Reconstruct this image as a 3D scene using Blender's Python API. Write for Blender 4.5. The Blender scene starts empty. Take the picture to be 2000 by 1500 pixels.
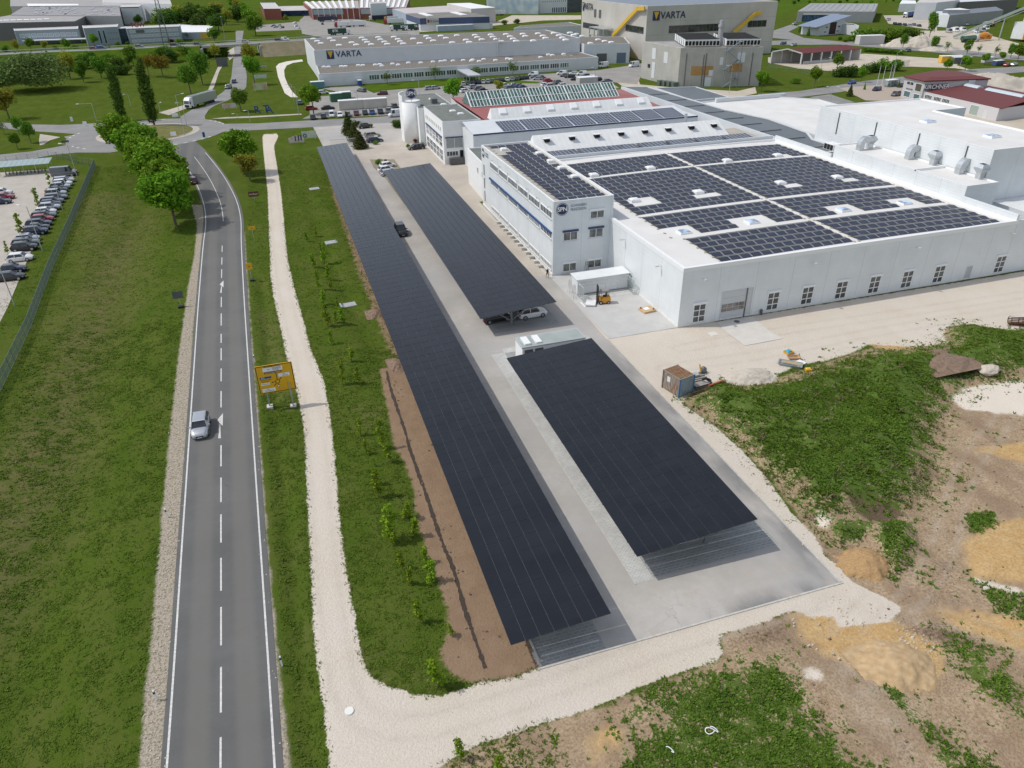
import bpy,bmesh,math,random
import numpy as np
from mathutils import Vector,Matrix
random.seed(7);RS=np.random.RandomState(11)
S=bpy.context.scene
COL=S.collection
# ---------------- camera (drone, 46 m above the ground) ----------------
F_PX=1420.07;CAM_H=46.0
_p,_r,_y=math.radians(30.64355),math.radians(-1.10468),math.radians(17.14315)
def _rot():
    cp,sp=math.cos(_p),math.sin(_p);cr,sr=math.cos(_r),math.sin(_r)
    fw=np.array([0,cp,-sp]);up=np.array([0,sp,cp]);ri=np.array([1,0,0.])
    r2=cr*ri + sr*up;u2=-sr*ri + cr*up
    A=np.array([[math.cos(_y),math.sin(_y),0],[-math.sin(_y),math.cos(_y),0],[0,0,1]])
    return np.array([r2,-u2,fw]) @ A.T
ROT=_rot()
cam=bpy.data.cameras.new('Camera');camo=bpy.data.objects.new('Camera',cam);COL.objects.link(camo)
cam.sensor_width=36;cam.lens=F_PX/2000*36;cam.clip_start=0.5;cam.clip_end=9000
M4=Matrix(((ROT[0][0],-ROT[1][0],-ROT[2][0],0),(ROT[0][1],-ROT[1][1],-ROT[2][1],0),(ROT[0][2],-ROT[1][2],-ROT[2][2],CAM_H),(0,0,0,1)))
camo.matrix_world=M4
S.camera=camo
# survey helper: reads a point of the site plan off the photograph at a known height
def G(x,y,z=0.0):
    d=ROT.T @ np.array([(x-1000)/F_PX,(y-750)/F_PX,1.0]);t=(z-CAM_H)/d[2]
    return (d[0]*t,d[1]*t,z)
def G2(x,y,z=0.0): return G(x,y,z)[:2]
def HT(bx,by,ty):
    b=np.array(G(bx,by));c=ROT @ (b-np.array([0,0,CAM_H]));k=ROT @ np.array([0,0,1.0])
    v=(ty-750)/F_PX
    return (v*c[2]-c[1])/(k[1]-v*k[2])
# ---------------- sky and sun ----------------
SUN=Vector((-0.68,0.22,1.0)).normalized()
W=bpy.data.worlds.new('World');S.world=W;W.use_nodes=True
nt=W.node_tree;nt.nodes.clear()
sky=nt.nodes.new('ShaderNodeTexSky');sky.sky_type='NISHITA';sky.sun_disc=False
sky.sun_elevation=math.asin(SUN.z);sky.sun_rotation=math.atan2(SUN.x,SUN.y)
sky.air_density=1.0;sky.dust_density=1.0;sky.ozone_density=1.0
bg=nt.nodes.new('ShaderNodeBackground');bg.inputs[1].default_value=0.15
wo=nt.nodes.new('ShaderNodeOutputWorld')
hs_=nt.nodes.new('ShaderNodeHueSaturation');hs_.inputs['Saturation'].default_value=.5;nt.links.new(sky.outputs[0],hs_.inputs['Color']);nt.links.new(hs_.outputs[0],bg.inputs[0]);nt.links.new(bg.outputs[0],wo.inputs[0])
sl=bpy.data.lights.new('sun','SUN');sl.energy=2.2;sl.angle=math.radians(0.53);sl.color=(1,0.955,0.89)
so=bpy.data.objects.new('sun',sl);COL.objects.link(so);so.rotation_mode='QUATERNION';so.rotation_quaternion=SUN.to_track_quat('Z','Y')
so.location=(0,0,100)
S.view_settings.view_transform='Standard';S.view_settings.look='None';S.view_settings.exposure=0.15;S.view_settings.gamma=1
S.render.engine='CYCLES';S.cycles.max_bounces=6;S.cycles.transparent_max_bounces=8
# ---------------- materials ----------------
MATS={}
def _nodes(name):
    m=bpy.data.materials.new(name);m.use_nodes=True;n=m.node_tree
    return m,n,n.nodes['Principled BSDF']
def setin(b,**k):
    for a,v in k.items():
        a=a.replace('_',' ')
        if a in b.inputs: b.inputs[a].default_value=v
def mat(name,col,rough=0.6,metal=0.0,var=0.0,scale=2.0,bump=0.0,bscale=20.0,spec=0.5,objvar=0.0,col2=None,det=4,stretch=None):
    """principled surface: base colour with world-space noise variation and optional bump"""
    if name in MATS: return MATS[name]
    m,n,b=_nodes(name);L=n.links
    c=tuple(col)+(1,);setin(b,Base_Color=c,Roughness=rough,Metallic=metal);b.inputs['Specular IOR Level'].default_value=spec
    tc=n.nodes.new('ShaderNodeNewGeometry');src=tc.outputs['Position']
    if stretch:
        mp=n.nodes.new('ShaderNodeMapping');mp.inputs['Scale'].default_value=stretch;L.new(src,mp.inputs[0]);src=mp.outputs[0]
    out=None
    if var > 0 or col2:
        no=n.nodes.new('ShaderNodeTexNoise');no.inputs['Scale'].default_value=scale;no.inputs['Detail'].default_value=det;L.new(src,no.inputs['Vector'])
        mx=n.nodes.new('ShaderNodeMix');mx.data_type='RGBA'
        if col2: A,B=c,tuple(col2)+(1,)
        else: A=tuple(max(0,v*(1-var)) for v in col)+(1,);B=tuple(min(1,v*(1+var)) for v in col)+(1,)
        mr=n.nodes.new('ShaderNodeMapRange');mr.inputs[1].default_value=.3;mr.inputs[2].default_value=.7;L.new(no.outputs['Fac'],mr.inputs[0])
        L.new(mr.outputs[0],mx.inputs[0]);mx.inputs[6].default_value=A;mx.inputs[7].default_value=B;out=mx.outputs[2]
    if objvar > 0:
        oi=n.nodes.new('ShaderNodeObjectInfo');hs=n.nodes.new('ShaderNodeHueSaturation')
        mr2=n.nodes.new('ShaderNodeMapRange');mr2.inputs[3].default_value=1-objvar;mr2.inputs[4].default_value=1+objvar;L.new(oi.outputs['Random'],mr2.inputs[0])
        L.new(mr2.outputs[0],hs.inputs['Value'])
        if out: L.new(out,hs.inputs['Color'])
        else: hs.inputs['Color'].default_value=c
        out=hs.outputs[0]
    if out: L.new(out,b.inputs['Base Color'])
    if bump > 0:
        nb=n.nodes.new('ShaderNodeTexNoise');nb.inputs['Scale'].default_value=bscale;nb.inputs['Detail'].default_value=3;L.new(src,nb.inputs['Vector'])
        bp=n.nodes.new('ShaderNodeBump');bp.inputs['Strength'].default_value=bump;bp.inputs['Distance'].default_value=.05;L.new(nb.outputs['Fac'],bp.inputs['Height']);L.new(bp.outputs[0],b.inputs['Normal'])
    MATS[name]=m;return m
class NG:
    """tiny node-graph helper"""
    def __init__(s,m): s.m=m;s.n=m.node_tree;s.L=s.n.links
    def new(s,t): return s.n.nodes.new('ShaderNode'+t)
    def pos(s,scale=None,rot=None):
        g=s.new('NewGeometry').outputs['Position']
        if scale or rot:
            mp=s.new('Mapping')
            if scale: mp.inputs['Scale'].default_value=scale
            if rot: mp.inputs['Rotation'].default_value=rot
            s.L.new(g,mp.inputs[0]);g=mp.outputs[0]
        return g
    def noise(s,v,scale,det=4,rough=.5):
        t=s.new('TexNoise');t.inputs['Scale'].default_value=scale;t.inputs['Detail'].default_value=det;t.inputs['Roughness'].default_value=rough;s.L.new(v,t.inputs['Vector']);return t.outputs['Fac']
    def ramp(s,f,a,b,c=0.,d=1.,smooth=False):
        t=s.new('MapRange');t.inputs[1].default_value=a;t.inputs[2].default_value=b;t.inputs[3].default_value=c;t.inputs[4].default_value=d
        if smooth: t.interpolation_type='SMOOTHSTEP'
        s.L.new(f,t.inputs[0]);return t.outputs[0]
    def mix(s,f,a,b):
        t=s.new('Mix');t.data_type='RGBA'
        for i,v in ((0,f),(6,a),(7,b)):
            if isinstance(v,(tuple,list)): t.inputs[i].default_value=tuple(v)+(1,)
            elif isinstance(v,(int,float)): t.inputs[i].default_value=v
            else: s.L.new(v,t.inputs[i])
        return t.outputs[2]
    def math(s,op,a,b=0.):
        t=s.new('Math');t.operation=op
        for i,v in ((0,a),(1,b)):
            if isinstance(v,(int,float)): t.inputs[i].default_value=v
            else: s.L.new(v,t.inputs[i])
        return t.outputs[0]
    def attr(s,name):
        t=s.new('Attribute');t.attribute_name=name;return t
    def bump(s,h,st=.5,dist=.1):
        t=s.new('Bump');t.inputs['Strength'].default_value=st;t.inputs['Distance'].default_value=dist;s.L.new(h,t.inputs['Height']);return t.outputs[0]
# ---------------- mesh helpers ----------------
class MB:
    """collects faces, builds ONE mesh object"""
    def __init__(s): s.v=[];s.f=[];s.mi=[];s.cur=0
    def m(s,i): s.cur=i;return s
    def face(s,pts):
        k=len(s.v);s.v += [tuple(map(float,p)) for p in pts];s.f.append(tuple(range(k,k+len(pts))));s.mi.append(s.cur);return s
    def box(s,x0,x1,y0,y1,z0,z1):
        return s.hexa([(x0,y0,z0),(x1,y0,z0),(x1,y1,z0),(x0,y1,z0)],[(x0,y0,z1),(x1,y0,z1),(x1,y1,z1),(x0,y1,z1)])
    def hexa(s,b,t):
        k=len(s.v);s.v += [tuple(map(float,p)) for p in b]+[tuple(map(float,p)) for p in t];n=len(b)
        s.f.append(tuple(k+i for i in reversed(range(n))));s.f.append(tuple(k+n+i for i in range(n)))
        for i in range(n):
            j=(i+1) % n;s.f.append((k+i,k+j,k+n+j,k+n+i))
        s.mi += [s.cur]*(n+2);return s
    def prism(s,poly,z0,z1):
        return s.hexa([(p[0],p[1],z0) for p in poly],[(p[0],p[1],z1) for p in poly])
    def obox(s,c,half,rz=0.,rx=0.,ry=0.):
        from mathutils import Euler
        R=Euler((rx,ry,rz)).to_matrix();q=[]
        for dz in (-1,1):
            for dx,dy in ((-1,-1),(1,-1),(1,1),(-1,1)):
                q.append(tuple(Vector(c)+R @ Vector((dx*half[0],dy*half[1],dz*half[2]))))
        return s.hexa(q[:4],q[4:])
    def tube(s,p0,p1,r,n=8,r1=None,cap=True):
        p0,p1=Vector(p0),Vector(p1);d=(p1-p0).normalized();a=d.orthogonal().normalized();b=d.cross(a);r1=r if r1 is None else r1
        B=[p0+(a*math.cos(2*math.pi*i/n)+b*math.sin(2*math.pi*i/n))*r for i in range(n)]
        T=[p1+(a*math.cos(2*math.pi*i/n)+b*math.sin(2*math.pi*i/n))*r1 for i in range(n)]
        return s.hexa(B,T)
    def bar(s,p0,p1,w,h=None):
        """square bar between two points"""
        h=h or w;p0,p1=Vector(p0),Vector(p1);d=(p1-p0).normalized();up=Vector((0,0,1)) if abs(d.z) < .95 else Vector((0,1,0))
        a=d.cross(up).normalized()*w/2;b=a.cross(d).normalized()*h/2
        return s.hexa([p0-a-b,p0+a-b,p0+a+b,p0-a+b],[p1-a-b,p1+a-b,p1+a+b,p1-a+b])
    def loft(s,rings,closed=True):
        for A,B in zip(rings[:-1],rings[1:]):
            n=len(A)
            for i in range(n if closed else n-1):
                j=(i+1) % n;s.face([A[i],A[j],B[j],B[i]])
        s.face(list(reversed(rings[0])));s.face(rings[-1]);return s
    def sphere(s,c,r,seg=8,rings=5,sz=1.,z0=-1.):
        R=[]
        for j in range(rings+1):
            t=z0+(1-z0)*j/rings;rr=math.sqrt(max(0,1-t*t))
            R.append([(c[0]+r*rr*math.cos(2*math.pi*i/seg),c[1]+r*rr*math.sin(2*math.pi*i/seg),c[2]+r*t*sz) for i in range(seg)])
        for A,B in zip(R[:-1],R[1:]):
            for i in range(seg):
                j=(i+1) % seg;s.face([A[i],A[j],B[j],B[i]])
        return s
    def build(s,name,mats,parent=None,smooth=False,weld=False):
        o0=Vector(parent['_w']) if (parent is not None and '_w' in parent) else Vector((0,0,0))
        me=bpy.data.meshes.new(name)
        me.from_pydata([(p[0]-o0.x,p[1]-o0.y,p[2]-o0.z) for p in s.v],[],s.f)
        if not isinstance(mats,(list,tuple)): mats=[mats]
        for m in mats: me.materials.append(m)
        if len(mats) > 1: me.polygons.foreach_set('material_index',s.mi)
        if weld or smooth:
            bm=bmesh.new();bm.from_mesh(me);bmesh.ops.remove_doubles(bm,verts=bm.verts,dist=1e-4);bmesh.ops.recalc_face_normals(bm,faces=bm.faces);bm.to_mesh(me);bm.free()
        if smooth: me.polygons.foreach_set('use_smooth',[True]*len(me.polygons))
        me.update()
        o=bpy.data.objects.new(name,me);COL.objects.link(o)
        if parent is not None: o.parent=parent;o['_w']=tuple(o0)
        return o
def tag(o,label=None,cat=None,group=None,kind=None):
    if label: o['label']=label
    if cat: o['category']=cat
    if group: o['group']=group
    if kind: o['kind']=kind
    return o
def thing(name,label,cat,loc=(0,0,0),rz=0.,group=None):
    o=bpy.data.objects.new(name,None);COL.objects.link(o);o.location=loc;o.rotation_euler=(0,0,rz);o.empty_display_size=.5
    o['_w']=tuple(map(float,loc)) if rz == 0 else (0.,0.,0.)
    if rz != 0: del o['_w']
    return tag(o,label,cat,group)
KIDS={}
def kids(o): return list(o.children)
def dup(root,loc,rz=0.,label=None,group=None,scale=None,cache={}):
    key=root.name
    if key not in cache: cache[key]=[(c,kids(c)) for c in kids(root)]
    r=root.copy();COL.objects.link(r);r.location=loc;r.rotation_euler=(0,0,rz)
    if scale: r.scale=scale if hasattr(scale,'__len__') else (scale,)*3
    if label: r['label']=label
    if group: r['group']=group
    for c,gs in cache[key]:
        d=c.copy();COL.objects.link(d);d.parent=r
        for g in gs:
            e=g.copy();COL.objects.link(e);e.parent=d
    return r
def sheet(name,polys,z,m,kind='structure',parent=None):
    b=MB()
    for P in polys: b.face([(p[0],p[1],z if len(p) < 3 else p[2]) for p in P])
    o=b.build(name,m,parent)
    bm=bmesh.new();bm.from_mesh(o.data);bmesh.ops.triangulate(bm,faces=bm.faces)
    for f in bm.faces:
        if f.normal.z < 0: f.normal_flip()
    bm.to_mesh(o.data);bm.free()
    if kind: o['kind']=kind
    return o
def strip(pts,w0,w1=None):
    """closed polygon of a band along pts, offset w0 to the left and w1 to the right"""
    w1=-w0 if w1 is None else w1;A=[];B=[]
    for i,p in enumerate(pts):
        a=pts[max(0,i-1)];b=pts[min(len(pts)-1,i+1)];dx,dy=b[0]-a[0],b[1]-a[1];l=math.hypot(dx,dy) or 1;nx,ny=-dy/l,dx/l
        A.append((p[0]+nx*w0,p[1]+ny*w0));B.append((p[0]+nx*w1,p[1]+ny*w1))
    return A,B
def band(name,pts,w0,w1,z,m,closed=False,kind='structure',add=None):
    if closed: pts=list(pts)+[pts[0]]
    A,B=strip(pts,w0,w1)
    if closed:
        a=pts[-2];b=pts[1];dx,dy=b[0]-a[0],b[1]-a[1];l=math.hypot(dx,dy);nx,ny=-dy/l,dx/l;p=pts[0]
        A[0]=A[-1]=(p[0]+nx*w0,p[1]+ny*w0);B[0]=B[-1]=(p[0]+nx*w1,p[1]+ny*w1)
    mb=add or MB()
    for i in range(len(pts)-1): mb.face([(*B[i],z),(*B[i+1],z),(*A[i+1],z),(*A[i],z)])
    if add is not None: return add
    o=mb.build(name,m)
    if kind: o['kind']=kind
    return o
def spline(pts,n=8):
    """Catmull-Rom through pts"""
    P=[np.array(p[:2],float) for p in pts];P=[2*P[0]-P[1]]+P+[2*P[-1]-P[-2]];out=[]
    for i in range(1,len(P)-2):
        for k in range(n):
            t=k/n;a,b,c,d=P[i-1:i+3]
            out.append(tuple(.5*((2*b)+(-a+c)*t+(2*a-5*b+4*c-d)*t*t+(-a+3*b-3*c+d)*t**3)))
    out.append(tuple(P[-2]));return out
def gp(*a):
    """list of picture readings -> ground points"""
    return [G2(a[i],a[i+1]) for i in range(0,len(a),2)]
def text_mesh(s,size,depth=.02,bold=0.0,font_space=1.0):
    c=bpy.data.curves.new('txt','FONT');c.body=s;c.size=size;c.extrude=depth;c.align_x='CENTER';c.align_y='CENTER';c.offset=bold;c.space_character=font_space;c.resolution_u=3
    o=bpy.data.objects.new('txt',c);COL.objects.link(o);dg=bpy.context.evaluated_depsgraph_get();me=bpy.data.meshes.new_from_object(o.evaluated_get(dg));bpy.data.objects.remove(o);bpy.data.curves.remove(c)
    return me
def text_part(name,s,size,m,parent,loc,rz=0.,tilt=math.pi/2,sx=1.,bold=0.,depth=.02,space=1.):
    """standing letters, readable from local -Y"""
    me=text_mesh(s,size,depth,bold,space);me.materials.clear();me.materials.append(m);me.name=name
    o=bpy.data.objects.new(name,me);COL.objects.link(o)
    w=Vector(parent['_w']) if parent is not None and '_w' in parent else Vector((0,0,0))
    o.location=Vector(loc)-w;o.rotation_euler=(tilt,0,rz);o.scale=(sx,1,1)
    if parent is not None: o.parent=parent
    return o
# ================= GROUND =================
def sdf(X,Y,poly):
    """signed distance (positive inside) of points to a polygon, vectorised"""
    P=np.array(poly,float);n=len(P);d=np.full(X.shape,1e9);ins=np.zeros(X.shape,bool)
    for i in range(n):
        a=P[i];b=P[(i+1) % n];ex,ey=b-a;L2=ex*ex+ey*ey+1e-12
        t=np.clip(((X-a[0])*ex+(Y-a[1])*ey)/L2,0,1);dx=X-a[0]-t*ex;dy=Y-a[1]-t*ey
        d=np.minimum(d,dx*dx+dy*dy)
        if a[1] != b[1]:
            c=((a[1] > Y) != (b[1] > Y)) & (X < (b[0]-a[0])*(Y-a[1])/(b[1]-a[1])+a[0]);ins ^= c
    return np.where(ins,1,-1)*np.sqrt(d)
def soft(X,Y,poly,w=.8,v=1.):
    return v*np.clip(.5+sdf(X,Y,poly)/(2*w),0,1)
def linedist(X,Y,pts):
    d=np.full(X.shape,1e9)
    for a,b in zip(pts[:-1],pts[1:]):
        ex,ey=b[0]-a[0],b[1]-a[1];L2=ex*ex+ey*ey+1e-9;t=np.clip(((X-a[0])*ex+(Y-a[1])*ey)/L2,0,1)
        d=np.minimum(d,np.hypot(X-a[0]-t*ex,Y-a[1]-t*ey))
    return d
_vn=RS.rand(256,256)
def vnoise(X,Y,s):
    x=X/s+1000.;y=Y/s+1000.;xi=np.floor(x).astype(int);yi=np.floor(y).astype(int);fx=x-xi;fy=y-yi
    fx=fx*fx*(3-2*fx);fy=fy*fy*(3-2*fy);g=lambda i,j: _vn[i % 256,j % 256]
    return (g(xi,yi)*(1-fx)+g(xi+1,yi)*fx)*(1-fy)+(g(xi,yi+1)*(1-fx)+g(xi+1,yi+1)*fx)*fy
PATH=gp(512,258,514,290,523,375,527,500,528,535,534,580,547,635,558,690,577,752,587,800,595,850,598,925,601,1000,608,1125,613,1250,622,1320,633,1390,643,1500,652,1640,
  760,1640,850,1503,925,1455,1000,1432,1100,1400,1170,1378,1250,1340,1330,1312,1395,1292,1418,1280,1412,1258,1402,1240,1470,1222,1530,1200,1560,1186) + gp(1642,1136) + [(38,35.5),(12,35.5)] + gp(
  1055,1302,1000,1325,940,1332,905,1345,865,1357,830,1359,790,1350,752,1338,722,1318,705,1280,697,1230,689,1180,678,1125,669,1060,662,1000,657,930,650,850,643,800,634,750,620,712,606,680,592,622,578,575,566,525,561,500,549,375,537,300,535,285,545,262)
CURB=[(37.5,36)] + gp(1642,1138,1500,995,1340,835,1270,765,1185,663) + gp(1215,668,1290,745,1335,790,1400,835,1450,880,1500,935,1545,1000,1592,1048,1612,1085,1640,1108,1665,1135,1715,1160,1765,1188,1735,1216,1662,1222,1640,1212,1560,1192)
APRON=gp(1180,668,1325,640,2000,530,2300,480,2300,600,2000,648,1960,646,1900,632,1850,638,1842,655,1852,675,1800,680,1700,672,1660,690,1610,705,1560,712,1525,728,1500,748,1440,752,1425,738,1400,748,1352,765,1330,790,1285,762)
TAN=gp(1690,672,1760,652,1835,652,1852,674,1800,682,1730,682)
SOILA=gp(742,722,748,760,757,800,768,865,790,905,808,955,812,1000,822,1035,832,1070,850,1120,868,1180,878,1230,862,1265,868,1300,905,1332,1000,1326,1062,1300) + [(12.6,33.9),(12.6,85),(9.5,84)]
SOILB=gp(632,318,645,380,668,450,690,520,712,580,735,640,758,690,775,720) + [(12.3,80),(12.3,205)]
SITE=gp(1290,760,1330,785,1420,850,1500,930,1560,1010,1640,1120,1600,1180,1480,1215,1402,1240,1418,1285,1170,1378,1000,1432,850,1500,760,1660,2900,1660,3300,560,2300,590,2000,640,1850,640,1700,680,1510,740,1350,770)
WEEDS=[(gp(1325,782,1360,765,1400,745,1440,752,1520,745,1600,712,1700,690,1830,678,1850,640,1900,634,1960,645,2300,620,2300,700,2000,740,1900,745,1862,770,1850,800,1830,860,1830,930,1790,980,1740,1000,1700,1010,1600,1015,1560,1000,1480,905,1420,845),1.0,4.5),
 (gp(1840,800,1900,830,1900,900,1850,960,1790,1000,1770,920),.45,3),(gp(1600,1010,1700,1020,1780,1020,1800,1070,1785,1110,1745,1135,1720,1100,1690,1065,1640,1075,1600,1050),.75,1.2),
 (gp(1385,1300,1450,1280,1540,1275,1560,1320,1600,1390,1650,1430,1730,1510,1760,1660,1180,1660,1195,1500,1215,1440,1290,1405,1285,1350,1330,1322),.8,2.2),
 (gp(1175,1400,1250,1370,1290,1400,1240,1425,1185,1430),.62,.8),(gp(1240,1350,1330,1315,1340,1340,1260,1385),.6,.6),(gp(870,1510,960,1470,1010,1490,1020,1660,820,1660),.6,1),(gp(1090,1420,1160,1400,1170,1440,1100,1450),.35,.8),
 (gp(1700,1340,1760,1330,1800,1400,1860,1420,1900,1460,1990,1660,1880,1660,1800,1450,1740,1400),.8,1.8),(gp(1840,1235,1910,1245,1985,1320,2050,1420,1980,1420,1900,1350,1850,1310),.72,1.8),
 (gp(1890,1000,1945,995,1950,1020,1905,1045,1888,1030),.9,.5),(gp(1885,1120,1960,1150,2050,1190,2060,1250,1940,1200),.65,.8),(gp(1720,1370,1780,1365,1790,1410,1740,1410),.55,.8)]
OCHRES=[gp(1880,1068,1905,1040,1960,1015,2200,990,2400,1100,2060,1150,1900,1130),gp(1815,1190,1900,1195,2300,1270,2300,1380,1990,1275,1880,1232),gp(1545,1195,1600,1172,1628,1160,1662,1215,1742,1210,1832,1262,1845,1300,1822,1345,1760,1352,1700,1312,1660,1292,1610,1275,1570,1240),gp(1145,1445,1190,1415,1215,1430,1195,1500,1165,1500),gp(1900,880,2100,850,2100,930,1960,900)]
WHITES=[gp(1856,778,1885,755,1930,748,2300,720,2300,830,2010,812,1940,808,1885,800),gp(1560,1300,1590,1308,1603,1325,1590,1345,1568,1320),gp(1600,1000,1625,1020,1615,1040,1590,1020),gp(1900,1130,1990,1150,1990,1160,1910,1145)]
DARKS=[(gp(1640,962,1665,955,1700,965,1745,985,1775,1010,1720,1030,1680,1012,1650,985),.9,.8),(gp(1798,712,1825,698,1855,702,1885,742,1840,748,1800,735),.9,.8),(gp(1590,895,1612,890,1610,930,1596,925),.9,.5),(gp(1735,1225,1830,1210,1900,1240,1960,1290,1900,1290,1800,1250),.6,1.),(gp(1620,1290,1700,1330,1800,1440,1880,1600,1760,1600,1660,1400),.35,1.5),(gp(1790,1085,1880,1060,1890,1180,1800,1200),.4,1.5),(gp(1400,1270,1440,1235,1540,1205,1560,1250,1500,1265),.5,.8)]
ROADC=[(-10.0,-60),(-10.0,0)] + [(-10.45,33.5),(-11.65,86.0)]
SHL=gp(274,1500,285,1350,299,1220,310,1090,327,900,346,720,357,640,368,560,380,500,386,440,375,400,400,400,396,440,393,500,388,560,376,640,371,740,355,980,340,1150,322,1420,318,1520)
SHR=gp(478,450,484,540,492,650,500,750,512,900,524,1060,541,1250,568,1500,584,1620,540,1620,541,1500,514,1150,500,880,490,700,482,580,474,460)
DRY=[(gp(200,470,300,400,250,560,190,700,150,900,60,1100,-60,1300,-60,900,60,800,120,620),.8,4),(gp(150,380,260,370,250,430,150,520),.6,2.5),(gp(620,1240,700,1260,840,1340,760,1330),.5,1.5),(gp(680,790,740,790,740,830,690,840),.5,1),(gp(500,600,540,620,570,720,600,800,560,800,520,700),.45,1),(gp(0,160,450,130,430,180,0,210),.4,10)]
FENCE=gp(0,757,8,750,60,640,100,530,140,440,187,325)
_fl=[(-37.0,20),(-37.6,60)] + FENCE[1:]
def terr(X,Y):
    X=np.asarray(X,float);Y=np.asarray(Y,float);h=np.zeros(X.shape)
    # swale between the fence and the road
    mid=[(-25.5,-10),(-26,60),(-27,110),(-30,160),(-33,205)]
    h -= 1.15*np.exp(-(linedist(X,Y,mid)/5.0)**2)*np.clip((222-Y)/12,0,1)
    # little ditch between road and gravel path
    h -= .32*np.exp(-(linedist(X,Y,[(-4.8,20),(-5.0,50),(-5.6,90),(-6.2,120)])/.9)**2)
    # planted strip falls away towards the carport
    h -= .35*np.exp(-(linedist(X,Y,gp(600,380,650,520,700,620,740,700))/1.6)**2)
    m=np.clip(sdf(X,Y,WEEDS[0][0])/6,0,1)
    h += m*(1.3+.9*vnoise(X,Y,7)+.35*vnoise(X+9,Y,2.2))
    m=np.clip(sdf(X,Y,WEEDS[2][0])/1.6,0,1);h += m*(.8+.5*vnoise(X,Y,2.))
    s=np.clip(sdf(X,Y,SITE)/3,0,1);h += s*(.55*(vnoise(X,Y,8)-.5)+.30*(vnoise(X,Y,2.6)-.5)+.10*(vnoise(X,Y,.9)-.5))
    for a,b in ((WEEDS[3][0],.3),(WEEDS[8][0],.4),(WEEDS[9][0],.4)): h += b*np.clip(sdf(X,Y,a)/2,0,1)*vnoise(X,Y,1.7)
    for a,w,d in DARKS[:3]: h -= .35*np.clip(sdf(X,Y,a)/1.5,0,1)
    g=np.clip(sdf(X,Y,OCHRES[0])/3,0,1);h += g*.5
    # ruts of the loader tracks
    for q in (gp(1590,1180,1640,1260,1700,1340,1790,1450,1850,1540),gp(1560,1195,1605,1270,1660,1350,1740,1460,1790,1560),gp(1830,1190,1920,1215,2100,1270)):
        dd=linedist(X,Y,q);h += -.14*np.exp(-(dd/.45)**2)+.07*np.exp(-((dd-.8)/.3)**2)
    h += .05*(vnoise(X,Y,3.1)-.5)*np.clip((np.abs(X+11)-9)/3,0,1)
    # keep it flat beneath everything that is paved
    pv=np.clip(.5+sdf(X,Y,[(11.5,33.8),(39.3,33.8),(39.3,82),(120,82),(120,240),(11.5,240)])/1.2,0,1);h *= 1-pv
    rd=np.clip((linedist(X,Y,ROADC+gp(434,480,434,430,425,390,408,355,385,320,368,295))-4.2)/1.5,0,1);h *= rd
    pk=np.clip((X-np.interp(Y,[p[1] for p in _fl],[p[0] for p in _fl]))/2.5,0,1);h *= pk
    h *= np.clip((232-Y)/8,0,1)
    return h-.03
def th(x,y): return float(terr(np.array([x]),np.array([y]))[0])
def gx(*s):
    o=[]
    for a,b,d in s: o += list(np.arange(a,b,d))
    return np.array(o+[s[-1][1]])
xs=gx((-4200,-1200,500),(-1200,-300,90),(-300,-66,9),(-66,-18,.8),(-18,13,.35),(13,38,2),(38,66,.35),(66,108,.7),(108,220,9),(220,1200,60),(1200,4200,500))
ys=gx((-400,0,60),(0,12,2),(12,90,.35),(90,236,.8),(236,420,9),(420,1500,70),(1500,5400,500))
XX,YY=np.meshgrid(xs,ys,indexing='xy');X1=XX.ravel();Y1=YY.ravel()
Z1=terr(X1,Y1)
me=bpy.data.meshes.new('ground');nx,ny=len(xs),len(ys)
me.vertices.add(nx*ny);me.vertices.foreach_set('co',np.stack([X1,Y1,Z1],1).ravel())
idx=np.arange(nx*ny).reshape(ny,nx);q=np.stack([idx[:-1,:-1],idx[:-1,1:],idx[1:,1:],idx[1:,:-1]],-1).reshape(-1,4)
me.loops.add(q.size);me.loops.foreach_set('vertex_index',q.ravel());me.polygons.add(len(q));me.polygons.foreach_set('loop_start',np.arange(0,q.size,4));me.polygons.foreach_set('loop_total',np.full(len(q),4));me.update(calc_edges=True)
me.polygons.foreach_set('use_smooth',np.ones(len(q),bool))
near=(X1 > -80) & (X1 < 160) & (Y1 > 0) & (Y1 < 300);NX,NY=X1[near],Y1[near]
def layer(name,val):
    a=me.attributes.new(name,'FLOAT','POINT');f=np.zeros(len(X1));f[near]=val;a.data.foreach_set('value',f)
def mx(*a):
    r=a[0]
    for b in a[1:]: r=np.maximum(r,b)
    return r
mg=mx(soft(NX,NY,PATH,.5),soft(NX,NY,CURB,.5),soft(NX,NY,APRON,.9),soft(NX,NY,[(38,74),(55,78),(55,108),(38,108)],.5));layer('gravel',mg)
layer('shoulder',mx(soft(NX,NY,SHL,.7,1.15),soft(NX,NY,SHR,.6,.95)))
ms=mx(soft(NX,NY,SOILA,.9),soft(NX,NY,SOILB,.9,.62),soft(NX,NY,SITE,1.));layer('soil',ms);layer('brown',soft(NX,NY,[(3,30),(13,30),(13,210),(3,210)],.5,.75))
WD=[soft(NX,NY,p,w,v) for p,v,w in WEEDS];mwd=mx(*WD);layer('weed',mwd)
layer('ochre',mx(*[soft(NX,NY,p,1.2) for p in OCHRES],soft(NX,NY,TAN,.8)))
layer('white',mx(*[soft(NX,NY,p,1.0) for p in WHITES]))
layer('dark',mx(*[soft(NX,NY,p,w,v) for p,v,w in DARKS]))
rt=np.zeros(NX.shape)
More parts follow.
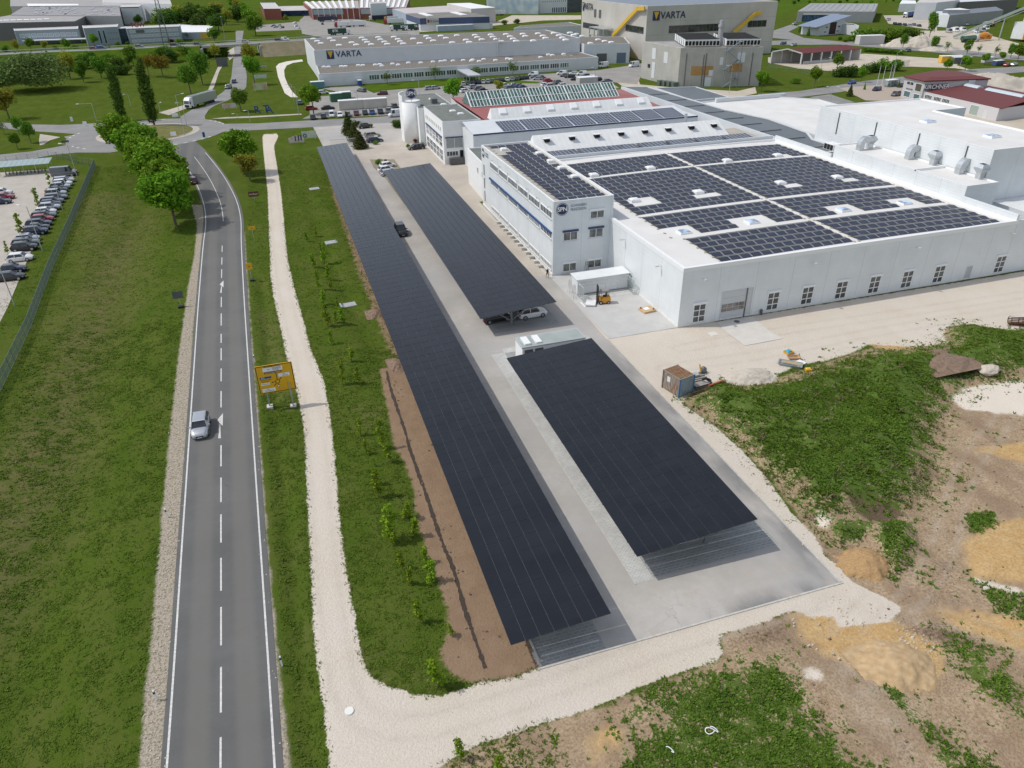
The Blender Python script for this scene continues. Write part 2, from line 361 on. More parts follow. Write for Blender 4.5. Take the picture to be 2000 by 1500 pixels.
for q_,o_ in ((gp(528,300,537,400,545,500,562,600,590,700,612,800,622,900,628,1000,640,1125,655,1250,690,1380,800,1420,1000,1370,1300,1260,1600,1170),.85),(gp(1700,1180,1640,1260,1700,1350,1790,1470,1850,1560),.9),(gp(1760,1190,1830,1100,1860,1000,1900,900,1960,820),.9),(gp(1800,1200,1900,1225,2000,1260,2200,1320),.9),(gp(1330,680,1500,650,1700,620,2000,575),1.0),(gp(1300,720,1500,690,1700,650,2000,600),1.0)):
    dd=linedist(NX,NY,spline(q_,6));rt=np.maximum(rt,np.exp(-((dd-o_)/.28)**2))
layer('rut',rt)
layer('dry',mx(*[soft(NX,NY,p,w,v) for p,v,w in DRY]))
m,n_,b=_nodes('ground_mixed');g=NG(m);P=g.pos()
n1=g.noise(P,.11,4);n2=g.noise(P,.8,5,.6);n3=g.noise(P,5.,4,.65);n4=g.noise(P,18.,2,.6);PB=g.pos(scale=(1,.45,1),rot=(0,0,.5));n5=g.noise(PB,.35,3)
gr=g.mix(g.ramp(n1,.35,.65),(.056,.104,.010),(.088,.138,.014))
gr=g.mix(g.ramp(n2,.35,.7,0,.8),gr,(.090,.112,.022));gr=g.mix(g.ramp(n3,.3,.75,0,.75),gr,(.050,.080,.012));gr=g.mix(g.ramp(n4,.5,.8,0,.5),gr,(.14,.17,.045))
dry=g.math('MULTIPLY',g.attr('dry').outputs['Fac'],g.ramp(n2,.3,.6));gr=g.mix(g.ramp(n5,.42,.68,0,.38),gr,(.13,.135,.04));gr=g.mix(dry,gr,g.mix(n3,(.215,.165,.085),(.12,.125,.045)))
def thr(att,nz,k=.8,s=.12):
    v=g.math('ADD',g.attr(att).outputs['Fac'],g.math('MULTIPLY',g.math('SUBTRACT',nz,.5),k));return g.ramp(v,.5-s,.5+s,0,1,True)
nm=g.math('ADD',g.math('MULTIPLY',n2,.5),g.math('MULTIPLY',n3,.5))
soil=g.mix(g.ramp(n2,.3,.7),(.37,.265,.165),(.50,.385,.26));soil=g.mix(g.ramp(n3,.4,.75,0,.8),soil,(.13,.088,.06));soil=g.mix(g.ramp(n4,.55,.8,0,.6),soil,(.42,.34,.24));soil=g.mix(g.ramp(n5,.45,.65,0,.6),soil,(.24,.17,.115))
soil=g.mix(g.attr('brown').outputs['Fac'],soil,g.mix(nm,(.15,.095,.06),(.34,.235,.155)));c=g.mix(thr('soil',nm,1.4),gr,soil)
och=g.mix(g.ramp(n2,.35,.7),(.52,.33,.135),(.60,.43,.22));och=g.mix(g.ramp(n3,.4,.7,0,.7),och,(.30,.20,.11));c=g.mix(thr('ochre',nm,1.5,.2),c,och)
c=g.mix(thr('dark',nm,1.4,.2),c,g.mix(n3,(.10,.068,.048),(.19,.13,.095)))
gv=g.mix(g.ramp(n4,.3,.7),(.53,.465,.385),(.70,.63,.535));gv=g.mix(g.ramp(n1,.4,.65,0,.35),gv,(.66,.61,.56));gv=g.mix(g.ramp(n3,.62,.75,0,.35),gv,(.42,.34,.25));gv=g.mix(g.ramp(n5,.5,.7,0,.3),gv,(.56,.47,.37))
shd=g.mix(g.ramp(n4,.35,.65),(.30,.25,.20),(.52,.45,.37));shd=g.mix(g.ramp(n3,.5,.6,0,.7),shd,(.12,.14,.06));c=g.mix(thr('shoulder',nm,1.1,.15),c,shd)
c=g.mix(thr('gravel',nm,1.2,.08),c,gv);c=g.mix(thr('white',nm,1.3,.15),c,g.mix(n4,(.62,.55,.46),(.78,.70,.60)))
wd=g.mix(g.ramp(n3,.3,.7),(.042,.100,.012),(.095,.165,.024));wd=g.mix(g.ramp(n2,.5,.8,0,.7),wd,(.11,.12,.03))
wv=g.math('ADD',g.math('MULTIPLY',g.attr('weed').outputs['Fac'],.85),g.math('MULTIPLY',g.math('SUBTRACT',nm,.5),2.9));c=g.mix(g.ramp(wv,.47,.60,0,.93,True),c,wd)
g.L.new(c,b.inputs['Base Color']);b.inputs['Roughness'].default_value=1;b.inputs['Specular IOR Level'].default_value=0
c=g.mix(g.math('MULTIPLY',g.attr('rut').outputs['Fac'],g.ramp(n2,.3,.65,.05,.38)),c,(.44,.385,.32));g.L.new(c,b.inputs['Base Color'])
hh=g.math('ADD',g.math('MULTIPLY',n3,.7),g.math('MULTIPLY',n4,.3));g.L.new(g.bump(hh,.7,.18),b.inputs['Normal'])
me.materials.append(m);ground=bpy.data.objects.new('ground',me);COL.objects.link(ground);ground['kind']='structure'
# ---------- paved sheets ----------
def asphalt(name,c1,c2,streak=None,tint=None):
    m,n_,b=_nodes(name);g=NG(m);P=g.pos();a=g.noise(P,.13,5,.6);f=g.noise(P,9,3);d=g.noise(P,1.2,4)
    c=g.mix(g.ramp(a,.35,.65),c1,c2);c=g.mix(g.ramp(d,.4,.75,0,.25),c,tuple(v*.8 for v in c1));c=g.mix(g.ramp(f,.3,.7,0,.18),c,tuple(v*1.3 for v in c2))
    if tint: c=g.mix(g.ramp(g.noise(P,.05,3),.45,.7,0,.7),c,tint)
    if name == 'yard_asphalt':
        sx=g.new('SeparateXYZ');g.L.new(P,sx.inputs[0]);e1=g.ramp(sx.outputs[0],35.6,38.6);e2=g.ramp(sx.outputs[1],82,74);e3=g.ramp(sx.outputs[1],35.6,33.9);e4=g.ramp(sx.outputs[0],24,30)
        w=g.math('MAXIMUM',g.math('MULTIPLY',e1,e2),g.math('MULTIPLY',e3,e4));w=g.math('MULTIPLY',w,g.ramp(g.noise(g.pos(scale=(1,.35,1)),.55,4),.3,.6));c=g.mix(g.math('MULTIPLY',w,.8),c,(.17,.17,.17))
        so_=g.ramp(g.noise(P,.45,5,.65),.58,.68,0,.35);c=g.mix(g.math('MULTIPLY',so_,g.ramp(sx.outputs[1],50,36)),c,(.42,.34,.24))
    vo=g.new('TexVoronoi');vo.feature='DISTANCE_TO_EDGE';vo.inputs['Scale'].default_value=.22;wn_=g.new('VectorMath');wn_.operation='ADD';nz_=g.new('TexNoise');nz_.inputs['Scale'].default_value=1.;g.L.new(P,nz_.inputs['Vector']);g.L.new(P,wn_.inputs[0]);g.L.new(nz_.outputs['Color'],wn_.inputs[1]);g.L.new(wn_.outputs[0],vo.inputs['Vector']);c=g.mix(g.math('MULTIPLY',g.ramp(vo.outputs[0],.004,.0,0,.55),g.ramp(a,.5,.6)),c,tuple(v*.45 for v in c1))
    if streak:  # darker wheel lanes along the road
        sx=g.new('SeparateXYZ');g.L.new(g.pos(),sx.inputs[0]);u=g.math('ADD',sx.outputs[0],g.math('MULTIPLY',sx.outputs[1],.0228));u=g.math('ADD',u,11.22-1.7)
        w=g.math('ABSOLUTE',g.math('SINE',g.math('MULTIPLY',u,math.pi/3.4)));w2=g.ramp(w,.55,.95,0,.55,True);c=g.mix(w2,c,streak)
    g.L.new(c,b.inputs['Base Color']);b.inputs['Roughness'].default_value=.88;b.inputs['Specular IOR Level'].default_value=.3
    g.L.new(g.bump(f,.12,.03),b.inputs['Normal']);MATS[name]=m;return m
A_ROAD=asphalt('road_asphalt',(.108,.108,.104),(.138,.137,.132),streak=(.175,.165,.15))
A_FAR=asphalt('side_road_asphalt',(.21,.205,.20),(.28,.275,.265))
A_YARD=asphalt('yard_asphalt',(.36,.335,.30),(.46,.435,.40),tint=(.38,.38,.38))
A_LOT=asphalt('light_paving',(.40,.355,.30),(.50,.45,.385))
A_DARK=asphalt('grey_lot_asphalt',(.25,.24,.22),(.33,.315,.29))
CONC=mat('concrete_kerb',(.50,.48,.44),.8,var=.15,scale=3)
WHITE=mat('road_marking_white',(.60,.59,.565),.8,var=.22,scale=5)
road_c=spline(ROADC[:3] + [(-11.05,60)] + [ROADC[3]] + [(-12.3,115)] + gp(434,480,436,430,429,392,411,352,390,320,372,297,358,283,345,271),8)
road=band('road',road_c,3.78,-3.95,0.0,A_ROAD)
rc=np.array([-36.9,256.5])
def ring(r0,r1,z,m,name,n=72,cx=rc):
    b=MB()
    for i in range(n):
        a,c=2*math.pi*i/n,2*math.pi*(i+1)/n
        p=lambda r,t: (cx[0]+r*math.cos(t),cx[1]+r*math.sin(t),z)
        b.face([p(r0,a),p(r1,a),p(r1,c),p(r0,c)])
    o=b.build(name,m);o['kind']='structure';return o
ring(14.8,23.0,.012,A_FAR,'roundabout_road');ring(13.2,14.8,.03,A_LOT,'roundabout_apron');ring(12.9,13.25,.10,CONC,'roundabout_kerb')
GRASS_F=mat('mown_grass',(.060,.110,.010),1.,col2=(.088,.140,.016),scale=.25,bump=.4,bscale=6,spec=0)
b=MB();n=48;R=[[(rc[0]+r*math.cos(2*math.pi*i/n),rc[1]+r*math.sin(2*math.pi*i/n),z) for i in range(n)] for r,z in ((12.9,.09),(9,.55),(4,.85),(.1,.9))]
for A,B in zip(R[:-1],R[1:]):
    for i in range(n): b.face([A[i],A[(i+1) % n],B[(i+1) % n],B[i]])
o=b.build('roundabout_grass',mat('dry_grass',(.13,.135,.04),.95,col2=(.20,.185,.075),scale=.4,bump=.4,bscale=6,spec=.1),smooth=True);o['kind']='structure'
def far(name,m,z,*polys): return sheet(name,[[(*q,z+.0016*i) for q in gp(*p)] for i,p in enumerate(polys)],z,m)
far('road',A_FAR,.008,(385,243,420,242,500,241,590,236,690,231,790,225,830,222,830,236,700,243,640,247,560,251,500,254,440,257,405,262,380,270),
 (-120,236,0,239,60,243,120,244,205,240,215,268,150,262,110,259,60,256,0,250,-120,247),(-120,312,0,302,60,296,128,284,137,276,125,267,150,262,225,272,250,292,215,298,150,298,100,303,50,313,0,326,-120,345),
 (345,250,352,228,375,214,400,208,412,196,435,180,447,168,452,150,455,120,458,100,461,85,460,62,462,60,476,60,472,85,476,100,479,120,482,150,481,170,470,182,445,196,420,206,408,214,400,226,402,246,380,260))
# smooth gravel path by the big hall, cycle paths and pavements
far('pavement',A_LOT,.02,(310,220,360,205,372,200,405,180,413,160,428,125,433,115,441,118,428,140,418,170,410,182,378,206,330,225),
 (490,227,588,222,590,224,490,230),(412,232,440,229,490,227,490,230,430,232),(78,262,100,265,118,268,98,274,86,282,78,284,76,275),(440,102,458,92,458,110,448,118))
far('gravel_track',mat('pale_track',(.66,.61,.54),.95,var=.12,scale=.6),.03,(590,116,592,120,572,123,560,128,555,137,556,150,562,165,570,178,582,190,568,190,556,182,549,165,543,150,539,130,545,124,560,120))
SP=[(12.3,33.85),(39.0,33.85),(38.9,82),(39.6,104),(39.6,150),(40.0,236),(34,246),(12,246),(12.6,214),(12.3,205)]
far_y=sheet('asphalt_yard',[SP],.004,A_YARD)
# ---------- pavers ----------
def pavers(name,c1,c2,mortar,sx=1.,sc=3.2,off=0.):
    m,n_,b=_nodes(name);g=NG(m);P=g.pos()
    br=g.new('TexBrick');br.inputs['Scale'].default_value=sc;br.inputs['Mortar Size'].default_value=.035;br.inputs['Brick Width'].default_value=.7;br.inputs['Row Height'].default_value=.7 if off else .35
    br.inputs['Color1'].default_value=c1+(1,);br.inputs['Color2'].default_value=c2+(1,);br.inputs['Mortar'].default_value=mortar+(1,);g.L.new(P,br.inputs['Vector'])
    c=g.mix(g.ramp(g.noise(P,.5,4),.3,.7,0,.45),br.outputs[0],tuple(v*.8 for v in c2));g.L.new(c,b.inputs['Base Color']);b.inputs['Roughness'].default_value=.85;b.inputs['Specular IOR Level'].default_value=.3;return m
PV1=pavers('light_pavers',(.52,.52,.49),(.40,.40,.385),(.70,.70,.67),sc=2.0);PV2=pavers('grey_pavers',(.34,.345,.335),(.28,.285,.275),(.44,.44,.42),sc=1.2);PV3=pavers('yard_pavers',(.53,.52,.50),(.48,.475,.455),(.58,.575,.56))
sheet('paved_bays',[[(12.4,33.95),(17.6,33.95),(17.6,80),(17.6,205),(12.4,205)],[(24.4,39.3),(36.9,39.3),(36.9,82.3),(24.4,82.3)],[(24.6,88.3),(34.6,88.3),(34.6,176),(24.6,176)]],.011,PV2)
sheet('paved_strip',[[(22.7,39.2),(24.4,39.2),(24.4,82.4),(22.7,82.4)],[(24.4,82.3),(36.9,82.3),(36.9,83.5),(24.4,83.5)]],.012,PV1)
sheet('paved_court',[[(39.3,81.4),(50.0,81.4),(50.0,105.6),(39.3,105.6)]],.012,PV3)
b=MB()
for k in range(25): b.box(12.6,17.4,34.8+k*5.2-.05,34.8+k*5.2+.05,.012,.017) if k*5.2 < 168 else 0
for k in range(9): b.box(24.7,30.6,41.5+k*2.55*2-.05,41.5+k*5.1+.05,.012,.017);b.box(31.,36.7,41.5+k*5.1-.05,41.5+k*5.1+.05,.012,.017)
o=b.build('bay_markings',WHITE);o['kind']='structure'
b=MB();kc=CONC
b.box(12.1,39.2,33.7,33.85,-.1,.05);b.box(38.95,39.1,33.85,81.3,-.1,.1);b.box(12.25,12.4,33.9,214,-.1,.10);b.box(22.6,22.72,39.1,82.5,-.02,.05);b.box(38.95,39.3,105.6,148,-.02,.05)
o=b.build('kerb',kc);o['kind']='structure'
# entrance island with kerb
isl=gp(722,312,770,312,790,340,800,400,790,400,750,345,730,328);sheet('gravel_island',[isl],.12,mat('island_soil',(.25,.22,.15),.95,var=.3,scale=1.5))
sheet('pavement',[[(36.6,106),(39.7,106),(39.7,150),(50,150),(50,184),(41,184),(41,205),(36,214),(20,214),(20,196),(33,176)]],.016,A_LOT)
# ---------- markings ----------
b=MB();z=.008
def along(pts):
    d=[0]
    for a,c in zip(pts[:-1],pts[1:]): d.append(d[-1]+math.hypot(c[0]-a[0],c[1]-a[1]))
    return d
def sub(pts,s0,s1):
    d=along(pts);o=[]
    def at(s):
        for i in range(len(d)-1):
            if d[i+1] >= s: t=(s-d[i])/(d[i+1]-d[i]);return (pts[i][0]*(1-t)+pts[i+1][0]*t,pts[i][1]*(1-t)+pts[i+1][1]*t)
        return pts[-1]
    o.append(at(s0));o += [pts[i] for i in range(len(d)) if s0 < d[i] < s1];o.append(at(s1));return o
RL=along(road_c)[-1]
mk_l,_=strip(road_c,3.38);mk_r,_=strip(road_c,-3.4)
for e in (mk_l,mk_r):
    q=sub(e,20,along(e)[-1]-24);A,B=strip(q,.075)
    for i in range(len(q)-1): b.face([(*B[i],z),(*B[i+1],z),(*A[i+1],z),(*A[i],z)])
dashes=[(1500,1440),(1392,1303),(1261,1186),(1154,1090),(1060,1005),(981,933),(911,870),(796,764),(745,720),(704,680),(670,652),(636,612),(600,580),(543,526),(517,503),(492,480)]
for y0,y1 in dashes:
    p0=G2(430.5,y0);p1=G2(430.5+(.02 if y1 > 700 else 2),y1);c0=min(road_c,key=lambda p: abs(p[1]-p0[1]))
    f=lambda Y: np.interp(Y,[p[1] for p in road_c],[p[0] for p in road_c])
    q=[(f(p0[1]),p0[1]),(f(p1[1]),p1[1])];A,B=strip(q,.07);b.face([(*B[0],z),(*B[1],z),(*A[1],z),(*A[0],z)])
q=sub(road_c,RL-90,RL-27) ;A,B=strip(q,.07)
for i in range(len(q)-1): b.face([(*B[i],z),(*B[i+1],z),(*A[i+1],z),(*A[i],z)])
for P in (gp(435.5,807,435,832,424,821),gp(430,828,431.5,856,426,856,429.5,828),gp(436.5,548,436.5,561,429,555.5),gp(433.5,559,433,572,430,572,432,559)): b.face([(*p,z) for p in P])
for k in range(48):  # give-way dashes round the roundabout, only at the mouths
    a=2*math.pi*k/48
    if k in (2,3,4,5,37,38,39,40,41,42,43,28,29,30,21,22,23,11,12,13): 
        p=lambda r,t: (rc[0]+r*math.cos(t),rc[1]+r*math.sin(t),.018);b.face([p(22.3,a),p(22.8,a),p(22.8,a+.055),p(22.3,a+.055)])
o=b.build('road_markings',WHITE);o['kind']='structure'
bm=bmesh.new();bm.from_mesh(o.data)
for f in bm.faces:
    if f.normal.z < 0: f.normal_flip()
bm.to_mesh(o.data);bm.free()
# trench in the bare strip
tq=spline(gp(755,725,765,765,787,830,805,890,830,960,850,1020,868,1070,885,1110,905,1180,925,1240,948,1305),14);A,B=[],[]
b=MB();ws=[.10+.14*random.random() for _ in tq]
for i,p in enumerate(tq): A.append((p[0]-ws[i]+random.uniform(-.05,.05),p[1],.0));B.append((p[0]+ws[i],p[1],.0))
for i in range(len(tq)-1):
    za=th(*A[i][:2])+.02;zb=th(*B[i][:2])+.02
    b.face([(*A[i][:2],za),(*A[i+1][:2],th(*A[i+1][:2])+.02),(tq[i+1][0],tq[i+1][1],-.12),(tq[i][0],tq[i][1],-.12)]);b.face([(tq[i][0],tq[i][1],-.12),(tq[i+1][0],tq[i+1][1],-.12),(*B[i+1][:2],th(*B[i+1][:2])+.02),(*B[i][:2],zb)])
b2=MB()
for i in range(len(tq)-1):
    b2.face([(*A[i][:2],th(*A[i][:2])+.025),(*B[i][:2],th(*B[i][:2])+.025),(*B[i+1][:2],th(*B[i+1][:2])+.025),(*A[i+1][:2],th(*A[i+1][:2])+.025)])
o=b2.build('drain_trench',mat('damp_soil',(.055,.04,.03),1.,var=.4,scale=8));o['kind']='structure'  # flat dark soil-coloured strip follows the trench line
# ================= MATERIALS FOR BUILDINGS =================
def ribbed(name,col,rough=.45,rib=.33,axis='z',var=.05,depth=.25):
    """painted sheet cladding: fine ribs as bump plus slight dirt"""
    if name in MATS: return MATS[name]
    m,n_,b=_nodes(name);g=NG(m);P=g.pos();sx=g.new('SeparateXYZ');g.L.new(P,sx.inputs[0])
    if axis == 'z': u=sx.outputs[2]
    elif axis == 'x': u=sx.outputs[0]
    elif axis == 'y': u=sx.outputs[1]
    else: u=g.math('ADD',sx.outputs[0],sx.outputs[1])
    w=g.math('SINE',g.math('MULTIPLY',u,2*math.pi/rib))
    c=g.mix(g.ramp(g.noise(P,.35,4),.3,.7),tuple(v*(1-var) for v in col),tuple(min(.9,v*(1+var)) for v in col))
    st=g.noise(g.pos(scale=(1.5,1.5,.12)),1.2,3);c=g.mix(g.ramp(st,.5,.8,0,.18),c,tuple(v*.8 for v in col))
    g.L.new(c,b.inputs['Base Color']);b.inputs['Roughness'].default_value=rough;b.inputs['Specular IOR Level'].default_value=.35
    g.L.new(g.bump(w,depth,.02),b.inputs['Normal']);MATS[name]=m;return m
WALL_W=ribbed('white_cladding',(.70,.73,.74),rib=.5);WALL_SHUT=mat('white_render',(.78,.785,.78),.8,var=.03,scale=.7)
JOINT=mat('cladding_joint',(.50,.52,.53),.6);PLINTH=mat('plinth',(.74,.73,.70),.8,var=.08)
ROOF_W=mat('white_roof_membrane',(.64,.625,.595),.75,col2=(.72,.71,.69),scale=.22,bump=.1,bscale=3);GALV=mat('galvanised_steel',(.50,.53,.55),.38,metal=.6,var=.12,scale=3)
GRAVEL_ROOF=mat('gravel_roof',(.15,.135,.115),.95,col2=(.21,.19,.165),scale=.8,bump=.4,bscale=14);GREEN_ROOF=mat('bitumen_roof',(.13,.15,.13),.9,col2=(.19,.20,.18),scale=.5,bump=.2)
ALU=mat('aluminium',(.62,.63,.64),.4,metal=.4);TRIM=mat('white_trim',(.80,.81,.81),.4);DGREY=mat('dark_grey_metal',(.10,.105,.11),.45);BLUE=mat('dark_blue_paint',(.018,.038,.12),.45);NAVY=mat('navy_sign',(.015,.025,.085),.5);SIGNW=mat('sign_white',(.82,.82,.82),.5)
BLACK=mat('black_rubber',(.02,.02,.02),.7);SIGNG=mat('sign_grey',(.16,.20,.26),.5);BLACKV=mat('black_void',(.012,.012,.013),.9)
def glassmat(name,col,rough=.08):
    if name in MATS: return MATS[name]
    m,n_,b=_nodes(name);g=NG(m);P=g.pos();c=g.mix(g.ramp(g.noise(P,.9,2),.4,.6),tuple(v*.6 for v in col),tuple(v*1.5 for v in col));g.L.new(c,b.inputs['Base Color'])
    setin(b,Roughness=rough,Metallic=0.);b.inputs['Specular IOR Level'].default_value=.8;MATS[name]=m;return m
GLASS=glassmat('window_glass',(.055,.065,.07));BLIND=mat('grey_blind',(.30,.32,.33),.6,var=.1);GGLASS=glassmat('green_glass',(.06,.13,.11));BGLASS=glassmat('blue_glass',(.03,.06,.12))
def panelmat(name,base,line,cell=.104,rough=.22,px=1.13,py=1.75,tone=.35):
    m,n_,b=_nodes(name);g=NG(m);P=g.pos()
    sn=g.new('VectorMath');sn.operation='SNAP';g.L.new(P,sn.inputs[0]);sn.inputs[1].default_value=(px,py,99);wn=g.new('TexWhiteNoise');wn.noise_dimensions='2D';g.L.new(sn.outputs[0],wn.inputs[0])
    c=g.mix(wn.outputs['Value'],tuple(v*(1-tone) for v in base),tuple(v*(1+tone) for v in base));c=g.mix(g.ramp(g.noise(P,.35,3),.4,.7,0,.5),c,tuple(v*1.5 for v in base))
    br=g.new('TexBrick');br.offset=0;br.inputs['Scale'].default_value=1;br.inputs['Brick Width'].default_value=.185;br.inputs['Row Height'].default_value=cell;br.inputs['Mortar Size'].default_value=.004
    br.inputs['Color1'].default_value=(0,0,0,1);br.inputs['Color2'].default_value=(0,0,0,1);br.inputs['Mortar'].default_value=(1,1,1,1);g.L.new(P,br.inputs['Vector'])
    c=g.mix(g.math('MULTIPLY',br.outputs[0],.6),c,line);g.L.new(c,b.inputs['Base Color']);b.inputs['Roughness'].default_value=rough;b.inputs['Specular IOR Level'].default_value=.32;MATS[name]=m;return m
PANEL=panelmat('carport_panel',(.0115,.0135,.0185),(.03,.033,.039),tone=.14);RPANEL=panelmat('roof_panel',(.030,.036,.060),(.05,.055,.07),px=1.75,py=1.0,tone=.2);PFRAME=mat('panel_frame',(.018,.02,.026),.5);RAIL=mat('mounting_rail',(.55,.56,.57),.4)
GALVD=mat('dull_zinc',(.20,.215,.225),.6,metal=.3)
# ================= SOLAR CARPORTS =================
def carport(label,x0,x1,z0,z1,y0,rows,cols,pitch,postx,post_every,ny_parts):
    r=thing('solar_carport',label,'carport',(x0,y0,0),group='solar carports over the parking bays')
    w=(x1-x0)/cols;sl=(z1-z0)/(x1-x0);proto=None;t=.04
    def pan(mb,i,j,ins=.0):
        a=x0+i*w+.013;c=x0+(i+1)*w-.013;e=y0+j*pitch+.016;d=y0+(j+1)*pitch-.016
        za,zc=z0+(a-x0)*sl,z0+(c-x0)*sl
        B=[(a,e,za),(c,e,zc),(c,d,zc),(a,d,za)];T=[(p[0],p[1],p[2]+t) for p in B]
        mb.m(1).hexa(B,T);k=.022;T2=[(a+k,e+k,za+t+.003+k*sl),(c-k,e+k,zc+t+.003-k*sl),(c-k,d-k,zc+t+.003-k*sl),(a+k,d-k,za+t+.003+k*sl)];mb.m(0).face(T2)
    mb=MB();pan(mb,0,0);proto=mb.build('solar_panel',[PANEL,PFRAME],r)
    for j in range(ny_parts):
        for i in range(cols):
            if i == j == 0: continue
            c=proto.copy();COL.objects.link(c);c.parent=r;c.location=(i*w,j*pitch,i*w*sl)
    mb=MB()
    for j in range(ny_parts,rows):
        for i in range(cols): pan(mb,i,j)
    o=mb.build('solar_panel_field',[PANEL,PFRAME],r);o['kind']='stuff'
    mb=MB();y1=y0+rows*pitch
    for i in range(1,cols): # bright purlins show through the joints
        x=x0+i*w;z=z0+(x-x0)*sl;mb.hexa([(x-.03,y0+.02,z-.08),(x+.03,y0+.02,z-.08),(x+.03,y1-.02,z-.08),(x-.03,y1-.02,z-.08)],[(x-.03,y0+.02,z+.006),(x+.03,y0+.02,z+.006),(x+.03,y1-.02,z+.006),(x-.03,y1-.02,z+.006)])
    mb.build('purlins',mat('purlin_zinc',(.26,.27,.28),.6),r)
    mb=MB();e=.05
    mb.hexa([(x0+e,y0+.55,z0-.2),(x1-e,y0+.55,z1-.2),(x1-e,y0+.65,z1-.2),(x0+e,y0+.65,z0-.2)],[(x0+e,y0+.55,z0-.09),(x1-e,y0+.55,z1-.09),(x1-e,y0+.65,z1-.09),(x0+e,y0+.65,z0-.09)])
    mb.build('end_beam',GALVD,r)
    k=0;y=y0+2.2
    while y < y1:
        mb=MB();zt=z0+(postx-x0)*sl-.1
        mb.box(postx-.14,postx+.14,y-.09,y+.09,0,zt-.2)
        mb.bar((postx,y,.7),(postx+(x1-postx)*.55,y,z0+((postx+(x1-postx)*.55)-x0)*sl-.2),.14);mb.bar((postx,y,.7),(postx-(postx-x0)*.55-.01,y,z0+((postx-(postx-x0)*.55)-x0)*sl-.2),.14)
        mb.hexa([(x0+.15,y-.08,z0-.36),(x1-.15,y-.08,z1-.36),(x1-.15,y+.08,z1-.36),(x0+.15,y+.08,z0-.36)],[(x0+.15,y-.08,z0-.1),(x1-.15,y-.08,z1-.1),(x1-.15,y+.08,z1-.1),(x0+.15,y+.08,z0-.1)])
        mb.build('post',GALVD,r);y += post_every
    return r
carport('long dark solar panel roof over parking bays beside the bare soil strip',10.15,18.1,2.55,3.05,34.45,97,7,1.755,12.05,5.2,14)
carport('wide solar panel roof in the foreground next to the pale paved strip',22.75,34.15,2.75,3.62,39.5,21,10,1.735,30.8,5.2,10)
carport('wide solar panel roof in the middle with cars parked beneath it',22.75,33.95,2.75,3.6,87.9,48,10,1.76,27.9,5.28,10)
# ================= BUILDING KIT =================
def bld(name,label,cat,poly,z,wallm,roofm,par=.35,parw=.3,z0=0.,trim=None,group=None,roof=True,capm=None,slope=None):
    """flat-roofed block from a counter-clockwise plan; returns root"""
    P=[tuple(map(float,p[:2])) for p in poly]
    ar=sum(P[i][0]*P[(i+1) % len(P)][1]-P[(i+1) % len(P)][0]*P[i][1] for i in range(len(P)))
    if ar < 0: P=P[::-1]
    r=thing(name,label,cat,(P[0][0],P[0][1],z0),group=group)
    mb=MB();n=len(P)
    for i in range(n):
        a,c=P[i],P[(i+1) % n];mb.face([(*a,z0),(*c,z0),(*c,z),(*a,z)])
    mb.build('wall',wallm,r)
    if par > 0:
        # inner offset polygon
        I=[]
        for i in range(n):
            p0,p1,p2=np.array(P[i-1]),np.array(P[i]),np.array(P[(i+1) % n]);e1=(p1-p0)/np.linalg.norm(p1-p0);e2=(p2-p1)/np.linalg.norm(p2-p1);n1=np.array([-e1[1],e1[0]]);n2=np.array([-e2[1],e2[0]]);s=n1+n2;dd=1+n1@n2;I.append(tuple(p1+s*parw/max(dd,.3)))
        mb=MB()
        for i in range(n):
            j=(i+1) % n;mb.face([(*P[i],z),(*P[j],z),(*I[j],z),(*I[i],z)]);mb.face([(*I[i],z),(*I[j],z),(*I[j],z-par),(*I[i],z-par)])
        mb.build('parapet',capm or TRIM,r);R=I;zr=z-par
    else: R=P;zr=z
    if roof: mb=MB();mb.face([(*p,zr) for p in R]);mb.build('roof',roofm,r)
    return r
def wall_frame(A,B):
    A=np.array(A[:2],float);B=np.array(B[:2],float);u=(B-A)/np.linalg.norm(B-A);return A,u,np.array([u[1],-u[0]])
def wquad(mb,A,u,nrm,t0,t1,z0,z1,off,th=.05):
    p=lambda t,o: (A[0]+u[0]*t+nrm[0]*o,A[1]+u[1]*t+nrm[1]*o)
    a,b,c,d=p(t0,off-th),p(t1,off-th),p(t1,off),p(t0,off)
    mb.hexa([(*d,z0),(*c,z0),(*b,z0),(*a,z0)][::-1],[(*d,z1),(*c,z1),(*b,z1),(*a,z1)][::-1])
def window(root,A,B,t0,t1,z0,z1,cols=1,rows=1,glass=None,frame=None,fw=.07,box=None,name='window',off=.03,sill=False):
    """framed window standing 3 cm proud of the facade A->B (outside on the right hand)"""
    A,u,nn=wall_frame(A,B);mb=MB();o=off+.05
    wquad(mb,A,u,nn,t0,t1,z0,z0+fw,o,.1);wquad(mb,A,u,nn,t0,t1,z1-fw,z1,o,.1)
    for k in range(cols+1):
        x=t0+(t1-t0-fw)*k/cols;wquad(mb,A,u,nn,x,x+fw,z0+fw,z1-fw,o,.1)
    for k in range(1,rows):
        zz=z0+(z1-z0)*k/rows;wquad(mb,A,u,nn,t0+fw,t1-fw,zz-fw/2,zz+fw/2,o-.004,.09)
    f=mb.build(name,frame or TRIM,root)
    mb=MB();wquad(mb,A,u,nn,t0+fw*.5,t1-fw*.5,z0+fw*.5,z1-fw*.5,off-.01,.03);p=mb.build('pane',glass or GLASS,root);p.parent=f
    if box is not None:
        mb=MB();wquad(mb,A,u,nn,t0-.12,t1+.12,z1+.01,z1+.3,off+.2,.24);q=mb.build('shutter_box',box,root);q.parent=f
    if sill:
        mb=MB();wquad(mb,A,u,nn,t0-.1,t1+.1,z0-.08,z0-.01,off+.14,.18);q=mb.build('sill',ALU,root);q.parent=f
    return f
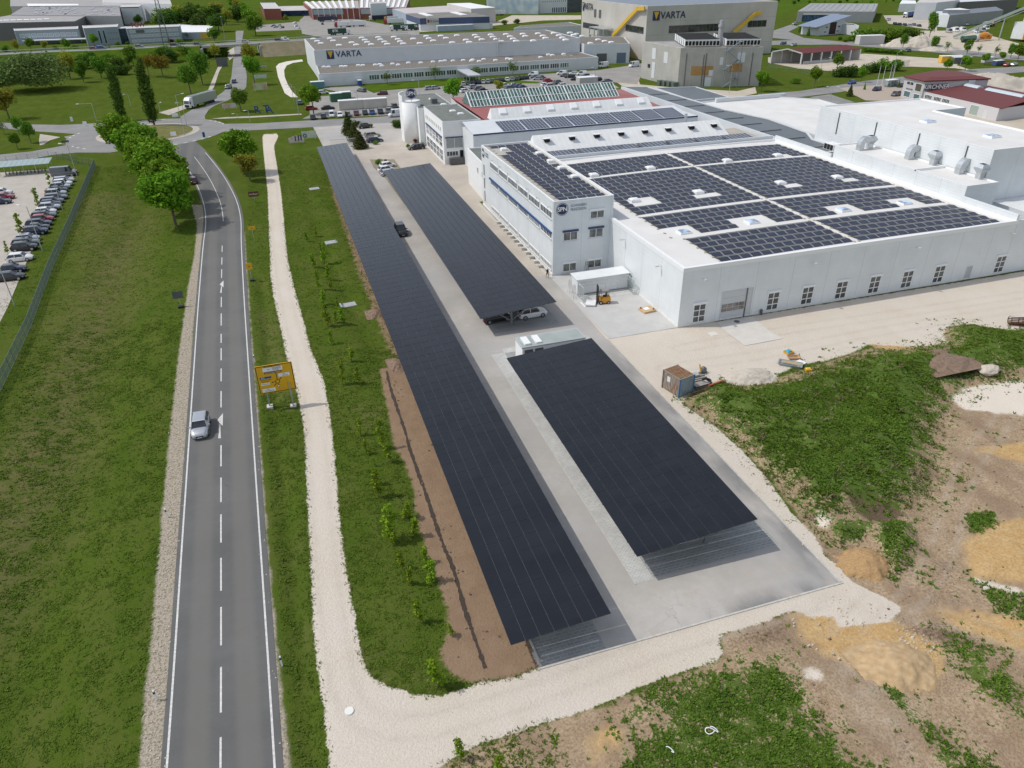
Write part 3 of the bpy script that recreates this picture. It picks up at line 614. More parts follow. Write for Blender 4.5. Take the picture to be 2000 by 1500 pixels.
def joints(root,A,B,step,z0,z1,first=None,w=.05,m=None):
    A_,u,nn=wall_frame(A,B);L=math.hypot(B[0]-A[0],B[1]-A[1]);mb=MB();t=first if first is not None else step
    while t < L-.2: wquad(mb,A_,u,nn,t-w/2,t+w/2,z0,z1,.006,.02);t += step
    return mb.build('cladding_joints',m or JOINT,root)
def dome(root,x,y,z,w=1.2,l=1.2,h=.35,glass=None,low=.3):
    mb=MB();mb.box(x-w/2,x+w/2,y-l/2,y+l/2,z,z+low);f=mb.build('roof_light',TRIM,root)
    mb=MB();k=.08;rings=[]
    for s,hz in ((1,0),(.94,.35),(.7,.8),(.3,1.)):
        rings.append([(x+(w/2-k)*s*a,y+(l/2-k)*s*b,z+low+.002+h*hz) for a,b in ((-1,-1),(1,-1),(1,1),(-1,1))])
    mb.loft(rings);p=mb.build('pane',glass or SIGNW,root);p.parent=f;return f
# ================= THE BIG HALL =================
HX0,HX1,HY0,HY1,HZ=49.8,108.2,81.4,144.2,8.85
SKYG=glassmat('skylight_glass',(.35,.45,.60),.12)
hall=thing('production_hall','large white production hall with solar arrays on its flat roof and grid windows in front','industrial hall',(HX0,HY0,0))
mb=MB()
for a,c in (((HX0,HY0),(HX1,HY0)),((HX1,HY0),(HX1,HY1)),((HX1,HY1),(HX0,HY1)),((HX0,HY1),(HX0,HY0))): mb.face([(*a,0),(*c,0),(*c,HZ),(*a,HZ)])
mb.build('wall',WALL_W,hall)
mb=MB();mb.box(HX0-.04,HX1+.04,HY0-.04,HY0-.003,0,.3);mb.box(HX0-.04,HX0-.003,HY0,105.2,0,.3);mb.build('plinth',PLINTH,hall)
def roofz(x): return 8.35+.42*(1-((x-79)/30.)**2)
mb=MB();N=24;xsR=np.linspace(HX0+.45,HX1-.45,N+1)
for a,c in zip(xsR[:-1],xsR[1:]): mb.face([(a,HY0+.45,roofz(a)),(c,HY0+.45,roofz(c)),(c,HY1-.4,roofz(c)),(a,HY1-.4,roofz(a))])
mb.build('roof',ROOF_W,hall)
mb=MB()
for x0,x1,y0,y1 in ((HX0-.05,HX1+.05,HY0-.05,HY0+.45),(HX0-.05,HX1+.05,HY1-.4,HY1+.05),(HX0-.05,HX0+.45,HY0+.45,HY1-.4),(HX1-.45,HX1+.05,HY0+.45,HY1-.4)): mb.box(x0,x1,y0,y1,HZ-.55,HZ+.02)
mb.build('roof_edge',TRIM,hall)
fA,fB=(HX0,HY0),(HX1,HY0);joints(hall,fA,fB,6.03,.3,HZ-.6,5.9);joints(hall,(HX0,105),fA,6.0,.3,HZ-.6,5.6)
for x in (53.0,65.1,71.0,77.0,83.0,89.1,95.2,107.4): window(hall,fA,fB,x-HX0-1.0,x-HX0+1.0,.35,3.15,2,3,box=TRIM,fw=.11)
g0=56.4-HX0
window(hall,fA,fB,g0,g0+3.95,.03,4.45,1,4,glass=mat('gate_panel',(.55,.57,.58),.5),frame=ALU,fw=.06,name='sectional_gate')
mb=MB();A_,u_,n_x=wall_frame(fA,fB)
for r_ in (0,1):
    for k in range(4): wquad(mb,A_,u_,n_x,g0+.2+k*.93,g0+.2+k*.93+.8,1.35+r_*.62,1.35+r_*.62+.5,.09,.04)
mb.build('gate_window',glassmat('warm_glass',(.16,.14,.12)),hall)
window(hall,fA,fB,g0+4.15,g0+5.05,.03,4.45,1,2,glass=mat('gate_panel',(.55,.57,.58),.5),frame=ALU,fw=.07,name='door')
mb=MB();wquad(mb,A_,u_,n_x,g0+3.97,g0+4.13,0,4.5,.14,.13);mb.build('gate_post',DGREY,hall)
window(hall,fA,fB,101.2-HX0-.55,101.2-HX0+.55,.05,2.3,1,1,glass=mat('grey_door',(.42,.45,.47),.5),frame=ALU,fw=.06,name='door')
for x in (52.9,70.8,89.1,107.3):
    mb=MB();mb.tube((x,HY0-.001,6.95),(x,HY0-.7,7.1),.05);mb.obox((x,HY0-.8,7.08),(.16,.25,.07));mb.build('wall_lamp',ALU,hall)
for y in (87.5,99.5):
    mb=MB();mb.tube((HX0-.001,y,6.95),(HX0-.6,y,7.1),.05);mb.obox((HX0-.72,y,7.05),(.25,.14,.07));mb.build('wall_lamp',ALU,hall)
for x,y in ((57.5,95.2),(69.6,95.3),(86.9,95.3),(99.3,95.4)): dome(hall,x,y,roofz(x)-.02,1.9,1.7,.12,SKYG,.3)
for x,y in ((57.6,112.6),(70.0,112.5),(86.9,112.4),(99.3,112.4),(57.6,130.4),(69.8,130.6),(86.9,130.2),(99.3,130.8)): dome(hall,x,y,roofz(x)-.02,1.7,1.5,.2,TRIM,.45)
# roof solar arrays : tents of two panels, bolted together block by block
def array(label,x0,x1,y0,y1,zf,holes,pitch=2.1,pw=1.74,lim=95,extra=None):
    nx_=int(round((x1-x0)/pw));ny_=int(round((y1-y0)/pitch));pw=(x1-x0)/nx_;pitch=(y1-y0)/ny_
    r=thing('solar_array',label,'solar array',(x0,y0,zf(x0)),group='solar arrays on the flat roofs')
    def tent(mb,x,y):
        z=zf(x+pw/2)+.08;a,c=x+.04,x+pw-.06;h=.17
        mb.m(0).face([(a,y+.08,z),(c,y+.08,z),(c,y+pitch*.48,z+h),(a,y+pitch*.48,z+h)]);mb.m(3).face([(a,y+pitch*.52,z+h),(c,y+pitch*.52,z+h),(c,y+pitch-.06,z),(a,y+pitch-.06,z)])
        mb.m(1).face([(a,y+.08,z-.04),(a,y+pitch*.48,z+h-.04),(c,y+pitch*.48,z+h-.04),(c,y+.08,z-.04)]);mb.m(1).face([(a,y+pitch*.52,z+h-.04),(a,y+pitch-.06,z-.04),(c,y+pitch-.06,z-.04),(c,y+pitch*.52,z+h-.04)])
        mb.m(1).face([(a,y+.08,z-.04),(c,y+.08,z-.04),(c,y+.08,z),(a,y+.08,z)]);mb.m(1).face([(a,y+.08,z-.04),(a,y+.08,z),(a,y+pitch*.48,z+h),(a,y+pitch*.48,z+h-.04)])
        mb.m(2).face([(c+.02,y+.05,z+.03),(c+.09,y+.05,z+.03),(c+.09,y+pitch*.5,z+h+.03),(c+.02,y+pitch*.5,z+h+.03)]);mb.m(2).face([(c+.02,y+pitch*.5,z+h+.03),(c+.09,y+pitch*.5,z+h+.03),(c+.09,y+pitch,z+.03),(c+.02,y+pitch,z+.03)])
    cells=[(i,j) for j in range(ny_) for i in range(nx_) if not any(hx-hw < x0+(i+.5)*pw < hx+hw2 and hy-hd < y0+(j+.5)*pitch < hy+hd for hx,hy,hw,hw2,hd in holes)]
    rest=MB();proto=None
    for n_i,(i,j) in enumerate(cells):
        if proto is None: mb=MB();tent(mb,x0+i*pw,y0+j*pitch);proto=(mb.build('solar_panel',[RPANEL,RBACK,RAILW,RSHEEN],r),x0+i*pw,y0+j*pitch)
        elif n_i < lim:
            c=proto[0].copy();COL.objects.link(c);c.parent=r;dx=x0+i*pw-proto[1];c.location=(dx,y0+j*pitch-proto[2],zf(x0+(i+.5)*pw)-zf(proto[1]+.5*pw))
        else: tent(rest,x0+i*pw,y0+j*pitch)
    if rest.f: o=rest.build('solar_panel_rows',[RPANEL,RBACK,RAILW,RSHEEN],r);o['kind']='stuff'
    mb=MB()
    for j in range(ny_+1): # cable loops and ballast at the block edges
        for xx in (x0-.12,x1+.06): mb.obox((xx+random.uniform(-.05,.05),y0+j*pitch,zf(xx)+.06),(.16,.2,.05),random.uniform(-.6,.6))
    o=mb.build('ballast',mat('ballast_stone',(.40,.35,.28),.9),r);o['kind']='stuff'
    return r
RBACK=mat('panel_underside',(.10,.095,.09),.6);RAILW=mat('white_rail',(.62,.62,.61),.5);RSHEEN=mat('rear_panel_sky_sheen',(.085,.088,.086),.35,metal=.0)  # rear slopes are panels; their grey is sky reflection put into the colour
sk=[(57.5,95.2),(69.6,95.3),(86.9,95.3),(99.3,95.4)];sk2=[(57.6,112.6),(70.0,112.5),(86.9,112.4),(99.3,112.4),(57.6,130.4),(69.8,130.6),(86.9,130.2),(99.3,130.8)]
H1=[(x,y,2.6,2.9,2.6) for x,y in sk];H2=[(x,y-.8,1.3,3.2,1.2) for x,y in sk2]
bl=[('left',55.9,78.2),('right',79.3,106.0)]
for nm,a,c in bl:
    array('%s block of the roof solar panels nearest the front edge of the big hall' % nm,a if nm == 'right' else a+.3,c,82.4,92.6,roofz,[])
    array('%s block of panels in the second band of the hall roof, around two skylights' % nm,a-1.2 if nm == 'left' else a,c,93.9,104.3,roofz,H1)
    array('%s block of solar panels in the deep middle band of the big hall roof' % nm,a-1.2 if nm == 'left' else a,c,105.5,128.8,roofz,H2)
    array('%s block of solar panels in the rearmost band of the big hall roof' % nm,a,c,130.0,140.6,roofz,H2)
# ================= OFFICE BLOCK (3 storeys) =================
TX0,TX1,TY0,TY1,TZ=39.9,50.25,105.4,147.6,12.4
off=bld('office_block','white three-storey office block with long window bands and a blue round emblem','office building',[(TX0,TY0),(TX1,TY0),(TX1,TY1),(TX0,TY1)],TZ,WALL_W,mat('bitumen_light',(.42,.40,.36),.9,var=.1,scale=.6),par=.35,parw=.28)
LA,LB=(TX0,TY1),(TX0,TY0);FA,FB=(TX0,TY0),(TX1,TY0)
joints(off,LA,LB,5.95,.4,TZ-.1,TY1-141.5);joints(off,FA,FB,5.0,.4,TZ-.1,4.9)
mb=MB();mb.box(TX0-.12,TX0-.003,TY0,TY1,0,.35);mb.build('plinth',PLINTH,off)
BANDG=glassmat('band_glass',(.03,.035,.04));
for k in range(6):
    y1=141.3-k*5.95;t0=TY1-y1+.25;t1=t0+5.3
    window(off,LA,LB,t0,t1,9.35,10.6,7,1,glass=BANDG,fw=.13,sill=True)
    if k != 4: window(off,LA,LB,t0,t1,6.05,7.0,7,1,glass=BANDG,fw=.13,sill=True)
    else: window(off,LA,LB,t0,t1,6.05,7.0,7,1,glass=BLIND,fw=.06,sill=True)
    window(off,LA,LB,t0,t1,.75,1.75,7,1,glass=BLIND,fw=.16,sill=True)
A_,u_,nn_=wall_frame(LA,LB)
mb=MB();wquad(mb,A_,u_,nn_,TY1-141.6,TY1-105.9,7.05,7.3,.28,.27);mb.build('awning',mat('blue_awning',(.02,.07,.20),.6),off)
for k in range(7):
    y=138.8-k*5.35;mb=MB();mb.tube((TX0-.001,y,11.2),(TX0-.45,y,11.4),.035);mb.tube((TX0-.45,y,11.4),(TX0-.5,y,11.05),.06);mb.build('wall_lamp',ALU,off)
for z in (1.2,3.9,6.6): window(off,LA,LB,1.5,2.25,z,z+2.4,1,1,glass=BANDG,fw=.07)
for x,z0,z1,w,bx in ((46.2,8.95,10.2,2.45,TRIM),(41.65,5.75,7.2,2.45,BLUE),(46.1,5.75,7.25,2.5,BLUE),(41.65,.45,1.85,2.4,TRIM),(46.1,.5,1.85,2.45,TRIM)):
    window(off,FA,FB,x-TX0,x-TX0+w,z0,z1,2,1,glass=glassmat('dim_glass',(.10,.11,.11)),box=bx,fw=.09,sill=True)
def disc(mb,cx,cy,cz,r,dirn,n=40,off=0.,r0=0.):
    """filled ring in the plane facing dirn ('-y' or '-x')"""
    for i in range(n):
        a,c=2*math.pi*i/n,2*math.pi*(i+1)/n
        f=(lambda rr,t: (cx+rr*math.cos(t),cy-off,cz+rr*math.sin(t))) if dirn == '-y' else (lambda rr,t: (cx-off,cy-rr*math.cos(t),cz+rr*math.sin(t)))
        if r0: mb.face([f(r0,a),f(r,a),f(r,c),f(r0,c)])
        else: mb.face([f(0,a),f(r,a),f(r,c)])
def emblem(root,x,y,z,R_,dirn):
    mb=MB();s=.04
    disc(mb.m(0),x,y,z,R_,dirn,off=s);disc(mb.m(1),x,y,z,R_*.92,dirn,off=s+.004,r0=R_*.86)
    for i in range(40):
        a,c=2*math.pi*i/40,2*math.pi*(i+1)/40
        f=(lambda t,o: (x+R_*math.cos(t),y-o,z+R_*math.sin(t))) if dirn == '-y' else (lambda t,o: (x-o,y-R_*math.cos(t),z+R_*math.sin(t)))
        mb.m(0).face([f(a,0),f(c,0),f(c,s),f(a,s)])
    e=mb.build('round_emblem',[NAVY,SIGNW],root)
    t=text_part('emblem_letters','SPN',R_*.95,SIGNW,root,(x,y-s-.03,z) if dirn == '-y' else (x-s-.03,y,z),0 if dirn == '-y' else -math.pi/2,bold=.02,space=.95)
    return e
emblem(off,41.4,TY0,11.02,1.02,'-y')
text_part('lettering','SCHWABEN\nPRAEZISION',.62,SIGNG,off,(44.15,TY0-.03,11.1),sx=.8,depth=.01)
emblem(off,TX0,146.2,11.1,.95,'-x');text_part('lettering','SCHWABEN\nPRAEZISION',.5,SIGNG,off,(TX0-.03,143.4,11.2),-math.pi/2,sx=.8,depth=.01)
array('narrow block of solar panels on top of the three-storey office',41.3,49.3,106.3,147.0,lambda x: TZ-.35,[(43.3,142.6,1.4,1.6,1.9),(41.6,140.6,1.,.8,1.)] + [(49.1,y,.8,.9,1.) for y in (137,130.4,125,118.6)],pitch=2.03,pw=1.6)
for x,y in ((43.3,142.9),(48.7,137.1),(48.7,130.5),(48.8,125.1),(48.8,118.7)): dome(off,x,y,TZ-.36,1.2,1.2,.12,TRIM,.4)
ORD0=['first','second','third','fourth','fifth','sixth','seventh','eighth','ninth','tenth','eleventh','twelfth']
for k in range(12): # concrete blocks along the office wall
    y=134.3-k*2.25;mb=MB();rz=random.uniform(-.06,.06);mb.obox((39.2,y,.25),(.36,.3,.25),rz);o=mb.build('concrete_block',CONC if k % 2 else mat('concrete_pale',(.58,.56,.52),.85,var=.1))
    tag(o,'%s concrete cube from the near end of the row along the office wall' % ORD0[11-k],'concrete block','concrete cubes along the office wall')
# small annex with the two little windows
anx=bld('annex','low white annex with two small windows at the far end of the office block','annex',[(40.6,TY1+.03),(50.2,TY1+.03),(50.2,165),(41.3,165)],8.,WALL_SHUT,GREEN_ROOF,par=.25)
for t in (150.3,154.6): window(anx,(41.3,165),(40.6,TY1+.03),165-t-.55,165-t+.55,4.9,6.2,1,1,glass=BLIND,fw=.07)
# ================= LOW STRIP WITH VENTS, TALL HALL =================
st=bld('plant_room','white strip building carrying the six bent steel air outlets','industrial building',[(HX1+.1,92.2),(115.1,92.2),(115.1,125),(HX1+.1,125)],11.45,WALL_W,ROOF_W,par=.25,parw=.25)
joints(st,(HX1+.1,125),(HX1+.1,92.2),5.5,8.6,11.4)
mb=MB();mb.box(HX1+.1,115.1,103.4,103.7,11.2,11.6);mb.build('roof_upstand',TRIM,st)
mb=MB();mb.box(HX1-.3,HX1+.06,81.5,92.1,HZ+.03,9.8);mb.box(HX1-.3,HX1+.06,125.2,144.1,HZ+.03,9.6);mb.build('parapet',WALL_W,hall)
tall=bld('storage_hall','tall plain white storage hall with a pale flat roof behind the big hall','industrial hall',[(115.3,95.1),(133.2,95.1),(133.2,126.3),(141.5,126.3),(141.5,139),(115.3,140.0)],16.1,WALL_W,ROOF_W,par=.25,parw=.35)
joints(tall,(115.3,140.0),(115.3,95.1),5.6,.3,16.0);joints(tall,(115.3,95.1),(133.2,95.1),5.95,.3,16.0)
for x,y in (G2(1812,237,16.),G2(1938,266,16.)): dome(tall,x,y,15.85,2.3,2.0,.15,SKYG,.35)
for k,y in enumerate((133.5,122.5,111.3,100.3)):
    mb=MB();mb.box(115.15,115.29,y-.09,y+.09,11.3,15.7);mb.build('downpipe',DGREY,tall)
slope_roof=bld('lean_to','low white ribbed lean-to roof beside the tall hall at the right edge','industrial building',[(118,84),(140,84),(140,95),(118,95)],7.2,WALL_W,ribbed('ribbed_white_roof',(.74,.75,.74),rib=.4,axis='x'),par=0)
def BL(mb,name,ms,par): o=mb.build(name,ms);o.parent=par;return o
def goose(label,x,y,z,rz):
    r=thing('air_outlet',label,'air vent',(x,y,z),rz,'bent steel air outlets');mb=MB()
    w=.55;pts=[]
    mb.box(-w,w,-w,w,0,1.1);cx,cz,R0=.95,1.1,.42;rings=[]
    for k in range(8):
        a=math.pi-k/7*math.pi*.78;rings.append([(cx+math.cos(a)*R_,s,cz+math.sin(a)*R_) for R_,s in ((.4,-w),(1.5,-w),(1.5,w),(.4,w))])
    mb.loft(rings);BL(mb,'duct',GALV,r)
    q=rings[-1];c=np.mean(np.array(q),0);mb=MB();mb.face([tuple(c+(np.array(p)-c)*.86+np.array([.03,0,-.03])) for p in q]);BL(mb,'opening',BLACKV,r);return r
def hood(label,x,y,z,rz,s=1.):
    r=thing('air_outlet',label,'air vent',(x,y,z),rz,'bent steel air outlets');mb=MB()
    R_=lambda h,zz,zz2=None: [(-h,-h,zz),(h,-h,zz),(h,h,zz),(-h,h,zz)]
    mb.box(-.5*s,.5*s,-.5*s,.5*s,0,1.0);mb.loft([R_(.5*s,1.0),R_(.9*s,1.7),R_(.9*s,1.95),R_(.55*s,2.5)]);BL(mb,'duct',GALV,r)
    mb=MB();mb.box(-.4*s,.4*s,-.4*s,.4*s,2.5,2.53);BL(mb,'opening',BLACKV,r);return r
zz=11.2
for px,py,k,lb in ((1679,293,'g','small curved'),(1697,290,'h','small upright'),(1774,311,'g','large curved'),(1822,322,'h','diamond-topped'),(1872,339,'g','curved'),(1912,349,'h','diamond-topped')):
    x,y=G2(px,py,zz)
    (goose if k == 'g' else hood)('%s steel air outlet, number %s from the left on the strip roof' % (lb,{1679: 'one',1697: 'two',1774: 'three',1822: 'four',1872: 'five',1912: 'six'}[px]),x,y,zz,0 if k == 'g' else .0)
mb=MB();mb.box(108.4,110.4,125.4,128.4,10.0,11.2);ac=mb.build('air_conditioner',TRIM);tag(ac,'white cooling unit with dark grilles at the corner of the strip roof','air conditioner')
mb=MB()
for k in range(3): mb.box(108.33,108.39,125.55+k*.95,126.35+k*.95,10.1,11.1)
o=mb.build('grille',BLACKV);o.parent=ac
# ================= VEGETATION KIT =================
def leafmat(name,c1,c2,tr=.25):
    m,n_,b=_nodes(name);g=NG(m);a=g.attr('lv').outputs['Fac'];oi=g.new('ObjectInfo')
    c=g.mix(a,c1,c2);hs=g.new('HueSaturation');g.L.new(c,hs.inputs['Color']);g.L.new(g.ramp(oi.outputs['Random'],0,1,.82,1.16),hs.inputs['Value']);g.L.new(g.ramp(oi.outputs['Random'],0,1,.485,.512),hs.inputs['Hue'])
    g.L.new(hs.outputs[0],b.inputs['Base Color']);b.inputs['Roughness'].default_value=.8;b.inputs['Specular IOR Level'].default_value=.08
    t=g.new('BsdfTranslucent');g.L.new(hs.outputs[0],t.inputs[0]);ms=g.new('MixShader');ms.inputs[0].default_value=tr;out=m.node_tree.nodes['Material Output']
    g.L.new(b.outputs[0],ms.inputs[1]);g.L.new(t.outputs[0],ms.inputs[2]);g.L.new(ms.outputs[0],out.inputs[0]);MATS[name]=m;return m
L_LIME=leafmat('leaf_lime',(0.087,0.198,0.013),(0.211,0.388,0.028));L_MID=leafmat('leaf_mid',(0.068,0.163,0.016),(0.185,0.317,0.035));L_DARK=leafmat('leaf_dark',(0.038,0.085,0.014),(0.104,0.184,0.031));L_YEL=leafmat('leaf_yellow',(0.205,0.227,0.028),(0.376,0.370,0.049));L_ORA=leafmat('leaf_olive',(0.171,0.143,0.021),(0.342,0.269,0.042));L_WIL=leafmat('leaf_willow',(0.083,0.154,0.038),(0.193,0.270,0.083));L_SAP=leafmat('leaf_sapling',(0.106,0.200,0.013),(0.263,0.375,0.025));L_RED=leafmat('leaf_copper',(0.070,0.017,0.021),(0.140,0.028,0.028));L_PINE=leafmat('leaf_pine',(0.045,0.072,0.019),(0.120,0.136,0.040))
BARK=mat('bark',(.12,.095,.07),.95,var=.3,scale=6)
def leaf_mesh(name,lobes,n,size,seed,m,flat=.0,aspect=.65,shell=.55):
    """crown of n separate leaf clumps spread over lobes (cx,cy,cz,rx,ry,rz)"""
    R_=np.random.RandomState(seed);lb=np.array(lobes,float);vol=np.cbrt(lb[:,3]*lb[:,4]*lb[:,5])**2;k=R_.choice(len(lb),n,p=vol/vol.sum())
    d=R_.normal(size=(n,3));d /= np.linalg.norm(d,axis=1)[:,None];r=shell+(1-shell)*R_.rand(n)**.6;r *= 1+.12*R_.randn(n)
    c=lb[k,:3]+d*lb[k,3:]*r[:,None]
    nn=d*.9+R_.normal(size=(n,3))*.75+np.array([0,0,flat]);nn /= np.linalg.norm(nn,axis=1)[:,None]
    t=np.cross(nn,R_.normal(size=(n,3)));t /= np.linalg.norm(t,axis=1)[:,None];bt=np.cross(nn,t);s=size*(.55+.9*R_.rand(n))[:,None]
    V=np.stack([c-t*s*.5,c+bt*s*aspect*.5+nn*s*.08,c+t*s*.5,c-bt*s*aspect*.5+nn*s*.08],1).reshape(-1,3)
    me=bpy.data.meshes.new(name);me.vertices.add(4*n);me.vertices.foreach_set('co',V.ravel());me.loops.add(4*n);me.loops.foreach_set('vertex_index',np.arange(4*n));me.polygons.add(n);me.polygons.foreach_set('loop_start',np.arange(0,4*n,4));me.polygons.foreach_set('loop_total',np.full(n,4));me.update(calc_edges=True)
    a=me.attributes.new('lv','FLOAT','FACE');lobv=R_.rand(len(lb));a.data.foreach_set('value',np.clip(.55*R_.rand(n)+.45*lobv[k],0,1));me.materials.append(m);return me
def lobes_round(R_,H0,H1,rx,n,seed,lr=.42):
    """uneven rounded crown between heights H0 and H1"""
    q=np.random.RandomState(seed);out=[];hz=(H1-H0)/2;cz=(H0+H1)/2
    for i in range(n):
        d=q.normal(size=3);d /= np.linalg.norm(d);rr=.62*q.rand()**.4;s=lr*(.7+.6*q.rand())
        out.append((d[0]*rx*rr,d[1]*rx*rr,cz+d[2]*hz*rr,rx*s,rx*s,hz*s))
    return out
def trunk_mb(h,r,lobes,seed,nl=6,lean=.0):
    q=random.Random(seed);mb=MB();top=(lean,0,h);mb.tube((0,0,-.1),(lean*.4,0,h*.45),r,8,r*.8);mb.tube((lean*.4,0,h*.45),top,r*.8,8,r*.5)
    for i in range(nl):
        l=q.choice(lobes);st=h*q.uniform(.55,.98);mb.tube((lean*st/h,0,st),(l[0]*.85,l[1]*.85,l[2]+l[5]*.1),r*.32,5,r*.08)
    return mb
def plant(name,label,cat,trunk,crown,group=None):
    r=thing(name,label,cat,(0,0,0),0,group)
    if trunk is not None: trunk.build('trunk',BARK,r)
    o=bpy.data.objects.new('crown',crown);COL.objects.link(o);o.parent=r;return r
PROTO={}
def proto(key):
    if key in PROTO: return PROTO[key]
    kind,v=key.rsplit('_',1);v=int(v);q=100+v*17+sum(map(ord,kind)) % 50
    def T(nm,H0,rx,nl,n,sz,m,h,r,lr=.42,H1=1.,**k):
        lb=lobes_round(None,H0,H1,rx,nl,q,lr);return (nm,trunk_mb(h,r,lb,q),leaf_mesh(nm+'_leaves',lb,n,sz,q,m,**k))
    if kind == 'avenue': d=T('broad_tree',.20,.47,40,7000,.05,L_LIME,.5,.022,.27)
    elif kind == 'round': d=T('round_tree',.25,.40,22,2400,.062,L_LIME,.5,.022,.34)
    elif kind == 'mid': d=T('broad_tree',.18,.44,24,2600,.062,L_MID,.5,.024,.34)
    elif kind == 'dark': d=T('dark_tree',.06,.46,24,2400,.07,L_DARK,.4,.03,.36)
    elif kind == 'yellow': d=T('yellow_green_tree',.22,.42,22,1900,.06,L_YEL,.5,.022,.34)
    elif kind == 'olive': d=T('olive_tree',.26,.50,24,1700,.055,L_ORA,.5,.022,.32,shell=.3)
    elif kind == 'sparse': d=T('young_tree',.25,.36,14,420,.06,L_WIL,.6,.014,.4,shell=.2)
    elif kind == 'willow': lb=lobes_round(None,.0,1.,.75,40,q,.33);d=('willow_thicket',None,leaf_mesh('willow_leaves',lb,9000,.045,q,L_WIL))
    elif kind == 'bush': lb=lobes_round(None,-.1,1.,.62,16,q,.4);d=('bush',None,leaf_mesh('bush_leaves',lb,1300,.11,q,L_MID))
    elif kind == 'darkbush': lb=lobes_round(None,-.1,1.,.6,16,q,.4);d=('dark_bush',None,leaf_mesh('bush_leaves',lb,1500,.10,q,L_DARK))
    elif kind == 'pine': lb=[(0,0,.12+.8*i/9,.34*(1-i/11)*(1+.15*math.sin(i*2.3)),.34*(1-i/11),.13) for i in range(10)];d=('conifer',trunk_mb(.5,.03,lb,q,2),leaf_mesh('conifer_leaves',lb,1700,.08,q,L_PINE))
    elif kind == 'cone': lb=[(0,0,.1+.85*i/9,.26*(1-i/10.5),.26*(1-i/10.5),.11) for i in range(10)];d=('conical_tree',trunk_mb(.4,.02,lb,q,1),leaf_mesh('cone_leaves',lb,1500,.07,q,L_MID))
    elif kind == 'poplar':
        Q=random.Random(q);lb=[(Q.uniform(-.022,.022),Q.uniform(-.022,.022),.1+.87*i/26,.088*math.sin(.5+2.45*(i/26))**.8+.014,.088*math.sin(.5+2.45*(i/26))**.8+.014,.05) for i in range(27)]
        d=('poplar',trunk_mb(.8,.016,lb,q,10),leaf_mesh('poplar_leaves',lb,4200,.03,q,L_DARK2))
    elif kind == 'copper': lb=lobes_round(None,0,1.,.6,12,q,.4);d=('copper_bush',None,leaf_mesh('bush_leaves',lb,700,.12,q,L_RED))
    elif kind == 'sapling':
        Q=random.Random(q);lb=[(Q.uniform(-.07,.07),Q.uniform(-.07,.07),.22+.73*i/9,.11*(.6+.8*Q.random())*(1-.35*i/9),.11*(.6+.8*Q.random()),.08) for i in range(10)]
        d=('sapling',trunk_mb(.9,.010,lb,q,3),leaf_mesh('sapling_leaves',lb,300,.075,q,L_SAP,shell=.1))
    r=plant(d[0],'','tree',d[1],d[2]);PROTO[key]=[r,False];return PROTO[key]
L_DARK2=leafmat('leaf_poplar',(0.040,0.082,0.012),(0.120,0.190,0.030))
def grow(kind,label,cat,x,y,h,group=None,w=1.,v=None,z=None,rz=None):
    v=random.randint(0,2) if v is None else v
    P=proto('%s_%d' % (kind,v));r,used=P;z=th(x,y) if z is None else z;rz=random.uniform(0,6.28) if rz is None else rz
    if not used: P[1]=True
    else: r=dup(r,(x,y,z),rz)
    r.location=(x,y,z);r.rotation_euler=(0,0,rz);r.scale=(h*w,h*w,h);r['label']=label;r['category']=cat
    if group: r['group']=group
    elif 'group' in r: del r['group']
    return r
ORD=['first','second','third','fourth','fifth','sixth','seventh','eighth','ninth','tenth','eleventh','twelfth','thirteenth','fourteenth','fifteenth','sixteenth','seventeenth','eighteenth','nineteenth','twentieth','twenty-first','twenty-second','twenty-third','twenty-fourth','twenty-fifth','twenty-sixth','twenty-seventh','twenty-eighth','twenty-ninth','thirtieth','thirty-first','thirty-second','thirty-third','thirty-fourth','thirty-fifth','thirty-sixth','thirty-seventh','thirty-eighth','thirty-ninth','fortieth']
# ================= VEHICLE KIT =================
def paint(name,c,metal=.3,rough=.3):
    m,n_,b=_nodes(name);setin(b,Base_Color=tuple(c)+(1,),Roughness=rough,Metallic=metal);b.inputs['Coat Weight'].default_value=.6;b.inputs['Coat Roughness'].default_value=.08;MATS[name]=m;return m
PT=dict(white=paint('paint_white',(.72,.73,.74),0),silver=paint('paint_silver',(.48,.50,.53),.6),grey=paint('paint_grey',(.14,.155,.17),.5),black=paint('paint_black',(.016,.017,.019),.2),navy=paint('paint_navy',(.014,.024,.062),.4),blue=paint('paint_blue',(.015,.065,.22),.4),red=paint('paint_red',(.30,.012,.018),.2),beige=paint('paint_beige',(.30,.27,.22),.5),green=paint('paint_green',(.02,.10,.05),.1),orange=paint('paint_orange',(.62,.24,.02),0),yellow=paint('paint_yellow',(.75,.42,.02),0),maroon=paint('paint_maroon',(.11,.018,.025),.3))
CGLASS=glassmat('car_glass',(.018,.022,.026),.05);RIM=mat('wheel_rim',(.45,.46,.47),.3,metal=.7);HL=mat('headlight',(.75,.77,.80),.1);TL=mat('tail_light',(.32,.01,.012),.25);PLATE=mat('number_plate',(.7,.7,.68),.5)
CARSPEC={ # L, W, H, belt, hood z, bonnet start, windscreen foot, roof front, roof rear, rear foot, ground clearance
 'hatch': (4.25,1.78,1.47,.93,.78,1.95,1.05,.42,-1.45,-1.95,.17),'suv': (4.4,1.84,1.66,1.04,.93,1.95,1.1,.5,-1.5,-2.05,.22),'estate': (4.75,1.82,1.46,.92,.78,2.1,1.2,.5,-1.85,-2.25,.16),'sedan': (4.7,1.82,1.44,.93,.8,2.1,1.15,.45,-.95,-1.7,.16),
 'minivan': (4.45,1.8,1.82,1.0,.95,2.0,1.35,.75,-2.05,-2.18,.17),'van': (5.5,2.0,2.4,1.25,1.1,2.5,2.0,1.45,-2.65,-2.72,.2)}
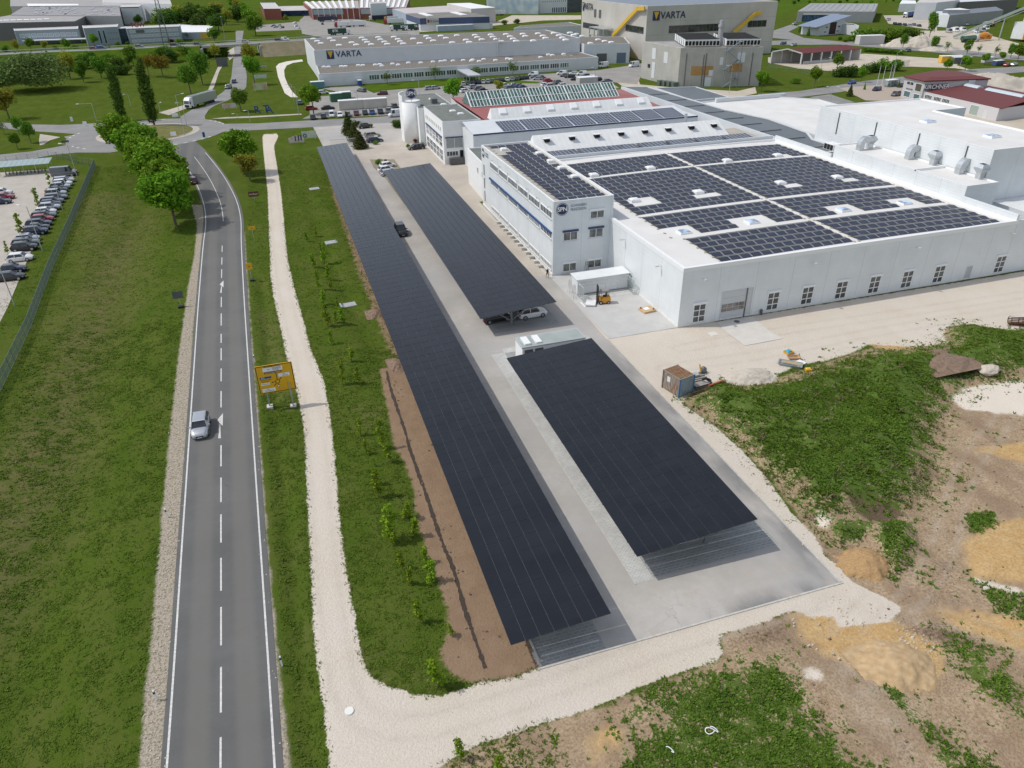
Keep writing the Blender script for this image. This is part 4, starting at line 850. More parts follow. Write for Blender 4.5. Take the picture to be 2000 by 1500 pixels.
def car_parts(kind):
    L,Wd,H,belt,hood,b0,wf,rf,rr,rfoot,gc=CARSPEC[kind];hw=Wd/2;hl=L/2
    def ring(x,w,zb,zt,cr=.1): return [(x,-w*.93,zb),(x,-w,zb+.18),(x,-w,zt-.16),(x,-w*.93,zt-.03),(x,-w*.6,zt+.01),(x,w*.6,zt+.01),(x,w*.93,zt-.03),(x,w,zt-.16),(x,w,zb+.18),(x,w*.93,zb)]
    body=MB();xs_=[(-hl,.78,gc+.15,belt-.18),(-hl+.1,.9,gc+.03,belt-.04),(-hl+.45,.98,gc,belt),(-hl+1.1,1.,gc,belt+.01),(0,1.,gc,belt),(wf-.1,1.,gc,belt-.01),(b0-.35,.985,gc,hood+.03),(hl-.35,.93,gc,hood-.06),(hl-.1,.82,gc+.03,hood-.16),(hl,.68,gc+.1,hood-.26)]
    body.loft([ring(x,hw*w,zb,zt) for x,w,zb,zt in xs_])
    gl=MB();tw=hw*.74;bw=hw*.93;top=H-.06
    B=[(rfoot,-bw,belt-.04),(wf,-bw,belt-.04),(wf,bw,belt-.04),(rfoot,bw,belt-.04)];M_=[(rr-.04,-tw-.05,top-.12),(rf+.1,-tw-.05,top-.12),(rf+.1,tw+.05,top-.12),(rr-.04,tw+.05,top-.12)];T=[(rr,-tw,top),(rf,-tw,top),(rf,tw,top),(rr,tw,top)]
    gl.loft([B,M_,T])
    rf_=MB();rf_.loft([[(rr-.05,-tw-.02,top-.02),(rf+.06,-tw-.02,top-.02),(rf+.06,tw+.02,top-.02),(rr-.05,tw+.02,top-.02)],[(rr+.05,-tw+.06,top+.05),(rf-.08,-tw+.06,top+.05),(rf-.08,tw-.06,top+.05),(rr+.05,tw-.06,top+.05)],[(rr+.35,-tw*.6,top+.07),(rf-.35,-tw*.6,top+.07),(rf-.35,tw*.6,top+.07),(rr+.35,tw*.6,top+.07)]])
    for sy in (-1,1):
        for p0,p1 in (((wf-.02,sy*bw*.985,belt-.02),(rf+.03,sy*(tw+.02),top)),((rfoot+.03,sy*bw*.985,belt-.02),(rr-.0,sy*(tw+.02),top)),(((wf+rfoot)/2-.1,sy*(bw+.004),belt-.02),((rf+rr)/2-.05,sy*(tw+.03),top))): rf_.bar(p0,p1,.075)
    if kind in ('van','minivan'):
        x1=.7 if kind == 'van' else -.35
        for sy in (-1,1): rf_.hexa([(rfoot,sy*(bw+.0),belt-.05),(x1,sy*(bw+.0),belt-.05),(x1,sy*(bw-.1),belt-.05),(rfoot,sy*(bw-.1),belt-.05)],[(rr-.04,sy*(tw+.075),top-.02),(x1,sy*(tw+.075),top-.02),(x1,sy*(tw-.03),top-.02),(rr-.04,sy*(tw-.03),top-.02)])
        rf_.hexa([(rfoot-.01,-bw,belt-.05),(rfoot+.1,-bw,belt-.05),(rfoot+.1,bw,belt-.05),(rfoot-.01,bw,belt-.05)],[(rr-.06,-tw-.07,top-.02),(rr+.04,-tw-.07,top-.02),(rr+.04,tw+.07,top-.02),(rr-.06,tw+.07,top-.02)])
    return body,gl,rf_,dict(L=L,W=Wd,H=H,belt=belt,hood=hood,gc=gc,hl=hl,hw=hw,wf=wf,tw=tw)
def setpaint(o,m):
    if o.material_slots and o.material_slots[0].link == 'OBJECT': o.material_slots[0].material=m
def objslot(o,m):
    o.material_slots[0].link='OBJECT';o.material_slots[0].material=m
CARP={}
def make_car(kind):
    body,gl,rf_,s=car_parts(kind);r=thing('car','','car');r['category']='car';del r['_w']
    def B_(mb,name,ms,sm=False): o=mb.build(name,ms,None,smooth=sm);o.parent=r;return o
    o=B_(body,'body',PT['white'],True);objslot(o,PT['white']);o2=B_(rf_,'roof',PT['white']);objslot(o2,PT['white']);B_(gl,'windows',CGLASS)
    R_=.36 if kind in ('suv','van') else .32
    for x in (s['hl']-.85,-s['hl']+.8):
        for sy in (-1,1):
            mb=MB();mb.tube((x,sy*(s['hw']-.2),R_),(x,sy*(s['hw']+.01),R_),R_,14);w=B_(mb,'wheel',BLACK)
            mb=MB();mb.tube((x,sy*(s['hw']-.05),R_),(x,sy*(s['hw']+.02),R_),R_*.62,10);q=mb.build('rim',RIM);q.parent=w
    for sy in (-1,1):
        mb=MB();mb.hexa([(s['hl']-.18,sy*s['hw']*.5,s['hood']-.26),(s['hl']+.02,sy*s['hw']*.5,s['hood']-.34),(s['hl']-.16,sy*s['hw']*.86,s['hood']-.34),(s['hl']-.35,sy*s['hw']*.86,s['hood']-.26)],[(s['hl']-.22,sy*s['hw']*.5,s['hood']-.12),(s['hl']-.04,sy*s['hw']*.5,s['hood']-.2),(s['hl']-.2,sy*s['hw']*.86,s['hood']-.18),(s['hl']-.45,sy*s['hw']*.9,s['hood']-.1)]);B_(mb,'headlight',HL)
        mb=MB();mb.box(-s['hl']-.015,-s['hl']+.14,min(sy*s['hw']*.6,sy*s['hw']*.9),max(sy*s['hw']*.6,sy*s['hw']*.9),s['belt']-.34,s['belt']-.12);B_(mb,'tail_light',TL)
        mb=MB();mb.obox((s['wf']-.22,sy*(s['hw']+.1),s['belt']+.06),(.07,.12,.07));o=B_(mb,'mirror',PT['white']);objslot(o,PT['white'])
    mb=MB();mb.box(s['hl']-.02,s['hl']+.02,-s['hw']*.42,s['hw']*.42,s['gc']+.16,s['gc']+.34);B_(mb,'grille',BLACKV)
    for e in (-1,1):
        mb=MB();mb.box(e*(s['hl']+.03)-.012,e*(s['hl']+.03)+.012,-.26,.26,s['gc']+(.12 if e > 0 else .3),s['gc']+(.22 if e > 0 else .4));B_(mb,'number_plate',PLATE)
    return r
def make_small(kind):
    body,gl,rf_,s=car_parts(kind);mb=MB()
    for src,mi in ((body,0),(rf_,0),(gl,1)):
        k=len(mb.v);mb.v += src.v;mb.f += [tuple(i+k for i in f) for f in src.f];mb.mi += [mi]*len(src.f)
    mb.m(2)
    for x in (s['hl']-.85,-s['hl']+.8):
        for sy in (-1,1): mb.tube((x,sy*(s['hw']-.2),.32),(x,sy*(s['hw']+.01),.32),.32,10)
    o=mb.build('car',[PT['white'],CGLASS,BLACK]);objslot(o,PT['white']);return o
def car(kind,col,label,x,y,head,group=None,small=False,z=0.,cat='car'):
    """head: direction the bonnet points (degrees, 0 = +X)"""
    key=(kind,small);new=key not in CARP
    if new: CARP[key]=(make_small if small else make_car)(kind)
    r=CARP[key]
    if not new:
        if small: r=r.copy();COL.objects.link(r)
        else: r=dup(r,(0,0,0))
    r.location=(x,y,z);r.rotation_euler=(0,0,math.radians(head));r['label']=label;r['category']=cat
    if group: r['group']=group
    elif 'group' in r: del r['group']
    for o in ([r] if small else [c for c in r.children if c.name.split('.')[0] in ('body','roof','mirror')]): setpaint(o,PT[col])
    return r
def lorry(label,x,y,head,cab='white',box='white',L=16.5,group=None,text=None,tcol=None,cat='lorry',z=0.,tanker=False):
    r=thing('articulated_lorry',label,cat,(x,y,z),math.radians(head),group);h=L/2
    def B_(mb,name,ms): o=mb.build(name,ms);o.parent=r;return o
    mb=MB();mb.loft([[(h-2.3,-1.2,.45),(h-.05,-1.22,.45),(h-.05,1.22,.45),(h-2.3,1.2,.45)],[(h-2.3,-1.22,1.6),(h,-1.24,1.5),(h,1.24,1.5),(h-2.3,1.22,1.6)],[(h-2.3,-1.2,3.0),(h-.22,-1.16,2.9),(h-.22,1.16,2.9),(h-2.3,1.2,3.0)],[(h-2.3,-1.1,3.8),(h-.9,-1.0,3.7),(h-.9,1.0,3.7),(h-2.3,1.1,3.8)]]);B_(mb,'cab',PT[cab])
    mb=MB();mb.hexa([(h-.1,-1.02,1.75),(h+.015,-1.02,1.75),(h+.015,1.02,1.75),(h-.1,1.02,1.75)],[(h-.35,-.98,2.72),(h-.17,-.98,2.72),(h-.17,.98,2.72),(h-.35,.98,2.72)]);B_(mb,'windscreen',CGLASS)
    mb=MB();mb.box(h-.02,h+.03,-.85,.85,.6,1.4);B_(mb,'grille',BLACKV)
    for sy in (-1,1): mb=MB();mb.obox((h-.35,sy*1.42,2.2),(.08,.14,.4));B_(mb,'mirror',BLACK)
    if tanker: mb=MB();mb.tube((-h,0,2.2),(h-3.1,0,2.2),1.15,16)
    else: mb=MB();mb.box(-h,h-2.7,-1.27,1.27,1.05,4.0)
    B_(mb,'trailer',PT[box]);mb=MB();mb.box(-h+.2,h-.6,-.5,.5,.75,1.04);B_(mb,'chassis',DGREY)
    for xx in (h-1.35,h-4.8,-h+2.2,-h+3.5,-h+4.8):
        if xx > h-1 or xx < -h+1: continue
        for sy in (-1,1): mb=MB();mb.tube((xx,sy*.85,.5),(xx,sy*1.24,.5),.5,12);B_(mb,'wheel',BLACK)
    if text:
        for sy in (-1,1):
            o=text_part('lettering',text,2.1,tcol or SIGNW,None,(0,0,0),bold=.03);o.parent=r;o.location=(-h*.35,sy*1.29,2.6);o.rotation_euler=(math.pi/2,0,math.pi if sy > 0 else 0)
    return r
def lamp(label,bx,by,ty,arm=1.6,az=180.,double=False,group='street lamps'):
    x,y=G2(bx,by);h=HT(bx,by,ty);z0=th(x,y) if abs(x) < 70 and y < 235 else 0
    r=thing('street_lamp',label,'street lamp',(x,y,z0),0,group);mb=MB();mb.tube((x,y,z0),(x,y,h),.09,8,.055);mb.build('pole',GALV,r)
    for s in ((0,180) if double else (0,)):
        a=math.radians(az+s);q=(x+math.cos(a)*arm,y+math.sin(a)*arm,h+.12);mb=MB();mb.tube((x,y,h-.02),q,.04);mb.build('arm',GALV,r)
        mb=MB();mb.obox((q[0]+math.cos(a)*.3,q[1]+math.sin(a)*.3,h+.13),(.42,.15,.07),a);mb.build('lamp_head',TRIM,r)
    return r
# ================= TREES AND SHRUBS (near and middle) =================
for i,(bx,by,ty,w) in enumerate(((344,441,317,1.0),(337,412,296,1.02),(326,386,268,1.05),(303,352,245,1.05),(277,328,225,1.05),(246,311,216,1.0))):
    x,y=G2(bx,by);grow('avenue','leafy bright green broad tree, %s from the near end of the row beside the bend' % ORD[i],'tree',x,y,HT(bx,by,ty),'broad trees along the road bend',w*1.16,v=i % 3)
for bx,by,ty,lb in ((241,236,124,'left of the two tall dark poplars behind the roundabout'),(302,246,111,'right of the two tall dark poplars, standing at the roundabout edge')):
    x,y=G2(bx,by);grow('poplar','tall slender dark poplar, ' + lb.split(',')[0] if 0 else lb,'tree',x,y,HT(bx,by,ty),'two poplars',1.0,v=0)
one=[('avenue',474,338,242,1.0,'big bright green tree right of the road mouth near the roundabout','tree'),('yellow',489,354,292,1.1,'small yellowish tree in front of the big green one by the gravel path','tree'),('mid',471,218,168,1.0,'round dark green tree on the corner right of the white lorry','tree'),
 ('mid',373,183,120,.95,'round dark green tree on the lawn left of the northern road','tree'),('mid',396,165,92,.9,'taller green tree right behind the round tree near the footpath','tree'),('round',498,166,98,.8,'bright green tree at the right kerb below the bridge','tree'),('yellow',492,140,78,.75,'yellow-green tree just below the bridge at the right kerb','tree'),
 ('mid',199,153,104,1.0,'solitary round tree with a slim trunk in the left meadow','tree'),('yellow',138,154,98,1.1,'yellow-green tree in the meadow beside the willow thicket','tree'),('mid',164,161,113,.8,'narrow green tree leaning in the meadow near the willow thicket','tree'),('olive',319,152,100,1.05,'wide olive-orange tree in the middle of the meadow','tree'),('olive',292,150,98,.8,'slim olive-orange tree left of the wide one in the meadow','tree'),
 ('darkbush',242,146,120,1.3,'low dark shrub in the middle of the meadow','bush'),('bush',218,146,118,1.0,'grey-green shrub behind the left poplar','bush'),('mid',262,130,85,.9,'green tree rising between the two poplars','tree'),('cone',220,116,86,1.0,'dark conical tree near the embankment','tree'),
 ('yellow',19,233,162,1.05,'green-yellow tree at the left picture edge by the meadow','tree'),('sparse',9,262,235,1.3,'thin young tree at the left edge between the two side roads','tree'),('mid',38,262,224,.8,'young tree on the triangular lawn, upper left one','tree'),('mid',61,279,231,.8,'young tree on the triangular lawn, tallest one','tree'),('mid',35,291,256,.9,'small tree on the triangular lawn nearest the lower road','tree'),
 ('avenue',613,223,157,.98,'bright green tree standing in the row of parked cars','tree'),('round',886,203,150,1.1,'bright green tree behind the office with the round sign','tree'),('yellow',975,182,153,1.1,'pale yellow-green small tree beside the glass-ridged roof','tree'),
 ('sparse',757,166,135,1.3,'thin tree, leftmost of four in front of the long white hall','tree'),('sparse',850,157,126,1.5,'thin tree, second of four in front of the long white hall','tree'),('sparse',932,155,124,1.3,'thin tree, third of four in front of the long white hall','tree'),('sparse',1002,149,116,1.4,'thin tree, rightmost of four in front of the long white hall','tree'),
 ('pine',682,264,220,1.0,'dark brownish conifer, rearmost in the hedge by the gate','conifer'),('pine',693,276,240,1.2,'dark conifer in the middle of the hedge by the gate','conifer'),('pine',704,290,254,1.3,'broad dark conifer nearest the gate','conifer'),('darkbush',698,248,231,1.1,'small dark round bush beside the rear hedge conifer','bush'),('bush',724,249,240,1.,'small clipped green bush beside the black car at the hedge','bush'),
 ('darkbush',778,249,231,1.4,'dark green shrub left of the round white stair tower','bush'),('copper',812,280,270,1.0,'copper-red bush at the foot of the round white tower','bush'),('bush',797,287,280,1.2,'low green bush beside the black car near the tower','bush'),('bush',824,286,277,1.2,'low green bush behind the copper bush','bush'),('bush',734,282,274,1.6,'low clipped green bush inside the sliding gate','bush'),
 ('bush',740,321,309,1.2,'round olive bush on the small kerbed island','bush'),('copper',754,318,310,1.0,'copper-red bush on the small kerbed island','bush'),
 ('cone',1026,290,238,.85,'bright green conical tree between the two white saw-ridge halls','tree'),('cone',1111,268,242,.7,'small green treetop right of the conical tree between the halls','tree'),('bush',1012,284,262,1.0,'small bush left of the conical tree between the halls','bush')]
for k,bx,by,ty,w,lb,cat in one:
    x,y=G2(bx,by);grow(k,lb,cat,x,y,HT(bx,by,ty),None,w)
x,y=G2(62,182);grow('willow','large grey-green willow thicket in the left meadow','thicket',x,y+8,15.5,None,1.55,v=0)
x,y=G2(-30,172);grow('willow','second willow thicket cut by the left picture edge','thicket',x,y+10,13,None,1.3,v=1)
for bx,by,ty,lb in ((16,490,470,'at the left edge by the white hatchback'),(44,455,417,'between blue and silver cars'),(77,401,368,'with a bare tip in the car row'),(99,358,336,'near the bike shelter')):
    x,y=G2(bx,by+6);grow('sapling','slim yellow-green car park sapling ' + lb,'young tree',x,y,HT(bx,by+6,ty),'saplings in the left car park',1.1)
SAP=[(600,471,452),(617,459,440),(634,512,470),(614,522,495),(628,492,472),(647,565,539),(622,566,527),(632,595,567),(660,601,579),(640,637,595),(670,632,600),(647,672,645),(687,706,679),(669,750,705),(700,750,717),(641,545,514),(655,630,606),
 (704,850,817),(716,887,860),(746,875,822),(760,902,867),(731,910,895),(740,970,917),(733,945,918),(795,1012,980),(762,1055,990),(770,1062,1020),(809,1045,1012),(785,1110,1077),(832,1100,1072),(800,1140,1107),(842,1135,1097),(820,1215,1172),(881,1241,1220),(856,1341,1290),(900,1482,1443),(975,1505,1472)]
SAP.sort(key=lambda s: -s[1])
for i,(bx,by,ty) in enumerate(SAP):
    x,y=G2(bx,by);h=HT(bx,by,ty);lb='%s sapling counted from the bottom of the planted grass strip' % ORD[i]
    grow('sapling',('stout leafy ' if h > 3 else 'small light green ') + lb,'sapling',x,y,max(h,1.1),'saplings in the grass strip beside the gravel path',random.uniform(1.0,1.6),v=i % 3)
# ================= GRASS AND WEEDS =================
def tufts(name,pts,size,m,seed,blades=4,lean=.55,wd=.3,ht=.75):
    n=len(pts);R_=np.random.RandomState(seed);P0=np.repeat(pts,blades,0);k=len(P0);a=R_.rand(k)*6.283;s=size*np.repeat(.5+R_.rand(n),blades)*(.6+.6*R_.rand(k));off=R_.normal(size=(k,2))*size*.28
    base=P0.copy();base[:,0] += off[:,0];base[:,1] += off[:,1];w=s*wd;dx,dy=np.cos(a),np.sin(a);l=lean*s*(.3+R_.rand(k))
    V=np.stack([np.stack([base[:,0]-dy*w*.5,base[:,1]+dx*w*.5,base[:,2]-.02],1),np.stack([base[:,0]+dy*w*.5,base[:,1]-dx*w*.5,base[:,2]-.02],1),np.stack([base[:,0]+dx*l+dy*w*.35,base[:,1]+dy*l-dx*w*.35,base[:,2]+s*ht],1),np.stack([base[:,0]+dx*l-dy*w*.35,base[:,1]+dy*l+dx*w*.35,base[:,2]+s*ht*1.15],1)],1).reshape(-1,3)
    me=bpy.data.meshes.new(name);me.vertices.add(4*k);me.vertices.foreach_set('co',V.ravel());me.loops.add(4*k);me.loops.foreach_set('vertex_index',np.arange(4*k));me.polygons.add(k);me.polygons.foreach_set('loop_start',np.arange(0,4*k,4));me.polygons.foreach_set('loop_total',np.full(k,4));me.update(calc_edges=True)
    at=me.attributes.new('lv','FLOAT','FACE');at.data.foreach_set('value',np.clip(np.repeat(R_.rand(n),blades)*.7+.3*R_.rand(k),0,1));me.materials.append(m);o=bpy.data.objects.new(name,me);COL.objects.link(o);o['kind']='stuff';return o
def scatter(n,x0,x1,y0,y1,keep,seed):
    R_=np.random.RandomState(seed);X=x0+(x1-x0)*R_.rand(n);Y=y0+(y1-y0)*R_.rand(n);p=keep(X,Y);k=R_.rand(n) < p;X,Y=X[k],Y[k];return np.stack([X,Y,terr(X,Y)],1)
def clump(X,Y,s,seed=0): return np.clip((vnoise(X+seed*13.7,Y,s)-.42)*4,0,1)
L_GR=leafmat('grass_blades',(.055,.105,.010),(.155,.225,.030),.3);L_WD=leafmat('weed_leaves',(.050,.120,.012),(.170,.275,.040),.3);L_DRY=leafmat('dry_stalks',(.14,.11,.055),(.30,.25,.15),.1)
ASX=lambda Y: np.interp(Y,[p[1] for p in road_c],[p[0] for p in road_c])
def k_left(X,Y):
    edge=ASX(Y)-4.4;sh=np.clip(-sdf(X,Y,SHL)/.4,0,1);return np.where((X < edge) & (sh > .3),1,0)*(.25+.75*clump(X,Y,1.1))
tufts('grass',np.concatenate([scatter(60000,-38,-14,22,110,k_left,1),scatter(26000,-46,-16,110,215,k_left,2)]),.17,L_GR,3,lean=1.1,ht=.38,wd=.4)
def k_mid(X,Y):
    o=np.clip(-sdf(X,Y,PATH)/.3,0,1)*np.clip(-sdf(X,Y,SOILA)/.3,0,1)*np.clip(-sdf(X,Y,SHR)/.3,0,1);return o*np.where((X > ASX(Y)+4.6) & (X < 11.5),1,0)*(.3+.7*clump(X,Y,.9,2))
tufts('grass',np.concatenate([scatter(46000,-7,11.5,20,90,k_mid,4),scatter(24000,-8,12,90,210,k_mid,5)]),.16,L_GR,6,lean=1.1,ht=.38,wd=.4)
def k_weed(X,Y):
    v=np.max([soft(X,Y,p,w,v) for p,v,w in WEEDS],0);dk=np.max([soft(X,Y,p,w,v) for p,v,w in DARKS[:3]],0);return np.where((X < 39.4) & (Y > 33.5),0,1)*np.clip((v-.04)*1.3,0,1)*(.05+.95*np.clip((vnoise(X,Y,2.4)*.5+vnoise(X+50,Y,.8)*.5-.72+v*.45)*6,0,1))*(1-dk)*np.clip(-sdf(X,Y,PATH)/.2,0,1)*np.clip(-sdf(X,Y,CURB)/.2,0,1)
tufts('weeds',np.concatenate([scatter(110000,14,62,14,62,k_weed,7),scatter(26000,38,105,50,75,k_weed,8)]),.15,L_WD,9,blades=5,lean=1.1,wd=.6,ht=.55)
def k_site(X,Y):
    s=np.where((X < 39.4) & (Y > 33.5),0,1)*soft(X,Y,SITE,.5)*np.clip(-sdf(X,Y,PATH)/.3,0,1)*np.clip(-sdf(X,Y,CURB)/.3,0,1)*np.clip(-sdf(X,Y,APRON)/.3,0,1);oc=np.max([soft(X,Y,p,.8) for p in OCHRES+WHITES],0);return s*(1-.9*oc)*clump(X,Y,3.5,5)*clump(X,Y,.9,8)*.5
tufts('weeds',scatter(16000,12,80,14,70,k_site,10),.16,L_WD,11,blades=6,lean=1.,wd=.55)
tufts('weeds',scatter(15000,36,105,34,75,lambda X,Y: soft(X,Y,WEEDS[0][0],1)*clump(X,Y,2.2,6),31),.26,L_GR,32,blades=6,lean=1.,ht=.6,wd=.25)
tufts('dry_stalks',scatter(1500,38,70,36,70,lambda X,Y: soft(X,Y,WEEDS[0][0],1)*clump(X,Y,3,3),12),.34,L_DRY,13,blades=7,lean=.9,wd=.12)
def k_edge(X,Y):
    d=np.abs(sdf(X,Y,PATH));return np.clip(1-d/.45,0,1)*np.where(X < 11,1,.6)
tufts('grass',scatter(60000,-8,12,22,150,k_edge,14),.13,L_GR,15,blades=3)
def stones(name,pts,size,m,seed):
    mb=MB();Q=random.Random(seed)
    for x,y,z in pts:
        s=size*Q.uniform(.4,1.3);mb.hexa([(x+s*a*Q.uniform(.7,1.1),y+s*b*Q.uniform(.7,1.1),z-.02) for a,b in ((-.5,-.4),(.5,-.5),(.4,.5),(-.5,.4))],[(x+s*a*Q.uniform(.5,.9),y+s*b*Q.uniform(.5,.9),z+s*Q.uniform(.3,.6)) for a,b in ((-.4,-.3),(.4,-.4),(.3,.4),(-.4,.3))])
    o=mb.build(name,m);o['kind']='stuff';return o
STONE=mat('pale_stone',(.52,.46,.38),.9,var=.2,scale=3);CLOD=mat('earth_clod',(.20,.14,.10),1.,var=.3,scale=2)
stones('loose_stones',np.concatenate([scatter(9000,-19,-13,22,120,lambda X,Y: np.clip(sdf(X,Y,SHL)+.3,0,1)*.35,20),scatter(5000,-8,0,22,120,lambda X,Y: np.clip(sdf(X,Y,SHR)+.3,0,1)*.3,21)]),.14,STONE,1)
stones('soil_clods',scatter(20000,0,80,14,90,lambda X,Y: .28*clump(X,Y,1.6,4)*np.maximum(soft(X,Y,SOILA,.3),.45*soft(X,Y,SITE,.5)),22),.20,CLOD,2)
stones('rubble',scatter(9000,30,50,22,40,lambda X,Y: .5*clump(X,Y,1.2,7)*np.maximum(soft(X,Y,OCHRES[2],.6),soft(X,Y,CURB,.3)*.1),23),.17,STONE,3)
# ================= VEHICLES =================
x,y=G2(389,852);car('suv','silver','silver compact crossover driving towards the viewer on the main road',-13.75+.25,G2(389,838)[1]-.3,-91,None)
x,y=G2(783,452,.5);r=car('suv','black','black boxy off-road car driving down the lane between the solar carports',x,y,-88,None);r.scale=(.98,1.02,1.12)
mb=MB();o_=None
# squared-off hardtop and spare details for the off-roader
mb.loft([[(-1.9,-.8,1.0),(.45,-.8,1.0),(.45,.8,1.0),(-1.9,.8,1.0)],[(-1.88,-.74,1.72),(.3,-.74,1.72),(.3,.74,1.72),(-1.88,.74,1.72)]]);q=mb.build('hardtop',PT['black']);q.parent=r
for sx in (1.4,-1.3):
    for sy in (-1,1): mb=MB();mb.box(sx-.5,sx+.5,sy*.98-.12,sy*.98+.12,.72,.8);q=mb.build('wheel_arch',BLACK);q.parent=r
LOT=[('hatch','red',132,333),('van','grey',124,338),('estate','silver',124,350),('suv','white',121,357),('suv','silver',117,363),('sedan','black',110,369),('suv','silver',109,376),('estate','grey',109,383),('estate','grey',101,390),('hatch','navy',98,396),('suv','silver',96,403),('hatch','white',88,411),('estate','grey',85,418),('hatch','red',82,425),('estate','navy',75,434),('sedan','black',71,442),('suv','navy',69,450),('hatch','silver',53,463),('estate','grey',50,471),('suv','black',47,481),('hatch','white',38,501),('sedan','navy',21,523),('estate','black',17,538)]
NM=dict(hatch='hatchback',van='van',estate='estate car',suv='crossover',sedan='saloon',minivan='small van')
for i,(k,c,px,py) in enumerate(reversed(LOT)):
    x,y=G2(px,py,.75);car(k,c,'%s %s, %s from the near end of the left car park row' % (c,NM[k],ORD[i]),x,y,0 if k != 'van' else 0,'cars in the left car park row')
for i,(k,c,px,py) in enumerate((('hatch','white',3,374),('sedan','red',5,383),('estate','navy',-2,392))):
    x,y=G2(px,py,.7);car(k,c,'%s %s cut by the left edge, %s of three nose to the aisle' % (c,NM[k],ORD[i]),x,y,0,'cars at the left edge of the car park')
E_=[('hatch','black',611,229),('hatch','black',632,227),('minivan','white',648,224),('hatch','white',664,224),('estate','grey',679,223),('hatch','maroon',696,221),('hatch','black',713,220),('hatch','blue',727,219),('suv','black',743,218),('suv','grey',759,217)]
for i,(k,c,px,py) in enumerate(E_):
    x,y=G2(px,py,.6);car(k,c,'%s %s, %s from the left in the row along the side road' % (c,NM[k],ORD[i]),x,y,-94,'cars parked along the side road',small=True)
x,y=G2(774,222,.9);car('van','white','large white panel van at the right end of the roadside car row',x,y,188,None)
M_=[('sedan','black',640,210,'black saloon on the lot behind the bright green roadside tree',0),('hatch','red',608,211,'dark red car half hidden behind the bright green roadside tree',0),('hatch','grey',586,200,'grey car at the left end of the lot behind the roadside tree',80),('hatch','white',631,180,'white car beside the green containers',10),('hatch','maroon',747,182,'dark red hatchback in front of the grassy bank of the long white hall',170),('estate','grey',706,176,'grey car by the blue rubbish container near the white gates',120),
 ('suv','black',771,208,'black car left of the white stair tower, in the rear row',-90),('hatch','white',784,207,'white car next to the white stair tower, in the rear row',-90),('estate','black',813,287,'black estate car parked at the foot of the white stair tower',184),
 ('suv','black',713,246,'black car nearest the side road inside the fence',12),('estate','beige',727,263,'beige-grey estate car inside the gate',10),('estate','navy',732,273,'dark blue car closest to the sliding gate',10),
 ('hatch','white',757,322,'white hatchback, rearmost of three beside the kerbed island',16),('hatch','white',754,330,'white hatchback, middle one beside the kerbed island',16),('hatch','silver',759,337,'silver blue car partly under the middle solar roof',16)]
for k,c,px,py,lb,hd in M_:
    x,y=G2(px,py,.6);car(k,c,lb,x,y,hd,None,small=(py < 240))
N_=[('hatch','navy',457,159,'dark car on the northern road, the farther of two',-95),('suv','grey',446,170,'dark grey car following the white lorry into the bend, the nearer of two',-110)]
for k,c,px,py,lb,hd in N_: x,y=G2(px,py,.6);car(k,c,lb,x,y,hd,'cars on the northern road',small=True)
x,y=G2(376,352,.6);car('hatch','maroon','dark red car on the main road half hidden behind the row of trees',x,y,105,None)
x,y=G2(391,205,1.);lorry('white articulated lorry with a grey trailer leaving the roundabout',x,y+6,-122,'white','silver')
under=[('suv','black',92.2,2),('hatch','navy',97.5,0),('hatch','silver',105.3,0),('estate','black',113,0),('hatch','navy',121,0),('hatch','white',129,0),('sedan','black',137,0),('hatch','black',145,0),('hatch','red',151,0)]
for i,(k,c,yy,d) in enumerate(under):
    car(k,c,'%s %s, %s from the near end under the middle solar roof' % (c,NM[k],ORD[i]),26.3 if i == 0 else 26.55,yy,0 if i != 0 else 4,'cars under the middle solar roof')
car('suv','white','white car on the inner bay under the near end of the middle solar roof',31.6,91.8,3,None)
for px,py,k,c,lb in ((1664,160,'hatch','blue','bright blue car driving on the street beyond the white flat roof'),(1713,173,'hatch','navy','dark blue hatchback parked left of the red-roofed company building'),(1750,183,'suv','grey','dark pickup-like car in front of the red-roofed company building'),(1760,166,'hatch','navy','navy car behind the bus shelter'),(1530,84,'hatch','blue','dark blue car left of the open red-roofed shed'),(1550,87,'hatch','silver','silver car left of the open red-roofed shed'),(1773,98,'sedan','grey','dark car on the rear street by the sand heaps'),(1967,126,'hatch','red','red hatchback at the right kerb near the waste containers'),(1981,125,'hatch','silver','silver hatchback at the right kerb behind the red one'),(1552,46,'suv','silver','silver car in front of the blue-glazed workshop'),(1575,53,'hatch','silver','small silver car beside the slanted-roof house'),(1735,38,'suv','silver','white car on the yard right of the workshop')):
    x,y=G2(px,py,.7);car(k,c,lb,x,y,200 if px not in (1967,1981) else 20,None,small=True)
VL=[('minivan','white',1042,145,150),('hatch','grey',1046,150,150),('suv','grey',1057,152,20),('hatch','silver',1050,153,160),('hatch','red',1070,157,10),('suv','grey',1090,161,15),('hatch','white',1066,165,10),('estate','silver',1075,167,10),('hatch','white',1100,166,10),('minivan','white',1097,143,160),('hatch','grey',1103,147,150),('estate','black',1113,149,165),('hatch','white',1120,143,160),('minivan','white',1136,144,160),('hatch','black',1124,154,160),('hatch','navy',1144,148,170),('hatch','white',1155,150,170),('estate','black',1165,155,170),('sedan','grey',1185,158,170),('hatch','navy',1020,170,20),('hatch','blue',1014,167,20),('hatch','silver',1003,166,20),('suv','white',985,167,10),('hatch','grey',995,171,15),('sedan','black',942,176,15),('estate','grey',936,172,15),('suv','silver',925,170,12),('hatch','white',908,177,15),('sedan','black',900,172,12),('hatch','silver',850,171,12),('hatch','silver',838,172,12)]
for i,(k,c,px,py,hd) in enumerate(sorted(VL,key=lambda v: v[2])):
    x,y=G2(px,py,.6);car(k,c,'%s %s, %s from the left on the car park before the long white hall' % (c,NM[k],ORD[i]),x,y,hd,'cars on the car park of the long white hall',small=True)
